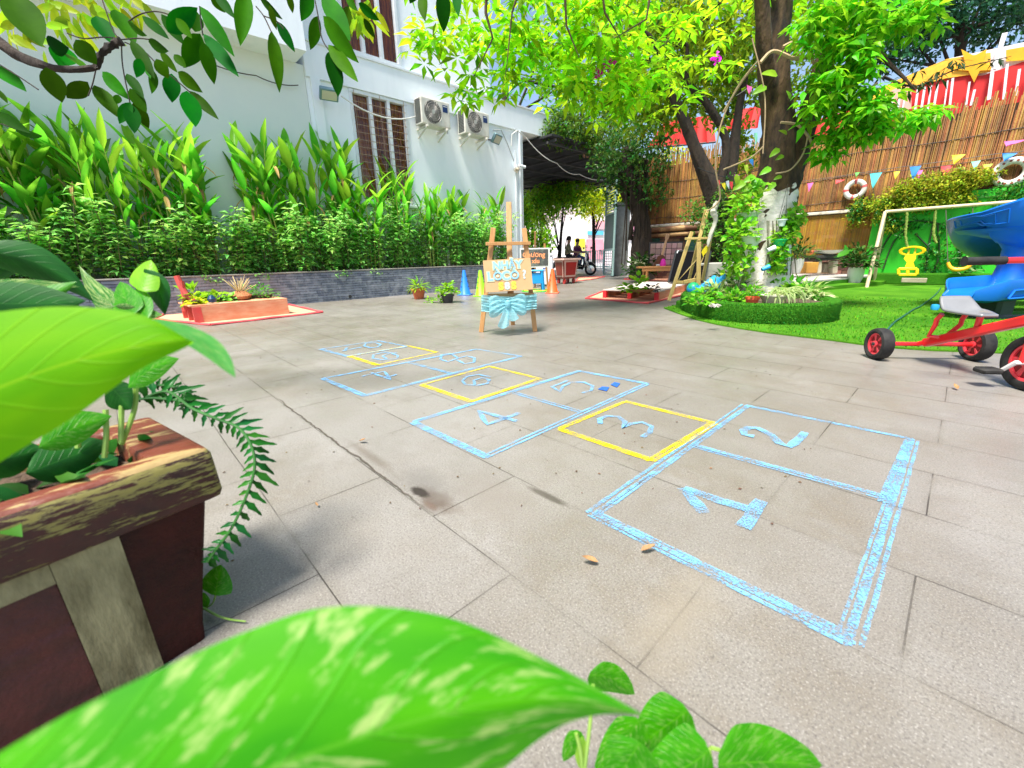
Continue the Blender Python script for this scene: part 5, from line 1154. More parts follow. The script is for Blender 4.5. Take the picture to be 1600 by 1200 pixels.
bp_([(1340, 156), (1400, 126), (1480, 92), (1548, 82), (1548, 112), (1480, 122), (1400, 142), (1345, 168)], YO_, 'yellow_band', BY-.10)
bp_([(1572, 78), (1700, 55), (1700, 84), (1600, 94), (1572, 96)], YB_, 'yellow_band', BY-.10)
sc_ = (1522, 100); star = []
for k in range(10):
    a = pi/2+2*pi*k/10+pi; r = 36 if k % 2 == 0 else 16; star.append((sc_[0]+r*cos(a)*.95, sc_[1]-r*sin(a)*.8))
bp_(star, YB_, 'star', BY-.14)
bp_([(1340, 168), (1400, 138), (1424, 135), (1424, 170), (1340, 185)], PKB, 'pink_cloth', BY-.13)
bp_([(1548, 110), (1556, 107), (1575, 50), (1566, 52)], WB, 'white_pole', BY-.2, .08)
for (x, yt, yb, w_) in [(1404, 143, 172, 5), (1412, 143, 170, 4), (1432, 135, 168, 5), (1442, 136, 165, 5), (1452, 134, 165, 4), (1462, 132, 160, 5), (1478, 126, 160, 3), (1486, 122, 165, 5), (1512, 128, 158, 4), (1520, 140, 155, 5), (1548, 110, 146, 7), (1571, 100, 146, 5), (1590, 108, 140, 5), (1606, 104, 140, 4), (1382, 150, 205, 4), (1375, 155, 190, 3), (1365, 160, 178, 4), (1393, 148, 178, 4)]:
    mb = MB(); a, b = PY(x+3, yt, BY-.2), PY(x-3, yb+10, BY-.2); mb.bar(a, b, .035*w_/4, .03, (0, 1, 0)); mb.build('white_stripe', WB, bn, flat=True)  # pale poles, and white stripes painting the highlights on the red cloth
aw = thing('red_awning', 'red cloth awning showing above the fence behind the leaning tree', 'awning', tuple(PY(1060, 225, 15.5)))
mb = MB(); mb.sheet(PY(1010, 232, 15.5), PY(1118, 222, 15.5), PY(1112, 180, 15.8), PY(1038, 190, 15.8), 20, 8, lambda u, v: V((0, .05*sin(u*40), 0))); mb.build('cloth', mat('awning_red', (.62, .02, .02), .7, (.45, .02, .015), 3, trans=.3, tcol=(.8, .04, .02)), aw)
mb = MB(); mb.tube([PY(1010, 232, 15.5), PY(1118, 222, 15.5)], .03, 6); mb.build('pole', DARK, aw)
aw2 = thing('red_awning', 'red cloth showing between the tree stems above the fence', 'awning', tuple(PY(1190, 190, 15.5)))
mb = MB(); mb.sheet(PY(1130, 205, 15.5), PY(1185, 200, 15.5), PY(1190, 165, 15.8), PY(1150, 172, 15.8), 12, 6, lambda u, v: V((0, .05*sin(u*30), 0))); mb.sheet(PY(1278, 206, 15.5), PY(1305, 204, 15.5), PY(1305, 180, 15.6), PY(1278, 186, 15.6), 4, 3); mb.build('cloth', MATS['awning_red'], aw2)
NVL = leafmat('deep_leaf', (.018, .085, .035), .7, .35, .2, (.03, .12, .05), 1.)
def bigtree(label, x, D, y0, rx, rz, n, m_, lo, hi, cx=None, spots=()):
    p = PZ(x, D, 0); t = thing('tree', label, 'tree', tuple(p)); mb = MB(); top = PV(x, y0, D); trunk_tube(mb, [p, p.lerp(top, .5), top], [.3, .22, .1], 8)
    for (sx, sy, r_, n_) in spots: mb.tube([p.lerp(top, U(.6, .95)), PV(sx, sy, D)], [.08, .02], 5)
    mb.build('trunk', BARK, t); mb = MB()
    for (sx, sy, r_, n_) in spots: cloud(mb, PV(sx, sy, D), r_, r_, r_*.6, n_, sm(lo, hi))
    mb.build('crown', m_, t, flat=True)
bigtree('dark blue green tree above the red banner at the top right', 1500, 17, 20, 1, 1, 1, NVL, .14, .26, None,
    [(1400, 30, 1.6, 330), (1450, 10, 1.8, 420), (1500, 40, 1.5, 210), (1540, -10, 2.0, 420), (1590, 20, 1.6, 220), (1430, 70, 1.2, 150), (1380, 90, 1.1, 130), (1560, 50, 1.2, 60), (1640, -20, 2.4, 380), (1480, -70, 2.6, 420)])
bigtree('tall olive tree behind the fence between the red awnings', 1150, 20, 60, 1, 1, 1, OLV, .18, .34, None,
    [(1100, 150, 2.2, 240), (1150, 60, 3, 380), (1060, 40, 3, 330), (980, 110, 2.6, 330), (1230, 80, 2.6, 300), (1000, -30, 3.2, 330), (1270, 150, 1.6, 130), (1180, -60, 3.5, 300), (1310, 30, 2.2, 240)])
bigtree('pale green tree rising behind the olive creeper on the roof', 790, 22, 60, 1, 1, 1, BRT, .18, .34, None,
    [(900, 120, 2.4, 330), (940, 30, 2.6, 330), (870, 20, 2.2, 160), (980, 170, 2.0, 260), (1030, 170, 1.8, 200)])
mb = MB()
for (x, y) in ((938, 107), (944, 103), (953, 100), (934, 112), (1117, 88), (1119, 93)):
    for k in range(10): mb.dia(PV(x, y, 6.2 if x < 1000 else 8)+rdir()*.04, rdir(), rdir(), .07, .06)
tag(mb.build('magenta_blossom', mat('magenta', (.75, .03, .60), .6, trans=.4), flat=True), 'magenta bougainvillea blossoms showing through the canopy', 'flowers')
# dark palmate twig in front of the banner
mb = MB(); trunk_tube(mb, [PV(1380, 120, 6.5), PV(1430, 135, 6.5), PV(1490, 110, 6.5), PV(1550, 95, 6.5), PV(1580, 88, 6.5)], [.02, .012, .008, .006, .003], 5)
tw = thing('overhanging_twig', 'dark backlit twig with fingered leaves in front of the yellow star banner', 'twig', tuple(PV(1430, 135, 6.5))); mb.build('stem', BARK, tw); mb = MB()
for (x, y) in ((1412, 120), (1425, 128), (1440, 126), (1452, 122), (1462, 112), (1478, 104), (1490, 100), (1500, 96), (1420, 140), (1448, 130), (1470, 122), (1545, 96), (1560, 90), (1435, 110), (1490, 92)):
    palm_cluster(mb, PV(x, y, 6.5), .17, 5, .24, 1.2)
mb.build('foliage', leafmat('twig_leaf', (.03, .06, .012), .5, .4, .25), tw, flat=True)
# ================================================================== ROUND PLANTER
RC = V((-1.72, 6.08, 0)); RR = .80; RH = .235
def deep(mb):
    for i_, v_ in enumerate(mb.v):
        q_ = V(v_)-RC; y_ = q_.dot(CY)
        if y_ > 0: mb.v[i_] = tuple(V(v_)+CY*(y_*1.0))
rp = thing('round_planter', 'low round planter wall covered in green artificial turf around the big tree', 'planter', tuple(RC))
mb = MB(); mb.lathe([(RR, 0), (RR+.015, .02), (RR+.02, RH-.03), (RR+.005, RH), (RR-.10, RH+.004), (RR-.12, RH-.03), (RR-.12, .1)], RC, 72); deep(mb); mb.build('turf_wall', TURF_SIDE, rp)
mb = MB(); bl = random.Random(8)
for k in range(16000):
    a = bl.uniform(0, 6.283); z = bl.uniform(.01, RH); d = V((cos(a), sin(a), 0)); p = RC+d*(RR+.015)+CZ*z; s_ = V((-sin(a), cos(a), 0))*.0035
    if bl.random() < .2: p = RC+d*(RR-bl.uniform(0, .1))+CZ*RH
    mb.add([p-s_, p+s_, p+d*bl.uniform(.008, .02)+V((0, 0, bl.uniform(-.012, .014)))], [(0, 1, 2)])
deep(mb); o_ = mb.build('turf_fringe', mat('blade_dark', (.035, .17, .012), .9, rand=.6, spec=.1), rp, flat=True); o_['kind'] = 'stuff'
mb = MB(); mb.lathe([(0, .215), (.1, .20), (.2, .212), (.3, .195), (.4, .208), (.5, .19), (.6, .2), (RR-.11, .185)], RC, 40); deep(mb); mb.build('soil', SOIL, rp)
step = [G(1037, 482), G(1090, 500), G(1135, 486), G(1090, 470)]
ts = tag((lambda m_: (m_.box(((step[0]+step[2])/2)+V((.02, .12, .06)), (.55, .42, .12), rz_, .02), m_)[1])(MB()).build('turf_step', TURF_SIDE), 'small turf covered step left of the round planter', 'step')
VAR = leafmat('variegated_leaf', (.14, .34, .04), .5, .35, .35, (.50, .55, .25), 18); MED = leafmat('medium_leaf', (.07, .30, .015), .5, .35, .4, (.14, .40, .02), 4)
def rpl(label, x, y, r, n, m_, L_, asp, h, kind='dia', z=.19):
    p = G(x, y, z); t = thing('planter_plant', label, 'plant', tuple(p)); mb = MB(); leafy(mb, p, r, n, L_, asp, .5, kind, h); mb.build('foliage', m_, t, flat=(kind == 'dia'))
    mb = MB()
    for k in range(7): d = rdir(); mb.tube([p, p+V((d.x*.5, d.y*.5, abs(d.z)*h))*r*.8], .006, 4)
    mb.build('stem', STEM, t)
rpl('variegated cream and green foliage at the left of the round planter', 1118, 466, .24, 170, VAR, .12, .42, .9)
rpl('green broad leaved plant behind the left edge of the round planter', 1100, 468, .20, 110, MED, .11, .6, .7)
rpl('low green ground plant in front of the trunk, left of the red pot', 1148, 472, .20, 170, MED, .09, .6, .7)
rpl('yellow variegated plant against the left side of the white trunk', 1150, 462, .26, 140, VAR, .16, .35, 1.3)
rpl('dark green plant with red stems behind the variegated foliage', 1140, 455, .3, 120, DKL, .16, .4, 1.5)
rpl('glossy green plant right of the white bowl in the round planter', 1240, 464, .24, 170, MED, .13, .55, .9)
rpl('green striped plant at the right side of the round planter', 1262, 466, .22, 120, VAR, .16, .25, 1.0)
rpl('leafy green plant tucked behind the white bowl', 1212, 458, .28, 160, MED, .11, .5, .9)
rpl('low plant with creamy pointed leaves at the right rim of the planter', 1280, 468, .16, 26, mat('cream_leaf', (.60, .62, .42), .5, (.40, .48, .22), 8, trans=.3), .20, .22, .5, 'leaf')
rpl('trailing green plant at the far left of the planter by the blue watering can', 1092, 476, .16, 80, MED, .08, .6, .7)
def pot(label, x, y, z, r0, r1, h, m_, name='flower_pot'):
    p = G(x, y, z); o = MB(); o.lathe(pot_prof(r0, r1, h, .012), p, 22); return tag(o.build(name, m_), label, 'pot')
p = G(1174, 477, .20); t = thing('potted_plant', 'small orange red ribbed pot in front of the tree trunk', 'potted plant', tuple(p)); mb = MB(); mb.lathe(pot_prof(.055, .07, .10, .008), p, 22); mb.build('pot', mat('red_pot', (.75, .10, .04), .55), t); mb = MB(); leafy(mb, p+CZ*.10, .14, 80, .07, .6, .5); mb.build('foliage', MED, t, flat=True)
p = G(1207, 476, .20); t = thing('potted_plant', 'cream oval bowl with arching spider plant in front of the trunk', 'potted plant', tuple(p)); mb = MB(); mb.lathe([(0, 0), (.08, 0), (.13, .07), (.150, .105), (.160, .11), (.160, .118), (.14, .114), (.12, .09), (0, .08)], p, 28); mb.build('bowl', mat('cream_bowl', (.70, .66, .55), .45, (.45, .38, .28), 5, contrast=(.55, .75)), t)
mb = MB()
for k in range(60): a = U(0, 6.3); d = V((cos(a), sin(a), U(.5, 1.8))).normalized(); mb.leaf(p+CX*U(-.05, .22)+CZ*.12, d, (CZ-d*d.z+V((0, 0, .01))).normalized(), U(.28, .48), .02, bend=U(1.6, 3.2), fold=.4, n=7)
mb.build('foliage', leafmat('spider_leaf', (.38, .50, .20), .3, .4, .4), t)
mb = MB()
for k in range(8): mb.dia(G(1108, 480, .25)+V((U(-.06, .1), U(-.05, .05), 0)), V((U(-1, 1), U(-1, 1), .4)).normalized(), CZ, .08, .05)
tag(mb.build('white_blossom', mat('blossom', (.75, .72, .66), .6), flat=True), 'white blossoms at the left rim of the round planter', 'flowers')
# hanging pots on the trunk
def hang(label, x, y, D, r, h, m_, n, L_, trail, cx=0):
    p = PV(x, y, D); t = thing('hanging_pot', label, 'hanging pot', tuple(p)); mb = MB(); mb.lathe([(0, -h), (r*.7, -h), (r, 0), (r+.012, .005), (r+.012, .02), (r-.01, .02), (0, 0)], p, 20); mb.build('pot', m_, t)
    mb = MB(); mb.tube([p+CX*r, p+CZ*.45, p-CX*r], .005, 4); mb.build('hanger', CABD, t)
    mb = MB(); leafy(mb, p+CZ*.02+CX*cx, r*1.9, n, L_, .72, .2, 'dia', .8)
    for k in range(trail):
        a = CX*(cx+U(-r*1.5, r*1.5))-CY*U(0, r); q = p+a
        for j in range(U(4, 11).__int__()): mb.dia(q-CZ*(j*.05)+rdir()*.04, (V((U(-1, 1), U(-1, 1), U(-.8, .2)))).normalized(), (CZ-CY*.8).normalized(), L_*U(.8, 1.1), L_*.7, .1, .3)
    mb.build('foliage', PTH, t, flat=True)
PTH = leafmat('pothos_leaf', (.12, .42, .015), .5, .32, .45, (.28, .52, .04), 5)
hang('pale green hanging pot with pothos at the upper left of the trunk', 1169, 335, 6.1, .135, .14, mat('pale_green_pot', (.45, .58, .42), .5), 100, .10, 14, -.10)
hang('second pale hanging pot with pothos lower on the left of the trunk', 1173, 372, 5.95, .12, .14, mat('pale_green_pot2', (.55, .66, .50), .5), 100, .10, 14, -.15)
hang('small bright green hanging pot on the right of the trunk', 1218, 376, 5.95, .085, .07, mat('bright_green_pot', (.02, .55, .15), .4), 60, .09, 8, .04)
hang('small white hanging pot with macrame cord on the right of the trunk', 1222, 345, 5.95, .05, .07, TRIM, 16, .09, 6, .15)
t = thing('trailing_pothos', 'pothos vines trailing down the right side of the whitewashed trunk', 'plant', tuple(PV(1240, 350, 6.1))); mb = MB()
for (x, y, rx, rz, n) in [(1243, 338, .16, .14, 60), (1232, 355, .16, .14, 60), (1214, 400, .12, .2, 44), (1214, 425, .08, .16, 28), (1145, 395, .10, .35, 36), (1150, 420, .10, .2, 24), (1170, 310, .2, .13, 60), (1185, 290, .16, .12, 30)]: cloud(mb, PV(x, y, 6.0), rx, .1, rz, n, lambda m_, p: m_.dia(p, (rdir()-CY*.3).normalized(), (CZ-CY).normalized(), U(.08, .12), U(.06, .08), .1, .3))
mb.build('foliage', PTH, t, flat=True); mb = MB()
for k in range(10): x = U(1195, 1240); mb.tube([PV(x, 345, 6.02), PV(x+U(-6, 6), 390, 6.02), PV(x+U(-10, 10), 430, 6.0)], .006, 4)
mb.build('stem', STEM, t)
for x, y, mm, lb in ((1196, 419, mat('sky_plastic', (.02, .30, .65), .4), 'small blue plastic cup tied low on the trunk'), (1205, 389, TRIM, 'small white plastic tube on the right of the trunk')):
    mb = MB(); c = PV(x, y, 5.9); mb.lathe([(0, -.05), (.025, -.05), (.035, .05), (.03, .05), (0, -.03)], c, 12, Matrix.Rotation(1.2, 3, CY)); tag(mb.build('plastic_cup', mm), lb, 'cup')
# watering can / blue toy
p = PV(1108, 448, 6.2); t = thing('watering_toy', 'blue fish shaped plastic toy with ribs behind the round planter', 'toy', tuple(p)); BLT = mat('toy_blue', (.03, .36, .78), .4)
mb = MB(); ax = (CX*.8+CZ*.5).normalized(); mb.lathe([(0, -.20), (.06, -.19)]+[(.075+.012*(k % 2)+.002*k, -.17+.022*k) for k in range(15)]+[(.05, .17), (0, .18)], p, 16, ax.to_track_quat('Z', 'Y').to_matrix()); mb.build('body', BLT, t)
mb = MB()
for k in range(6): mb.tube([p+ax*.15, p+ax*(.24+.01*k)+CZ*(.08-.03*k)], [.02, .008], 6)
mb.build('fin', BLT, t)
p = PV(1083, 451, 6.6); mb = MB(); mb.lathe([(.10*sin(pi*k/10), -.10*cos(pi*k/10)) for k in range(11)], p, 16); t = tag(mb.build('ball', mat('ball_green', (.02, .45, .16), .35, (.03, .30, .75), 6, contrast=(.48, .52))), 'small green and blue ball between the legs of the leaning easel', 'ball')
# ================================================================== TALL EASEL LEANING BY THE PLANTER
YW = mat('yellow_wood', (.74, .55, .22), .55, (.62, .42, .13), 8, stretch=(5, 5, .8))
e2 = thing('tall_easel', 'tall empty yellow wood easel with crossed legs left of the round planter', 'easel', tuple(G(1070, 465)))
DE = 7.3
def eb(x0, y0, x1, y1, d0, d1, w_, nm='leg'):
    mb = MB(); mb.bar(PV(x0, y0, d0), PV(x1, y1, d1), w_, w_*.6, CY, .004); mb.build(nm, YW, e2)
eb(1045, 470, 1081, 362, 7.2, 7.3, .055); eb(1091, 470, 1092, 378, 7.0, 7.0, .06); eb(1076, 440, 1103, 328, 7.8, 7.3, .05, 'mast'); eb(1098, 438, 1114, 350, 7.6, 7.4, .05); eb(1092, 376, 1106, 327, 7.2, 7.3, .045, 'mast')
eb(1070, 373, 1112, 372, 7.2, 7.2, .035, 'crossbar'); eb(1058, 441, 1093, 441, 7.2, 7.2, .05, 'tray'); eb(1060, 438, 1092, 402, 7.3, 7.3, .014, 'brace'); eb(1082, 440, 1100, 400, 7.3, 7.3, .014, 'brace'); eb(1068, 441, 1088, 437, 7.15, 7.15, .06, 'tray')
mb = MB(); mb.sheet(PV(1096, 394, 7.15), PV(1107, 378, 7.15), PV(1106, 390, 7.15), PV(1099, 402, 7.15), 4, 4, lambda u, v: CY*.02*sin(u*6)); tag(mb.build('yellow_cloth', mat('yellow_cloth', (.90, .75, .02), .7)), 'bright yellow cloth scrap hanging on the tall easel', 'cloth')
mb = MB()
for k in range(60): p = PV(U(1100, 1122), U(322, 372), 7.2); mb.dia(p, rdir(), (CZ-CY).normalized(), U(.05, .08), .04)
tag(mb.build('hanging_foliage', SHR, flat=True), 'leafy sprigs hanging at the top of the tall easel', 'plant')
mb = MB(); trunk_tube(mb, [PV(1121, 315, 7.1), PV(1115, 330, 7.1), PV(1118, 345, 7.1), PV(1110, 368, 7.1), PV(1106, 385, 7.1)], [.035, .05, .03, .035, .015], 7, 5, .3); tag(mb.build('white_driftwood', mat('driftwood', (.72, .68, .58), .8)), 'pale peeling driftwood branch hung beside the tall easel', 'branch')
# big black board
t = thing('black_board', 'large black board leaning behind the tall easel', 'blackboard', tuple(G(1060, 441))); mb = MB(); q = [PV(1044, 441, 9.4), PV(1098, 441, 9.2), PV(1110, 393, 9.6), PV(1056, 392, 9.9)]; mb.prism(q, .03, CY); mb.build('board', mat('matte_black', (.004, .004, .005), .9, spec=.05), t, flat=True)
mb = MB(); 
for a, b in zip(q, q[1:]+q[:1]): mb.bar(a-CY*.01, b-CY*.01, .03, .03, CY)
mb.build('frame', mat('frame_black', (.02, .02, .02), .5), t, flat=True)
mb = MB(); mb.bar(q[3]-CY*.04+CX*.03, q[3]-CY*.04+CX*.15, .02); mb.bar(q[3]-CY*.04+CX*.03, q[3]-CY*.04+CX*.0-CZ*.2, .02); mb.build('corner_mark', TRIM, t, flat=True)
# low wall piece by the leaning tree
mb = MB(); p = PV(1122, 430, 9.6); mb.box(p-CZ*.1, (.95, .3, .75), rz_, .02); tag(mb.build('low_wall', mat('lowwall', (.36, .35, .31), .85, (.25, .25, .21), 3, bump=.3)), 'short grey concrete wall behind the blue toy', 'wall')
# bench with toys
OW = mat('orange_wood', (.70, .33, .12), .55, (.62, .26, .08), 6, stretch=(5, 1, 1))
bz = PZ(1031, 12.6, 0); t = thing('wooden_bench', 'low orange wood bench in front of the pink tile panel', 'bench', tuple(bz)); yb = PV(1031, 417, 12.6).z; mb = MB(); mb.box(bz+CZ*yb, (1.35, .42, .05), rz_, .008); mb.build('seat', OW, t); mb = MB(); mb.box(bz+CZ*(yb-.07)-CY*.17, (1.2, .03, .08), rz_); mb.build('apron', OW, t)
for i in (-1, 1):
    for j in (-1, 1): mb = MB(); mb.bar(bz+CX*(i*.45)+CY*(j*.15), bz+CX*(i*.45)+CY*(j*.15)+CZ*yb, .07, .05); mb.build('leg', OW, t)
q = bz+CX*.05+CZ*(yb+.025); mb = MB(); mb.lathe([(0, 0), (.08, 0), (.09, .04), (.07, .12), (.05, .18), (.03, .2), (0, .2)], q, 14); tag(mb.build('pink_toy', mat('hot_pink', (.85, .02, .45), .4)), 'hot pink plastic toy standing on the orange bench', 'toy')
q = bz-CX*.10+CZ*(yb+.05); mb = MB(); mb.tube([q-CX*.05, q+CX*.05], .025, 8); tag(mb.build('white_cup', TRIM), 'tiny white cup on the orange bench', 'cup')
tp = thing('tile_panel', 'pink square tiled panel standing against the brick wall', 'panel', tuple(PZ(1032, 13.1, .5))); a = PV(1015, 416, 13.1); w2 = .235; h2 = .235
mb = MB(); mb.box(a+CX*.47+CZ*.34+CY*.05, (1.0, .04, .72), rz_); mb.build('grout', DARK, tp, flat=True); mb = MB()
for i in range(6):
    for j in range(4): mb.box(a+CX*(.07+i*.16)+CZ*(.10+j*.16)+CY*.02, (.145, .02, .145), rz_, .006)
mb.build('tile', mat('pink_tile', (.62, .36, .34), .5, (.50, .27, .26), 2, rand=.3), tp)
gu = thing('toy_guitar', 'small wooden ukulele leaning against the pink tile panel', 'ukulele', tuple(PV(1036, 416, 12.7)))
g0, g1 = PV(1033, 404, 12.7), PV(1043, 368, 12.75); ga = (g1-g0).normalized(); gr = Matrix((ga.cross(CY), ga, ga.cross(CY).cross(ga))).transposed(); mb = MB()
mb.bar(g0, g1, .06, .03, CY, .004); mb.bar(g1-ga*.10, g1+ga*.04, .10, .03, CY, .006); mb.build('neck', mat('guitar_wood', (.65, .36, .20), .5), gu); mb = MB()
for (o_, r_g) in ((-.02, .12), (-.20, .16)): mb.lathe([(0, -.04), (r_g, -.04), (r_g, .04), (0, .04)], g0+ga*o_, 18, CY.to_track_quat('Z', 'Y').to_matrix())
mb.build('body', mat('guitar_dark', (.16, .06, .03), .4), gu)
mb = MB(); p = PZ(1000, 13.2, 0); leafy(mb, p+CZ*.25, .6, 260, .18, .5, .8); tag(mb.build('dark_plant', DKL, flat=True), 'dark leafy plant at the foot of the gate tree', 'plant')
mb = MB(); leafy(mb, PV(998, 412, 13), .22, 16, .22, .5, .3, 'leaf'); tag(mb.build('pale_leaf_plant', mat('cream_leaf', (.60, .62, .42))), 'pale green broad leaves left of the orange bench', 'plant')
# ================================================================== PLATFORM, POTS, TABLE RIGHT OF TREE
PLT = mat('platform_grey', (.42, .40, .37), .7, (.34, .32, .30), 3); c0, c1, c2, c3 = G(1215, 443, .2), G(1362, 431, .2), G(1350, 424, .2), G(1200, 428, .2)
pf = thing('stone_platform', 'low grey stone platform with turf sides behind the round planter', 'platform', tuple(c0)); mb = MB(); mb.prism([c0, c1, c2, c3], -.03, CZ); mb.build('slab', PLT, pf, flat=True); mb = MB(); mb.prism([c0-CZ*.032, c1-CZ*.032, c2-CZ*.032, c3-CZ*.032], -.165, CZ); mb.build('turf_side', TURF_SIDE, pf, flat=True)
s0, s1, s2, s3 = G(1268, 450, .09), G(1380, 440, .09), G(1392, 436, .09), G(1345, 433, .09); mb = MB(); mb.prism([s0, s1, s2, s3, G(1250, 442, .09)], -.085, CZ); tag(mb.build('turf_kerb', TURF, flat=True), 'raised turf kerb in front of the stone platform', 'kerb')
def bigpot(label, x, yb, yt, D, m_, leafm, lr, n, L_, extra=None):
    p = PV(x, yb, D); h = PV(x, yt, D).z-p.z; t = thing('potted_plant', label, 'potted plant', tuple(p)); r = h*.40; mb = MB(); mb.lathe([(0, 0), (r*.62, 0), (r*.92, h*.45), (r, h*.8), (r*.95, h), (r*.85, h), (r*.85, h*.93), (0, h*.93)], p, 24); mb.build('pot', m_, t); mb = MB(); leafy(mb, p+CZ*h, lr, n, L_, .4, .6, 'dia', 1.2)
    mb.build('foliage', leafm, t, flat=True); mb = MB()
    for k in range(8): d = rdir(); mb.tube([p+CZ*h*.9, p+CZ*h+V((d.x*.6, d.y*.6, abs(d.z)))*lr*.8], .008, 4)
    mb.build('stem', STEM, t); return p, h
PWH = mat('pot_white', (.76, .74, .70), .35, (.66, .64, .58), 3)
bigpot('white pot with dark fern on the stone platform beside the trunk', 1243, 427, 404, 10.3, PWH, DKL, .38, 170, .16); p, h = bigpot('tall white pot with bushy dark plant next to the swing post', 1333, 446, 418, 9.6, PWH, DKL, .42, 420, .15)
mb = MB(); mb.leaf(PV(1308, 402, 9.5), (CX*.9+CZ*.55).normalized(), (CZ-CX*.3-CY*.5).normalized(), .42, .16, .2, .25, 6); mb.leaf(PV(1322, 400, 9.6), (CX*-.2+CZ*.9).normalized(), (CY*-.9+CZ*.1).normalized(), .25, .12, .2, .25, 6); tag(mb.build('broad_leaf', leafmat('broad_leaf', (.05, .28, .02), .2)), 'large light edged leaf beside the tall white pot', 'leaf')
tt = thing('garden_table', 'dark low table with pale log legs against the golden bamboo screen', 'table', tuple(PV(1290, 427, 10.8))); DT_ = 10.9
mb = MB(); a = PV(1265, 402, DT_); b = PV(1310, 399, DT_); mb.bar(a, b, .5, .07, CZ, .01); mb.build('tabletop', mat('table_dark', (.03, .028, .026), .6), tt)
mb = MB(); mb.bar(a-CZ*.07, b-CZ*.07, .44, .05, CZ); mb.build('apron', mat('table_dark', (.03, .028, .026)), tt)
LOGP = mat('log_pale', (.50, .45, .34), .8, (.36, .30, .20), 5)
for x in (1276, 1301): mb = MB(); mb.bar(PV(x, 427, DT_-.1), PV(x+1, 407, DT_-.1), .12, .2, CY, .02); mb.build('leg', LOGP, tt)
mb = MB(); p = PV(1291, 396, DT_-.05); mb.lathe([(0, 0), (.18, .01), (.30, .06), (.33, .11), (.30, .11), (.15, .04), (0, .03)], p-CZ*.03, 26); tag(mb.build('white_bowl', PWH), 'long white basin on the dark garden table', 'bowl')
mb = MB(); mb.lathe([(0, 0), (.04, 0), (.05, .07), (.03, .09), (0, .09)], PV(1268, 397, DT_-.1), 12); tag(mb.build('clay_cup', TERRA), 'small terracotta cup at the left end of the dark table', 'cup')
mb = MB(); mb.box(PV(1264, 418, DT_-.1), (.30, .25, .26), rz_, .01); tag(mb.build('wooden_box', mat('gold_wood', (.50, .26, .04), .6, (.36, .16, .03), 5)), 'golden wooden box under the left end of the dark table', 'box')
mb = MB(); mb.box(PV(1291, 418, DT_+.1), (.22, .2, .24), rz_, .03); tag(mb.build('grey_stone_block', LOGP), 'grey stone block between the pale table legs', 'block')
hm = PV(1227, 407, 10.2); t = thing('metal_urn', 'shiny dark and silver banded urn beside the white fern pot', 'urn', tuple(hm)); mb = MB(); mb.lathe([(0, -.28), (.12, -.28), (.15, -.1), (.14, 0), (.15, .08), (.10, .16), (0, .17)], hm, 20); mb.build('body', BLK, t)
mb = MB(); mb.lathe([(.152, -.02), (.158, 0), (.152, .02)], hm, 20); mb.lathe([(.155, .05), (.158, .08), (.13, .13), (.10, .165)], hm, 20); mb.build('silver_band', CHR, t)
# ================================================================== SWING
SWW = mat('swing_wood', (.62, .52, .34), .6, (.50, .38, .22), 6, stretch=(3, 3, 1))
sw = thing('garden_swing', 'pale wooden swing frame with a long top beam in front of the green board', 'swing', (-1.4, 12, 0)); tl = PY(1383, 331, 12.6); pb_ = G(1354, 450)
mb = MB(); mb.tube([pb_, tl], .034, 10); mb.build('post', SWW, sw); mb = MB(); mb.tube([V((tl.x, 13.3, 0)), tl], .034, 10); mb.build('post', SWW, sw)
zt2 = PY(1530, 320, 12.6).z; be = V((2.6, 12.6, zt2+.02)); mb = MB(); mb.tube([tl, be], .034, 10); mb.build('beam', SWW, sw)
mb = MB(); mb.tube([be, V((2.65, 11.8, 0))], .045, 10); mb.build('post', SWW, sw); mb = MB(); mb.tube([be, V((2.65, 13.3, 0))], .045, 10); mb.build('post', SWW, sw)
YP = mat('yellow_plastic', (.90, .58, .01), .35, spec=.6); VR = mat('vine_rope', (.14, .22, .03), .9, (.25, .32, .06), 20, bump=1.)
s1_ = thing('hanging_rocker', 'yellow hourglass shaped plastic swing seat with hand holes', 'swing seat', tuple(PY(1420, 410, 12.6)))
def SY(x, y): return PY(x, y, 12.6)
def holed(mb, cells, solid_th=.05):
    pass
mb = MB()
def bodyplate(poly, nm, m_=YP, th=.07, parent=s1_, Y=12.6):
    mb = MB(); mb.prism([PY(x, y, Y) for x, y in poly], th, (0, 1, 0)); mb.build(nm, m_, parent, flat=True)
bodyplate([(1415, 399), (1431, 399), (1431, 404), (1427, 410), (1429, 417), (1414, 417), (1417, 410), (1412, 404)], 'seat')
mb = MB(); cz1 = PY(1425, 392, 12.6); prof = [(.20+.045*cos(2*pi*k/8), .045*sin(2*pi*k/8)) for k in range(8)]
mb.lathe([(.155, -.03), (.165, -.04), (.205, -.04), (.22, 0), (.205, .04), (.165, .04), (.155, .03)], cz1+V((0, .03, 0)), 22, Matrix.Rotation(-pi/2+.2, 3, 'X') @ Matrix.Scale(.46, 3, (0, 1, 0)), closed=True)
mb.bar(cz1-CZ*.08+V((-.05, .03, 0)), cz1+CZ*.08+V((-.05, .03, 0)), .03); mb.bar(cz1-CZ*.08+V((.05, .03, 0)), cz1+CZ*.08+V((.05, .03, 0)), .03); mb.build('handle_ring', YP, s1_)
mb = MB(); q0, q1 = PY(1404, 420, 12.6), PY(1433, 420, 12.6); q2, q3 = PY(1404, 429, 12.6), PY(1433, 429, 12.6)
for a, b in ((q0, q1), (q2, q3), (q0, q2), (q1, q3), ((q0+q1)/2, (q2+q3)/2)): mb.bar(a, b, .055, .07, (0, 1, 0), .01)
mb.build('foot_bar', YP, s1_)
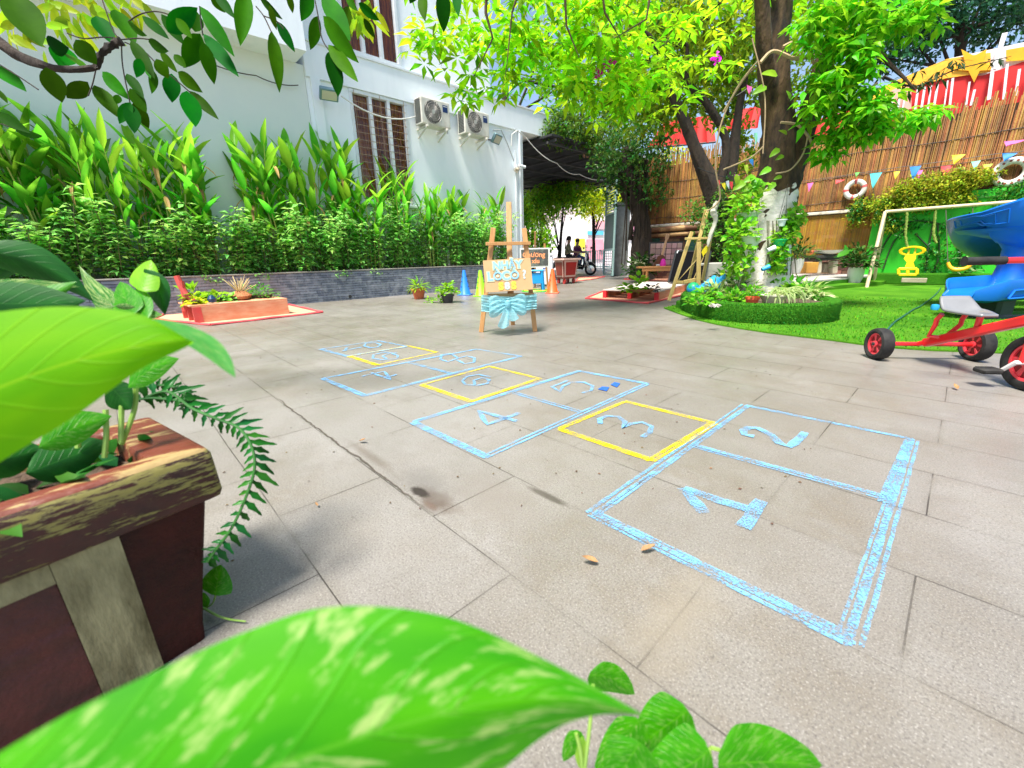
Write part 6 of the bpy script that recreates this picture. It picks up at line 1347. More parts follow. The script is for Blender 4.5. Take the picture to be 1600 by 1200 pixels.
for x, yb in ((1418, 390), (1462, 380)):
    mb = MB(); trunk_tube(mb, [PY(x, 329, 12.6), PY(x-2, 350, 12.6), PY(x-3, (350+yb)/2, 12.6), PY(x+1, yb, 12.6)], [.022]*4, 7, 8, .4); tag(mb.build('swing_rope', VR), 'vine wrapped rope holding the hourglass seat' if x < 1430 else 'vine wrapped rope hanging between the two swing seats', 'rope')
s2_ = thing('hanging_swing', 'orange curved plastic swing seat low over the turf', 'swing seat', tuple(PY(1499, 418, 12.4))); mb = MB(); trunk_tube(mb, [PY(1481, 410, 12.4), PY(1484, 417, 12.4), PY(1491, 421, 12.4), PY(1501, 421, 12.4), PY(1512, 418, 12.4), PY(1519, 410, 12.4)], [.028, .035, .04, .04, .035, .028], 10, 4, 0); mb.build('seat', mat('orange_plastic', (.90, .42, .02), .4), s2_)
mb = MB(); mb.tube([PY(1481, 410, 12.4), PY(1478, 328, 12.6)], .008, 5); mb.tube([PY(1519, 410, 12.4), PY(1520, 323, 12.6)], .008, 5); mb.build('rope', CABD, s2_)
mb = MB()
for (x, y) in ((1490, 430), (1505, 428), (1515, 433), (1500, 412)): p = PY(x, y-8, 13.2); [mb.leaf(p+V((U(-.1, .1), 0, 0)), V((U(-1, 1), -.3, U(-.3, .6))).normalized(), CZ, U(.2, .3), .07, .6, .2, 5) for _ in range(4)]
tag(mb.build('striped_plant', leafmat('striped_leaf', (.45, .58, .30), .4)), 'pale striped leaves behind the orange swing seat', 'plant')
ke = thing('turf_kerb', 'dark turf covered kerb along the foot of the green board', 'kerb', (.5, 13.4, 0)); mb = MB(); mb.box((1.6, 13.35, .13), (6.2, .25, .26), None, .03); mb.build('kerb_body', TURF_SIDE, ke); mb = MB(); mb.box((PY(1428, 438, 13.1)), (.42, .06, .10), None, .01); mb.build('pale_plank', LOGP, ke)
# hose on the lawn
mb = MB(); trunk_tube(mb, [G(x, y, .03) for x, y in ((1470, 450), (1462, 460), (1440, 477), (1428, 483), (1410, 495), (1398, 503), (1386, 516))]+[G(1378, 530, .03)]+[], [.009]*8, 7, 8, .25); tag(mb.build('garden_hose', mat('hose_green', (.01, .09, .06), .5)), 'thin dark green hose running across the turf to the tricycle', 'hose')
# ================================================================== SLIDE
SB = mat('slide_blue', (.006, .13, .60), .32, (.008, .145, .54), 3, coat=.12, spec=.4)
sl_ = thing('spiral_slide', 'blue plastic spiral slide at the right edge of the lawn', 'slide', tuple(G(1600, 500)))
HC = PV(1648, 420, 5.15); HC.z = 0
def trough(fn_, n, prof, m_, nm, hs_=1.):
    mb = MB(); vs = []; np_ = len(prof)
    for i in range(n+1):
        c, rd_, up = fn_(i/n)
        for (a, b) in prof: vs.append(c+rd_*(a)+up*(b*hs_))
    fs = [(i*np_+k, i*np_+(k+1) % np_, (i+1)*np_+(k+1) % np_, (i+1)*np_+k) for i in range(n) for k in range(np_)]+[tuple(range(np_)), tuple(n*np_+k for k in range(np_))]
    mb.add(vs, fs); return mb.build(nm, m_, sl_)
# section: radial outward a, up b (outer wall tall, rolled lip)
prof = [(.30, .02), (.36, .06), (.405, .14), (.425, .24), (.445, .285), (.475, .29), (.485, .27), (.465, .20), (.44, .10), (.40, .0), (.36, -.08), (.27, -.16), (.0, -.23), (-.24, -.14), (-.31, 0), (-.33, .10), (-.30, .10), (-.27, .02), (-.18, -.04), (0, -.06), (.2, -.04)]
def ztop_(t): return 1.78-1.18*min(t, .5)-.25*max(0, t-.5)
def hgt_(t): return .72+1.05*min(1, max(0, (.5-t)/.30))**.8 if t < .5 else .5+1.4*(t-.5)
def hel(t):
    a = radians(-75-215*t); rd_ = CX*cos(a)+CY*sin(a)      # from front right, round the left, to the back
    return HC+rd_*.56+CZ*(ztop_(t)-.29*hgt_(t)), rd_, CZ*hgt_(t)
trough(hel, 60, prof, SB, 'upper_chute', 1.)
def hel2(t):
    a = radians(60-185*t); rd_ = CX*cos(a)+CY*sin(a)
    return HC+rd_*.56+CZ*(.95-.40*t), rd_, CZ
mb = MB(); mb.lathe([(.985, 1.00), (.95, .955), (.82, .91), (.6, .865), (.38, .83), (.22, .78)], HC, 60); mb.build('underside', SB, sl_)
mb = MB(); cb = PV(1604, 400, 5.05); cb2 = PV(1596, 445, 5.0)
vs = []; 
for (u, rx, ry) in ((0, .38, .20), (.15, .32, .17), (.3, .25, .14), (.55, .25, .15), (.85, .30, .17), (1, .36, .19)):
    c = (cb+CZ*.28).lerp(cb2-CZ*.05, u)
    for k in range(16): q = 2*pi*k/16; sq = lambda v: math.copysign(abs(v)**.6, v); vs.append(c+CX*(rx*sq(cos(q)))+CY*(ry*sq(sin(q))))
mb.add(vs, [(i*16+k, i*16+(k+1) % 16, (i+1)*16+(k+1) % 16, (i+1)*16+k) for i in range(5) for k in range(16)]); mb.build('support_column', SB, sl_)
# run out, left end low
L0, L1 = PV(1493, 466, 4.75), PV(1720, 436, 5.0); ld = (L1-L0).normalized(); lh = V((ld.x, ld.y, 0)).normalized(); ls = lh.cross(CZ)
lp = [(.20, .0), (.235, .03), (.25, .13), (.265, .155), (.285, .155), (.29, .13), (.275, .0), (.25, -.06), (.18, -.09), (-.18, -.09), (-.25, -.06), (-.275, 0), (-.29, .13), (-.285, .155), (-.265, .155), (-.25, .13), (-.235, .03), (-.2, 0), (-.1, -.02), (.1, -.02)]
def run(t):
    s_ = max(.12, min(1, (t*9)**.5)) if t < .12 else 1; base = L0+lh*(1.75*t)+CZ*(.01+.05*t+.035*min(1, t*7))
    up = CZ*s_; return base, ls*(s_ if t > 0.02 else .5), up
trough(run, 40, lp, SB, 'run_out')
for (u0, u1) in ((.16, .36), (.46, .68), (.76, .95)):
    mb = MB(); f = lambda u, z: L0+lh*(1.75*u)+ls*(.283*1)+CZ*(z+.05*u)
    for k, (m0, m1) in enumerate(((0, 0), )):
        a, b, c, d = f(u0, -.0), f(u1, -.0), f(u1-.01, .085), f(u0+.03, .085)
        mb.tube([a, b, c, d, a], .010, 6)
    mb.build('moulded_rib', SB, sl_)
for i, (a0, a1) in enumerate(((-158, -128), (-205, -168), (-118, -92))):
    mb = MB(); 
    def hp_(a, b, o=.0):
        t = (-75-a)/215; ar = radians(a); rd_ = CX*cos(ar)+CY*sin(ar); q = .43+(b-.1)*.25+.012; return HC+rd_*(.56+q)+CZ*(ztop_(t)-.29*hgt_(t)+b*hgt_(t))
    for ins in (0, .35):
        m_a = (a1-a0)*.5*ins; zb0, zb1 = .08+.05*ins, .22-.05*ins
        pts = [hp_(a0+m_a+(a1-a0-2*m_a)*k/8, zb0) for k in range(9)]+[hp_(a1-m_a-(a1-a0-2*m_a)*k/8, zb1) for k in range(9)]; pts.append(pts[0]); mb.tube(pts, .008, 6)
    mb.build('moulded_rib', SB, sl_)
mb = MB(); fb = PV(1545, 500, 4.8); mb.box(V((fb.x, fb.y, .13)), (.20, .30, .26), rz_, .03); mb.box(V((fb.x, fb.y, .03))+CX*.3, (1.1, .32, .05), rz_, .01); mb.build('base', mat('slide_base', (.02, .03, .04), .5), sl_)
mb = MB(); mb.lathe([(0, -.03), (.03, -.025), (.035, 0), (.03, .025), (0, .03)], PV(1461, 480, 4.2), 12); tag(mb.build('blue_bead', mat('sky_plastic', (.02, .30, .65))), 'small blue plastic knob behind the tricycle seat', 'knob')
# ================================================================== TRICYCLE
TRD = mat('trike_red', (.78, .012, .018), .3, (.72, .02, .02), 5, coat=.4); TPK = mat('wheel_red', (.80, .06, .08), .4)
c1_, c2_ = G(1368, 561), G(1519, 563); fc_ = G(1600, 609); ad = (c2_-c1_); al = ad.length; ad.normalize(); mid_ = (c1_+c2_)/2; fd = V((fc_.x-mid_.x, fc_.y-mid_.y, 0)).normalized(); fd = (fd-ad*fd.dot(ad)).normalized()
tk = thing('tricycle', 'red steel tricycle with grey bucket seat standing on the paving by the lawn', 'tricycle', tuple(mid_)); RWR = .118; FWR = .16
def wheel(c, r, ax, nm='wheel'):
    rot = ax.to_track_quat('Z', 'Y').to_matrix(); mb = MB(); mb.lathe([(r*.68, -.034), (r*.80, -.042), (r*.95, -.036), (r, -.018), (r, .018), (r*.95, .036), (r*.80, .042), (r*.68, .034)], c, 36, rot, closed=True); ty = mb.build('tyre', RUB, tk)
    mb = MB(); mb.lathe([(r*.70, -.028), (r*.70, .028), (r*.60, .026), (r*.60, -.026)], c, 32, rot, closed=True)
    mb.lathe([(0, -.036), (r*.20, -.034), (r*.20, .034), (0, .036)], c, 16, rot)
    for k in range(6):
        a = 2*pi*k/6; d = rot@V((cos(a), sin(a), 0)); s_ = rot@V((-sin(a), cos(a), 0)); mb.box(c+d*(r*.40), (r*.46, r*.20, .04), Matrix((d, s_, ax)).transposed(), .006)
    mb.build('rim', TPK, ty); mb = MB(); mb.lathe([(0, -.025), (r*.62, -.012), (r*.62, .012), (0, .025)], c, 20, rot); mb.build('hub_disc', mat('hub_dark', (.22, .01, .012), .6), ty); mb = MB(); mb.lathe([(0, -.043), (.012, -.043), (.012, .043), (0, .043)], c, 10, rot); mb.build('axle_bolt', DARK, ty)
w1 = c1_+CZ*RWR; w2_ = c2_+CZ*RWR; wheel(w1, RWR, ad); wheel(w2_, RWR, ad)
fwc = V((fc_.x, fc_.y, FWR)); wheel(fwc, FWR, ad)
mb = MB(); mb.tube([w1+ad*.03, w2_-ad*.03], .016, 12); mb.build('axle', TRD, tk)
j0 = PV(1442, 535, (w1.lerp(w2_, .5)-O).dot(CY)-.03); hd_ = PV(1592, 500, (fwc-O).dot(CY)-.02)
am = w1.lerp(w2_, .42); mb = MB(); mb.bar(am+fd*.0-CZ*.005, am+fd*.0+ad*.0, .03) if False else None
hp0 = fwc+CZ*.26-fd*.02; mb.bar(am, am.lerp(hp0, .12), .05, .035, CZ, .008); mb.bar(am.lerp(hp0, .06), hp0, .055, .06, CZ, .010); mb.build('frame_beam', TRD, tk)
bd = (hp0-am).normalized(); bs = bd.cross(CZ).normalized(); bu_ = bs.cross(bd)
sgn = -1 if bs.dot(CY) > 0 else 1
mb_t = text_mesh('EUMBELAT', .045, am.lerp(hp0, .52)+bs*sgn*.030+bu_*(-.014), bd if bd.dot(CX) > 0 else -bd, bu_, mat('deep_red', (.45, .01, .012), .4), 'embossed_lettering', tk, .001)
mb = MB(); mb.tube([fwc+CZ*.66, fwc+CZ*.22], .020, 12); mb.build('steering_tube', TRD, tk)
mb = MB()
for s_ in (-1, 1): mb.tube([fwc+CZ*.24, fwc+CZ*.20+ad*(.055*s_), fwc+ad*(.060*s_)], .014, 8)
mb.bar(fwc+CZ*.205-ad*.055, fwc+CZ*.205+ad*.055, .05, .02); mb.build('fork', TRD, tk)
hl = fwc+CZ*.565; hL = PV(1531, 401, (hl-ad*.25-O).dot(CY)); hv = hl-ad*.26; 
mb = MB(); mb.tube([hl-ad*.29, hl+ad*.29], .017, 10); mb.build('handlebar', TRD, tk)
for s_ in (-1, 1): mb = MB(); mb.tube([hl+ad*(.29*s_), hl+ad*(.47*s_), hl+ad*(.48*s_)], [.022, .022, .026], 12); mb.build('grip', RUB, tk)
sc0 = am.lerp(hp0, .40)+CZ*.115
mb = MB()
for s_ in (-1, 1): mb.tube([am.lerp(hp0, .26), am.lerp(hp0, .24)+ad*(.055*s_)-fd*.055+CZ*.012, sc0-fd*.125+ad*(.075*s_)-CZ*.065, sc0-fd*.125+ad*(.075*s_)-CZ*.03, sc0-fd*.10+ad*(.07*s_)+CZ*.01], .015, 10)
mb.build('seat_bracket', TRD, tk); mb = MB(); mb.tube([am.lerp(hp0, .52)+CZ*.02, am.lerp(hp0, .52)+CZ*.095], .018, 10); mb.build('seat_post', TRD, tk)
SEAT = mat('seat_grey', (.20, .205, .21), .3, (.15, .155, .16), 3, coat=.4)
mb = MB(); n1_, n2_ = 18, 16; vs = []
for i in range(n1_+1):
    u = i/n1_; x = -.14+.30*u; wd = .125*(sin(pi*(.18+.64*u)))**.8*(1.12-.55*u)
    for j in range(n2_+1):
        v_ = -1+2*j/n2_; z = .035*v_*v_*(1-u)+.11*max(0, (.30-u)/.30)**1.3*(1-.35*v_*v_)+.012*u
        vs.append(sc0+fd*x+ad*(wd*v_)+CZ*(z+.012))
mb.add(vs, [(i*(n2_+1)+j, i*(n2_+1)+j+1, (i+1)*(n2_+1)+j+1, (i+1)*(n2_+1)+j) for i in range(n1_) for j in range(n2_)])
so_ = mb.build('seat', SEAT, tk); sm_mod = so_.modifiers.new('Solid', 'SOLIDIFY'); sm_mod.thickness = .016
mb = MB(); mb.add([tuple(V(vs[i*17+j]).lerp(V(vs[i*17+8]), .22)+CZ*.010+fd*.006) for i in range(0, 12) for j in range(17)], [(i*17+j, i*17+j+1, (i+1)*17+j+1, (i+1)*17+j) for i in range(11) for j in range(16)]); mb.build('seat_pad', mat('pad_black', (.012, .012, .014), .3, coat=.4), so_)
mb = MB(); cr0 = fwc-ad*.055; pd0 = fwc-ad*.10-fd*.05-CZ*.06; mb.tube([fwc-ad*.02, fwc-ad*.085, pd0], [.014, .014, .011], 8); mb.tube([fwc+ad*.02, fwc+ad*.085, fwc+ad*.1+fd*.05+CZ*.06], [.014, .014, .011], 8); mb.build('crank', mat('crank_white', (.65, .62, .60), .4), tk)
for s_, q in ((-1, pd0), (1, fwc+ad*.1+fd*.05+CZ*.06)): mb = MB(); mb.box(q+ad*(.065*s_), (.105, .085, .032), Matrix((ad, fd, CZ)).transposed(), .010); mb.build('pedal', RUB, tk)
# ================================================================== NEAR PLANTER BOX
def box_paint():
    M = bpy.data.materials.new('peeling_paint'); M.use_nodes = True; n = M.node_tree.nodes; L = M.node_tree.links; P = n['Principled BSDF']; tc = n.new('ShaderNodeTexCoord')
    def noise(sc, st, det=8, ro=.7):
        mp = n.new('ShaderNodeMapping'); mp.inputs['Scale'].default_value = st; L.new(tc.outputs['Object'], mp.inputs[0]); q = n.new('ShaderNodeTexNoise'); q.inputs['Scale'].default_value = sc; q.inputs['Detail'].default_value = det; q.inputs['Roughness'].default_value = ro; L.new(mp.outputs[0], q.inputs[0]); return q.outputs[0]
    def rng(x, a, b):
        q = n.new('ShaderNodeMapRange'); q.inputs[1].default_value = a; q.inputs[2].default_value = b; L.new(x, q.inputs[0]); return q.outputs[0]
    def mix(f, a, b):
        q = n.new('ShaderNodeMix'); q.data_type = 'RGBA'; L.new(f, q.inputs[0])
        for i, k in ((6, a), (7, b)):
            if isinstance(k, tuple): q.inputs[i].default_value = (*k, 1)
            else: L.new(k, q.inputs[i])
        return q.outputs[2]
    a = noise(9, (1, 1, 1)); c = mix(rng(a, .35, .65), (.060, .008, .004), (.018, .003, .002))
    st = noise(46, (.6, .22, 2.0), 8, .78); big = noise(5, (1, .6, 1.6), 3, .5)
    ml = n.new('ShaderNodeMath'); ml.operation = 'MULTIPLY_ADD'; L.new(big, ml.inputs[0]); ml.inputs[1].default_value = .5; L.new(st, ml.inputs[2])
    pe = rng(ml.outputs[0], .76, .79); c = mix(pe, c, (.24, .21, .05)); gr = rng(noise(40, (1, 1, 1)), .5, .75)
    c2 = mix(gr, c, (.07, .035, .02)); mx = n.new('ShaderNodeMix'); mx.data_type = 'RGBA'; mx.inputs[0].default_value = .4; L.new(c, mx.inputs[6]); L.new(c2, mx.inputs[7])
    L.new(mx.outputs[2], P.inputs['Base Color']); P.inputs['Roughness'].default_value = .5
    bp = n.new('ShaderNodeBump'); bp.inputs['Strength'].default_value = .7; bp.inputs['Distance'].default_value = .004; s_ = n.new('ShaderNodeMath'); s_.operation = 'SUBTRACT'; L.new(st, s_.inputs[0]); L.new(pe, s_.inputs[1]); L.new(s_.outputs[0], bp.inputs['Height']); L.new(bp.outputs[0], P.inputs['Normal']); return M
PPM = box_paint(); PPT = mat('rim_top_paint', (.13, .026, .010), .5, (.30, .21, .08), 14, contrast=(.52, .57), bump=.3, bscale=50, stretch=(1, .35, 1), detail=9);  BRP = mat('brown_paint', (.045, .006, .004), .5, (.014, .003, .002), 7, bump=.4, bscale=60, spec=.2); LIC = mat('mossy_cement', (.30, .27, .14), .9, (.055, .045, .012), 9, bump=.3, bscale=60, contrast=(.38, .66), stretch=(1, 1.6, .5), detail=10); INR = mat('inner_red', (.075, .009, .006), .55, (.03, .004, .003), 12, bump=.25, bscale=80)
K0 = G(331, 697, .44); KB = G(243, 651, .44); KF = G(0, 803, .44); ks = (KB-K0).normalized(); kf = V((KF.x-K0.x, KF.y-K0.y, 0)).normalized()
npb = thing('concrete_planter', 'weathered dark red concrete planter with peeling paint at the near left', 'planter', tuple(K0)); SW, SL = .36, 1.0; ZT = .44
def kp(a, b, z, ins=0.):
    i1, i2 = ins if isinstance(ins, tuple) else (ins, ins)
    return V((K0.x, K0.y, 0))+ks*(a*(SW-2*i1)+i1)+kf*(b*(SL-2*i2)+i2)+CZ*z
def ringband(mb, zs, inss, closed=True):
    vs = []
    for z, ins in zip(zs, inss):
        for (a, b) in ((0, 0), (1, 0), (1, 1), (0, 1)):
            c = kp(a, b, z, ins); rr = .012
            for q in range(4):
                e1 = ks*(rr*(1 if a == 0 else -1)); e2 = kf*(rr*(1 if b == 0 else -1)); th = pi/2*q/3
                first, second = ((e2, e1) if (a, b) in ((0, 0), (1, 1)) else (e1, e2)); vs.append(c+first*(1-sin(th))+second*(1-cos(th)))
    n_ = 16; mb.add(vs, [(i*n_+k, i*n_+(k+1) % n_, (i+1)*n_+(k+1) % n_, (i+1)*n_+k) for i in range(len(zs)-1) for k in range(n_)])
mb = MB(); ringband(mb, [.330, .322, .327, .339, .405, .424, .432], [.028, .011, .002, -.002, .0, .001, .005]); mb.build('rim_lip', PPM, npb)
mb = MB(); ringband(mb, [.4321, .438, .44, .44, .432, .33], [.005, .009, .015, (.050, .095), (.056, .100), (.056, .100)]); mb.build('rim_top', PPT, npb)
mb = MB(); ringband(mb, [.0, .04, .12, .34], [(.020, .092), (.020, .088), (.020, .072), (.018, .022)]); mb.build('body', BRP, npb)
# front (facing the camera side) cement border and sunk red panel
nf_ = ks*-1
def kfp(b, z, off): ins = .0195; return V((K0.x, K0.y, 0))+kf*b+ks*(ins-off)+CZ*z
def fpoly(mb, b0, b1, z0, z1, off, th): 
    q = [kfp(b0, z0, off), kfp(b1, z0, off), kfp(b1, z1, off), kfp(b0, z1, off)]; mb.prism(q, th, nf_)
mb = MB(); bb_ = .172
fpoly(mb, bb_, bb_+.090, .004, .329, .001, .006); fpoly(mb, bb_+.091, SL-.2, .282, .329, .001, .006); mb.build('cement_border', LIC, npb, flat=True)
mb = MB(); 
for i_ in range(56):
    z0_, z1_ = .004+.277*i_/56, .004+.277*(i_+1)/56; w0_, w1_ = .0016*sin(i_*.42+sin(i_*.17)*2), .0016*sin((i_+1)*.42+sin((i_+1)*.17)*2)
    mb.add([kfp(bb_+.091, z0_, .003+w0_), kfp(SL-.2, z0_, .003+w0_), kfp(SL-.2, z1_, .003+w1_), kfp(bb_+.091, z1_, .003+w1_)], [(0, 1, 2, 3)])
mb.build('sunk_panel', INR, npb)
mb = MB(); a_, b_2, c_, d_2 = kp(0, 0, .395, .05), kp(1, 0, .395, .05), kp(1, 1, .395, .05), kp(0, 1, .395, .05); mb.sheet(a_, b_2, c_, d_2, 20, 40, lambda u, v: CZ*.012*sin(u*30+v*9)*sin(v*50)); mb.build('soil', SOIL, npb)
# ------------------------------------------------------------------ near leaves
def near_leaf_mat(name, c1, c2, vein, var=0., trans=.4, rough=.34, thr=(.50, .62)):
    M = bpy.data.materials.new(name); M.use_nodes = True; n = M.node_tree.nodes; L = M.node_tree.links; P = n['Principled BSDF']; P.inputs['Roughness'].default_value = rough; P.inputs['Specular IOR Level'].default_value = .22
    uv = n.new('ShaderNodeUVMap'); sp = n.new('ShaderNodeSeparateXYZ'); L.new(uv.outputs[0], sp.inputs[0])
    def M_(op, a, b=0.):
        q = n.new('ShaderNodeMath'); q.operation = op
        for i, k in enumerate((a, b)):
            if isinstance(k, (int, float)): q.inputs[i].default_value = k
            else: L.new(k, q.inputs[i])
        return q.outputs[0]
    def rng(x, a, b, c=0., d=1.):
        q = n.new('ShaderNodeMapRange'); q.inputs[1].default_value = a; q.inputs[2].default_value = b; q.inputs[3].default_value = c; q.inputs[4].default_value = d; L.new(x, q.inputs[0]); return q.outputs[0]
    def mix(f, a, b):
        q = n.new('ShaderNodeMix'); q.data_type = 'RGBA'; L.new(f, q.inputs[0])
        for i, k in ((6, a), (7, b)):
            if isinstance(k, tuple): q.inputs[i].default_value = (*k, 1)
            else: L.new(k, q.inputs[i])
        return q.outputs[2]
    av = M_('ABSOLUTE', M_('SUBTRACT', sp.outputs[1], .5)); w_ = M_('SINE', M_('MULTIPLY', M_('SUBTRACT', sp.outputs[0], M_('MULTIPLY', av, .55)), 52.)); ve = rng(w_, .90, 1.); mid = rng(av, .006, .016, 1, 0); vv = M_('MAXIMUM', M_('MULTIPLY', ve, .16), M_('MULTIPLY', mid, .6))
    mp = n.new('ShaderNodeMapping'); mp.inputs['Scale'].default_value = (13., 4.5, 1); cb_ = n.new('ShaderNodeCombineXYZ'); L.new(M_('SUBTRACT', sp.outputs[0], M_('MULTIPLY', av, .6)), cb_.inputs[0]); L.new(sp.outputs[1], cb_.inputs[1]); L.new(cb_.outputs[0], mp.inputs[0]); nz = n.new('ShaderNodeTexNoise'); nz.inputs['Scale'].default_value = 1.3; nz.inputs['Detail'].default_value = 6; nz.inputs['Roughness'].default_value = .65; L.new(mp.outputs[0], nz.inputs[0])
    n2 = n.new('ShaderNodeTexNoise'); n2.inputs['Scale'].default_value = 3; L.new(uv.outputs[0], n2.inputs[0]); c = mix(rng(n2.outputs[0], .35, .65), c1, c2)
    if var: c = mix(M_('MULTIPLY', rng(nz.outputs[0], *thr), var), c, (.34, .44, .15))
    c = mix(vv, c, vein); L.new(c, P.inputs['Base Color']); bp = n.new('ShaderNodeBump'); bp.inputs['Strength'].default_value = .5; bp.inputs['Distance'].default_value = .0009; L.new(M_('MULTIPLY', ve, -1.), bp.inputs['Height']); L.new(bp.outputs[0], P.inputs['Normal'])
    tr = n.new('ShaderNodeBsdfTranslucent'); hs = n.new('ShaderNodeHueSaturation'); hs.inputs['Value'].default_value = 1.6; hs.inputs['Hue'].default_value = .485; L.new(c, hs.inputs['Color']); L.new(hs.outputs[0], tr.inputs[0]); ms = n.new('ShaderNodeMixShader'); ms.inputs[0].default_value = trans; L.new(P.outputs[0], ms.inputs[1]); L.new(tr.outputs[0], ms.inputs[2]); L.new(ms.outputs[0], n['Material Output'].inputs[0]); return M
LF1 = near_leaf_mat('near_leaf_bright', (.10, .38, .0), (.15, .44, .0), (.26, .52, .01), .0, .5, .5)
LF2 = near_leaf_mat('near_leaf_variegated', (.02, .21, .0), (.05, .29, .0), (.07, .30, .01), .7, .3, .5, (.53, .64))
LF3 = near_leaf_mat('near_leaf_dark', (.008, .075, .010), (.012, .11, .012), (.03, .15, .02), .0, .2, .45)
LF4 = near_leaf_mat('near_leaf_silver', (.02, .13, .015), (.03, .17, .02), (.35, .42, .28), .8, .3, .25, (.46, .60))
LF5 = near_leaf_mat('near_leaf_mid', (.02, .19, .001), (.04, .26, .002), (.09, .34, .01), .25, .35)
def outline_leaf(name, parent, m_, axis, up_edge, lo_edge, d0, d1, cup=.12, n=40, k=10, dip=0.):
    # axis, upper and lower edge as picture polylines; the leaf runs from distance d0 to d1 and is cupped across
    def sm_(poly, t):
        N = len(poly)-1; x = t*N; i = min(int(x), N-1); f = x-i; p0 = poly[max(0, i-1)]; p1 = poly[i]; p2 = poly[i+1]; p3 = poly[min(N, i+2)]
        return [.5*((2*p1[c])+(-p0[c]+p2[c])*f+(2*p0[c]-5*p1[c]+4*p2[c]-p3[c])*f*f+(-p0[c]+3*p1[c]-3*p2[c]+p3[c])*f**3) for c in (0, 1)]
    mb = MB(); vs = []
    for i in range(n+1):
        t = i/n; a = sm_(axis, t); u = sm_(up_edge, t); l = sm_(lo_edge, t); d = d0+(d1-d0)*t; W_p = math.hypot(u[0]-l[0], u[1]-l[1])/FP*d
        for j in range(2*k+1):
            q = (j-k)/k; e = u if q > 0 else l; s_ = abs(q); x = a[0]+(e[0]-a[0])*s_; y = a[1]+(e[1]-a[1])*s_
            dd = d+W_p*cup*(s_**1.6)*(1 if q < 0 else .6)+dip*W_p*sin(t*9)*s_*.1; vs.append(PD(x, y, dd))
    m2 = 2*k+1; mb.add(vs, [(i*m2+j, i*m2+j+1, (i+1)*m2+j+1, (i+1)*m2+j) for i in range(n) for j in range(2*k)])
    for i in range(n+1):
        for j in range(m2): mb.uv[i*m2+j] = (i/n, j/(m2-1))
    return mb.build(name, m_, parent)
pl1 = thing('pothos_plant', 'huge out of focus pothos leaves close to the lens growing over the red planter', 'plant', tuple(kp(.5, .35, .37)))
# left bright leaf
outline_leaf('leaf', pl1, LF1, [(-260, 760), (-120, 660), (0, 605), (110, 566), (220, 540), (285, 532), (303, 535)],
    [(-260, 640), (-120, 510), (0, 487), (110, 479), (215, 490), (280, 522), (303, 535)], [(-260, 880), (-120, 800), (0, 722), (110, 655), (215, 580), (280, 548), (303, 535)], .30, .40, .10)
outline_leaf('leaf', pl1, near_leaf_mat('near_leaf_under', (.05, .26, .05), (.08, .32, .07), (.10, .34, .06), .3, .35), [(240, 505), (290, 522), (335, 548), (358, 575), (368, 590)], [(240, 497), (290, 507), (338, 530), (362, 562), (368, 590)], [(240, 512), (290, 538), (325, 560), (352, 580), (368, 590)], .42, .42, .05, 20, 5)
# bottom variegated leaf
outline_leaf('leaf', pl1, LF2, [(-200, 1420), (100, 1330), (300, 1250), (480, 1180), (640, 1130), (780, 1095), (900, 1090), (1008, 1118)],
    [(-200, 1300), (60, 1140), (230, 1055), (390, 985), (520, 948), (690, 962), (850, 1030), (1008, 1118)], [(-200, 1560), (150, 1520), (380, 1440), (580, 1360), (730, 1250), (850, 1150), (930, 1118), (1008, 1118)], .17, .27, .16, 60, 14)
def px_leaf(parent, m_, base, tip, wid, d0, d1, cup=.15, bow=0., name='leaf', heart=False, asym=0.):
    b, t = V((*base, 0)), V((*tip, 0)); ax = t-b; L_ = ax.length; s_ = V((ax.y, -ax.x, 0)).normalized(); A_ = []; Up = []; Lo = []
    N = 9
    for i in range(N):
        u = i/(N-1); c = b+ax*u+s_*(bow*L_*4*u*(1-u)); w_ = wid*(sin(pi*u**(.55 if heart else .85))**(.65 if heart else .9) if 0 < u < 1 else (.25 if heart and u == 0 else 0)); A_.append((c.x, c.y)); Up.append((c.x+s_.x*w_*(1+asym), c.y+s_.y*w_*(1+asym))); Lo.append((c.x-s_.x*w_*(1-asym), c.y-s_.y*w_*(1-asym)))
    return outline_leaf(name, parent, m_, A_, Up, Lo, d0, d1, cup, 24, 6)
# darker leaves over the planter
pl2 = thing('peace_lily', 'dark glossy broad leaved plant with silver streaks growing in the red planter', 'plant', tuple(kp(.4, .25, .37)))
px_leaf(pl2, LF3, (-60, 395), (147, 472), 26, .75, .85, .2, .12); px_leaf(pl2, LF4, (-80, 455), (125, 448), 12, .7, .78, .1, .02); px_leaf(pl2, LF3, (-80, 470), (135, 470), 34, .66, .74, .1, -.02)
px_leaf(pl2, LF3, (-40, 430), (60, 395), 20, .8, .9, .2); px_leaf(pl2, LF5, (-20, 400), (78, 399), 9, .85, .9, .2, .03); px_leaf(pl2, LF3, (-50, 500), (150, 492), 42, .72, .8, .1); px_leaf(pl2, LF5, (0, 500), (120, 440), 18, .7, .75)
px_leaf(pl2, LF4, (255, 492), (123, 414), 20, .85, .92, .2, .18); px_leaf(pl2, LF3, (225, 420), (258, 492), 18, .88, .9, .2, .1)
px_leaf(pl2, near_leaf_mat('near_leaf_lime', (.16, .44, .015), (.22, .50, .02), (.12, .36, .02), 0, .5), (222, 455), (236, 406), 24, .86, .9, .1, 0, 'leaf', True); px_leaf(pl2, MATS.get('x') or LF5, (205, 492), (188, 440), 24, .84, .88, .1, 0, 'leaf', True); px_leaf(pl2, LF5, (230, 500), (215, 445), 16, .84, .88)
for (b, t_, w_) in (((175, 475), (150, 462), 4), ((180, 478), (212, 480), 5), ((180, 478), (145, 486), 4), ((178, 476), (172, 450), 3)): px_leaf(pl2, LF4, b, t_, w_, .8, .82)
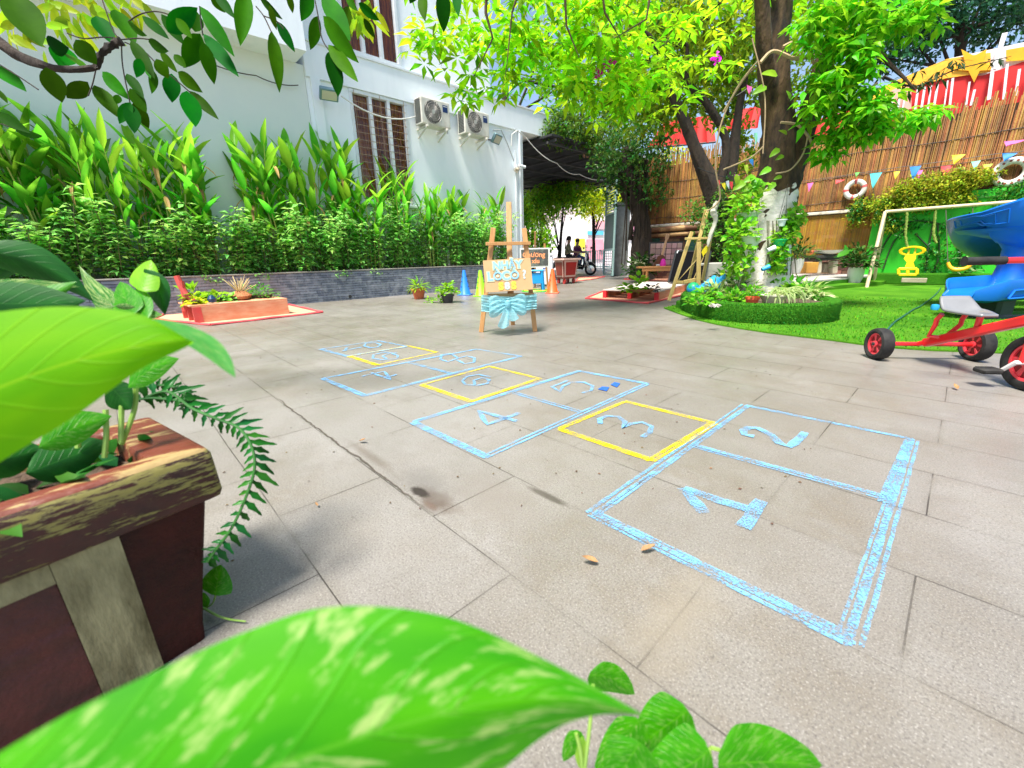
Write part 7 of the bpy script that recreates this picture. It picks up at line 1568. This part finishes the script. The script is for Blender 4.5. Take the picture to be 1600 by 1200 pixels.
# leaves below the bright one
pl3 = thing('broad_leaf_plant', 'deep green leaves on pale stalks rising from the planter corner', 'plant', tuple(kp(.35, .2, .37)))
px_leaf(pl3, LF5, (200, 606), (280, 560), 20, .78, .8, .1, .08); px_leaf(pl3, LF3, (170, 600), (205, 640), 24, .8, .82); px_leaf(pl3, LF5, (60, 700), (175, 650), 26, .72, .8, .1, .05); px_leaf(pl3, LF3, (40, 740), (170, 690), 34, .74, .84); px_leaf(pl3, LF3, (-40, 730), (70, 700), 30, .7, .78); px_leaf(pl3, LF5, (80, 700), (160, 720), 16, .78, .84); px_leaf(pl3, LF3, (-60, 700), (60, 640), 40, .72, .8)
mb = MB()
for pts, d in (([(193, 605), (190, 640), (189, 692)], .82), ([(212, 600), (210, 640), (190, 694)], .83), ([(165, 640), (166, 680), (163, 715)], .80), ([(120, 655), (122, 700)], .8)): trunk_tube(mb, [PD(x, y, d) for x, y in pts], [.0045]*len(pts), 8, 5, .03)
mb.build('stalk', mat('stalk_green', (.22, .40, .06), .4, (.30, .46, .10), 20, trans=.2), pl3)
mb = MB()
for k in range(60):
    a, b = U(.1, .9), U(.04, .5); p = kp(a, b, .40); d = V((U(-1, 1), U(-1, 1), U(.3, 1.5))).normalized(); mb.leaf(p, d, (CZ+V((.01, 0, 0))-d*d.z).normalized(), U(.05, .12), U(.02, .045), .8, .2, 4)
mb.build('under_foliage', leafmat('under_leaf', (.02, .12, .015), .5, .4, .25), pl3)
# fern
fn_ = thing('fern', 'dark glossy sword fern frond arching over the planter corner', 'fern', tuple(PD(240, 625, .85))); FERN = leafmat('fern_leaf', (.006, .085, .010), .35, .3, .15, (.012, .13, .015), 30)
def frond(pts, d, w0, w1, nleaf, Lp, side=(1, -1)):
    mb = MB(); P_ = trunk_tube(mb, [PD(x, y, d) for x, y in pts], [.003]*len(pts), 6, 6, 0); mb.build('stem', mat('fern_stem', (.03, .14, .02), .5), fn_); mb = MB(); N = len(P_)
    for i in range(nleaf):
        f = (i+.5)/nleaf*(N-1); k = min(int(f), N-2); p = P_[k].lerp(P_[k+1], f-k); t = (P_[k+1]-P_[k]).normalized(); v = (p-O).normalized(); sd = t.cross(v).normalized(); u = i/nleaf
        L0_ = Lp*(w0+(w1-w0)*u)*U(.8, 1.15)*(1 if u < .9 else .6)
        for s_ in side:
            L_ = L0_*(1 if s_ == side[0] else .55)*U(.85, 1.1)
            dd = (sd*s_+t*.25+CZ*-.35+v*U(-.25, .25)).normalized(); nn = (-v+CZ*.5+rdir()*.25).normalized(); mb.leaf(p, dd, nn, L_, .006+L_*.20, U(.1, .9), .35, 6, prof=lambda q: (.75+.25*sin(q*25))*(1-q**3) if q > .04 else .5, wave=.05)
    mb.build('frond', FERN, fn_)
frond([(225, 622), (262, 612), (300, 638), (340, 655), (372, 668), (392, 695), (398, 730), (385, 775), (362, 825), (335, 862), (324, 878)], .90, .9, .75, 30, .062)
frond([(215, 608), (245, 602), (275, 606), (290, 620), (283, 640)], .92, .6, .5, 14, .04); frond([(205, 626), (235, 622), (262, 624), (285, 627)], .90, .5, .6, 10, .03); frond([(255, 600), (280, 606), (300, 620), (302, 648)], .94, .5, .4, 10, .035)
# pothos sprig at the foot of the planter
sp1 = thing('pothos_sprig', 'single heart shaped pothos leaf on a runner at the foot of the red planter', 'plant', tuple(G(330, 945))); px_leaf(sp1, LF5, (336, 930), (345, 882), 25, .97, 1.0, .12, 0, 'leaf', True); px_leaf(sp1, LF2, (322, 950), (318, 925), 8, 1.0, 1.0)
mb = MB(); trunk_tube(mb, [PD(338, 925, .98), PD(332, 943, .99), PD(318, 952, 1.0)], [.002]*3, 6, 4, 0); trunk_tube(mb, [G(318, 950, .02), G(340, 962, .015), G(360, 968, .012), G(384, 971, .01)], [.003, .0028, .0022, .0015], 6, 4, 0); mb.build('runner', MATS['stalk_green'], sp1)
# bottom right pothos
pl4 = thing('pothos_plant', 'glossy green pothos leaves poking up at the bottom edge of the picture', 'plant', tuple(PD(1060, 1260, .5)))
px_leaf(pl4, LF5, (1108, 1172), (1000, 1215), 62, .50, .52, .12, .10, 'leaf', True); px_leaf(pl4, LF5, (1075, 1110), (990, 1170), 50, .54, .55, .12, 0, 'leaf', True)
px_leaf(pl4, LF5, (1122, 1195), (1285, 1196), 62, .52, .54, .14, .03, 'leaf', True); px_leaf(pl4, LF2, (1000, 1125), (930, 1215), 32, .53, .55, .1, 0, 'leaf', True); px_leaf(pl4, LF5, (1000, 1160), (955, 1230), 45, .5, .5, .1, 0, 'leaf', True)
px_leaf(pl4, LF5, (920, 1055), (992, 1085), 24, .62, .64, .15, .12, 'leaf', True); px_leaf(pl4, LF2, (905, 1142), (880, 1190), 15, .56, .57, .1, 0, 'leaf', True); px_leaf(pl4, near_leaf_mat('leaf_lime2', (.25, .50, .05), (.3, .55, .06), (.3, .5, .1), 0, .5), (910, 1150), (905, 1200), 10, .56, .57); px_leaf(pl4, LF3, (1115, 1200), (1125, 1230), 10, .5, .5)
mb = MB()
for pts in ([(927, 1070), (922, 1130), (912, 1215)], [(1108, 1170), (1112, 1200), (1116, 1240)], [(1110, 1168), (1125, 1172)], [(900, 1145), (908, 1180), (910, 1215)]): trunk_tube(mb, [PD(x, y, .56) for x, y in pts], [.0026]*len(pts), 6, 4, 0)
mb.build('stalk', MATS['stalk_green'], pl4)
# ================================================================== OVERHANGING BRANCH, TOP LEFT
OBL = leafmat('branch_leaf', (.009, .070, .0), .5, .6, .20, (.016, .10, .0), 8, spec=.04)
ob = thing('overhanging_branch', 'tree branch with hanging oval leaves crossing the top left corner', 'branch', tuple(PD(-60, 40, 1.9))); OD = 1.9
mb = MB(); trunk_tube(mb, [PD(-120, -10, OD), PD(-30, 45, OD), (PD(20, 82, OD)), PD(70, 103, OD), PD(115, 109, OD), PD(150, 105, OD)], [.028, .026, .022, .017, .013, .012], 9, 6, .12)
trunk_tube(mb, [PD(150, 107, OD), PD(158, 85, OD-.02), PD(176, 70, OD-.03), PD(190, 64, OD-.03)], [.013, .013, .014, .016], 8, 6, .4)
tw_ = []
def twig(pts, r=.0028, d=None): trunk_tube(mb, [PD(x, y, d or OD) for x, y in pts], [r]*len(pts), 5, 5, 0)
for q in ([(190, 64), (178, 50), (165, 15), (155, -15)], [(190, 70), (192, 105), (203, 160)], [(188, 60), (160, 58), (130, 60), (105, 52)], [(195, 66), (225, 80), (250, 105), (275, 125), (298, 145)], [(150, 108), (145, 130), (138, 150)], [(200, 34), (220, 22), (245, 18), (270, 25)], [(190, 62), (215, 60), (235, 62)],
          [(312, 10), (314, 35), (317, 55)], [(-10, 95), (30, 120), (60, 140)], [(-10, 190), (20, 200), (50, 215)], [(400, 10), (412, 25), (424, 50)], [(412, 25), (432, 33), (443, 45)], [(490, -10), (497, 25), (503, 60), (515, 80)], [(520, -10), (530, 20), (545, 45)], [(660, -20), (665, 0)], [(690, -20), (695, 0)]): twig(q)
mb.build('branch', BARK, ob)
mb = MB()
LV = [  # base, tip, half width
 ((15, -15), (65, 72), 22), ((-15, 100), (37, 136), 11), ((-10, 175), (40, 203), 8), ((-10, 135), (12, 160), 5), ((25, 205), (65, 213), 7), ((72, 105), (97, 160), 14), ((105, 75), (92, 103), 15), ((118, 62), (150, 100), 13), ((108, 85), (130, 105), 10), ((137, 128), (104, 157), 11), ((147, 133), (185, 178), 11), ((75, 70), (100, 75), 12), ((160, 112), (195, 150), 9), ((198, 115), (222, 148), 7), ((203, 138), (229, 176), 9), ((204, 162), (210, 206), 10), ((204, 160), (186, 192), 8), ((208, 160), (233, 200), 9), ((185, 148), (182, 162), 5),
 ((150, 25), (175, 65), 12), ((180, 15), (210, 62), 13), ((205, 62), (240, 118), 9), ((220, 92), (215, 118), 7), ((228, 90), (232, 118), 6), ((240, 110), (240, 142), 6), ((244, 92), (262, 122), 9), ((268, 115), (268, 158), 11), ((272, 85), (290, 105), 6), ((278, 112), (312, 143), 9), ((292, 142), (306, 194), 13), ((296, 142), (340, 185), 7), ((250, 80), (275, 112), 6), ((232, 65), (262, 80), 8), ((200, 35), (228, 56), 7), ((222, 25), (262, 58), 7), ((252, 22), (288, 70), 8), ((262, 50), (306, 12), 13), ((275, 28), (300, 60), 7), ((305, 50), (308, 18), 10),
 ((313, 10), (364, 85), 10), ((313, 53), (288, 105), 13), ((318, 53), (373, 120), 10), ((317, 65), (335, 130), 10), ((330, -10), (352, 20), 8), ((335, -12), (366, 27), 7), ((385, -15), (375, 63), 12), ((424, 48), (440, 138), 10), ((433, 33), (460, 80), 7), ((421, 8), (431, 46), 5), ((405, -5), (440, 30), 6), ((450, -10), (458, 20), 5), ((485, -15), (473, 30), 10), ((497, 25), (485, 78), 9), ((505, -10), (545, 55), 14), ((505, 25), (552, 95), 13), ((513, 70), (558, 126), 10), ((516, 80), (530, 148), 13), ((545, 10), (535, 52), 8), ((540, -10), (555, 15), 6), ((560, 5), (592, 32), 7), ((660, -10), (661, 26), 8), ((692, -20), (693, 48), 11), ((712, -20), (716, 24), 7), ((652, -25), (640, 5), 8), ((568, 28), (586, 60), 5)]
for (b, t_, w_) in LV:
    d = OD*U(.92, 1.08); pb_, pt_ = PD(*b, d), PD(*t_, d*U(.97, 1.03)); ax = pt_-pb_; L_ = ax.length; v = (pb_-O).normalized(); nn = (-v+rdir()*.35).normalized(); mb.leaf(pb_, ax.normalized(), nn, L_, w_*2.1/FP*d, U(.0, .25), U(.05, .25), 8, prof=lambda q: sin(pi*q**.85)**.85 if 0 < q < 1 else .02)
mb.build('foliage', OBL, ob)
mb = MB()
for k in range(60):   # yellow green bunches nearer the top
    x, y = random.choice([(60, 10), (30, 30), (110, 20), (140, 5), (170, -5), (20, 5), (90, 40), (130, 40), (210, 5), (75, 60), (8, 40), (40, 60)]); b = PD(x+U(-25, 25), y+U(-20, 20), OD*1.25); d = (CX*U(-1, 1)-CZ*U(0, 1.1)).normalized(); mb.leaf(b, d, (-CY+rdir()*.6).normalized(), U(.10, .17), .045, .2, .15, 5)
for k in range(26): x = U(1, 1); b = PD(565+U(-22, 30), 12+U(-14, 26), 3.4); d = (CX*U(-.7, .9)-CZ*U(.1, 1)).normalized(); mb.leaf(b, d, (-CY+rdir()*.6).normalized(), U(.10, .2), .045, .2, .15, 5)
mb.build('young_foliage', leafmat('young_leaf', (.20, .42, .012), .5, .35, .5, (.38, .45, .01), 4), ob)
print('objects', len(bpy.data.objects))
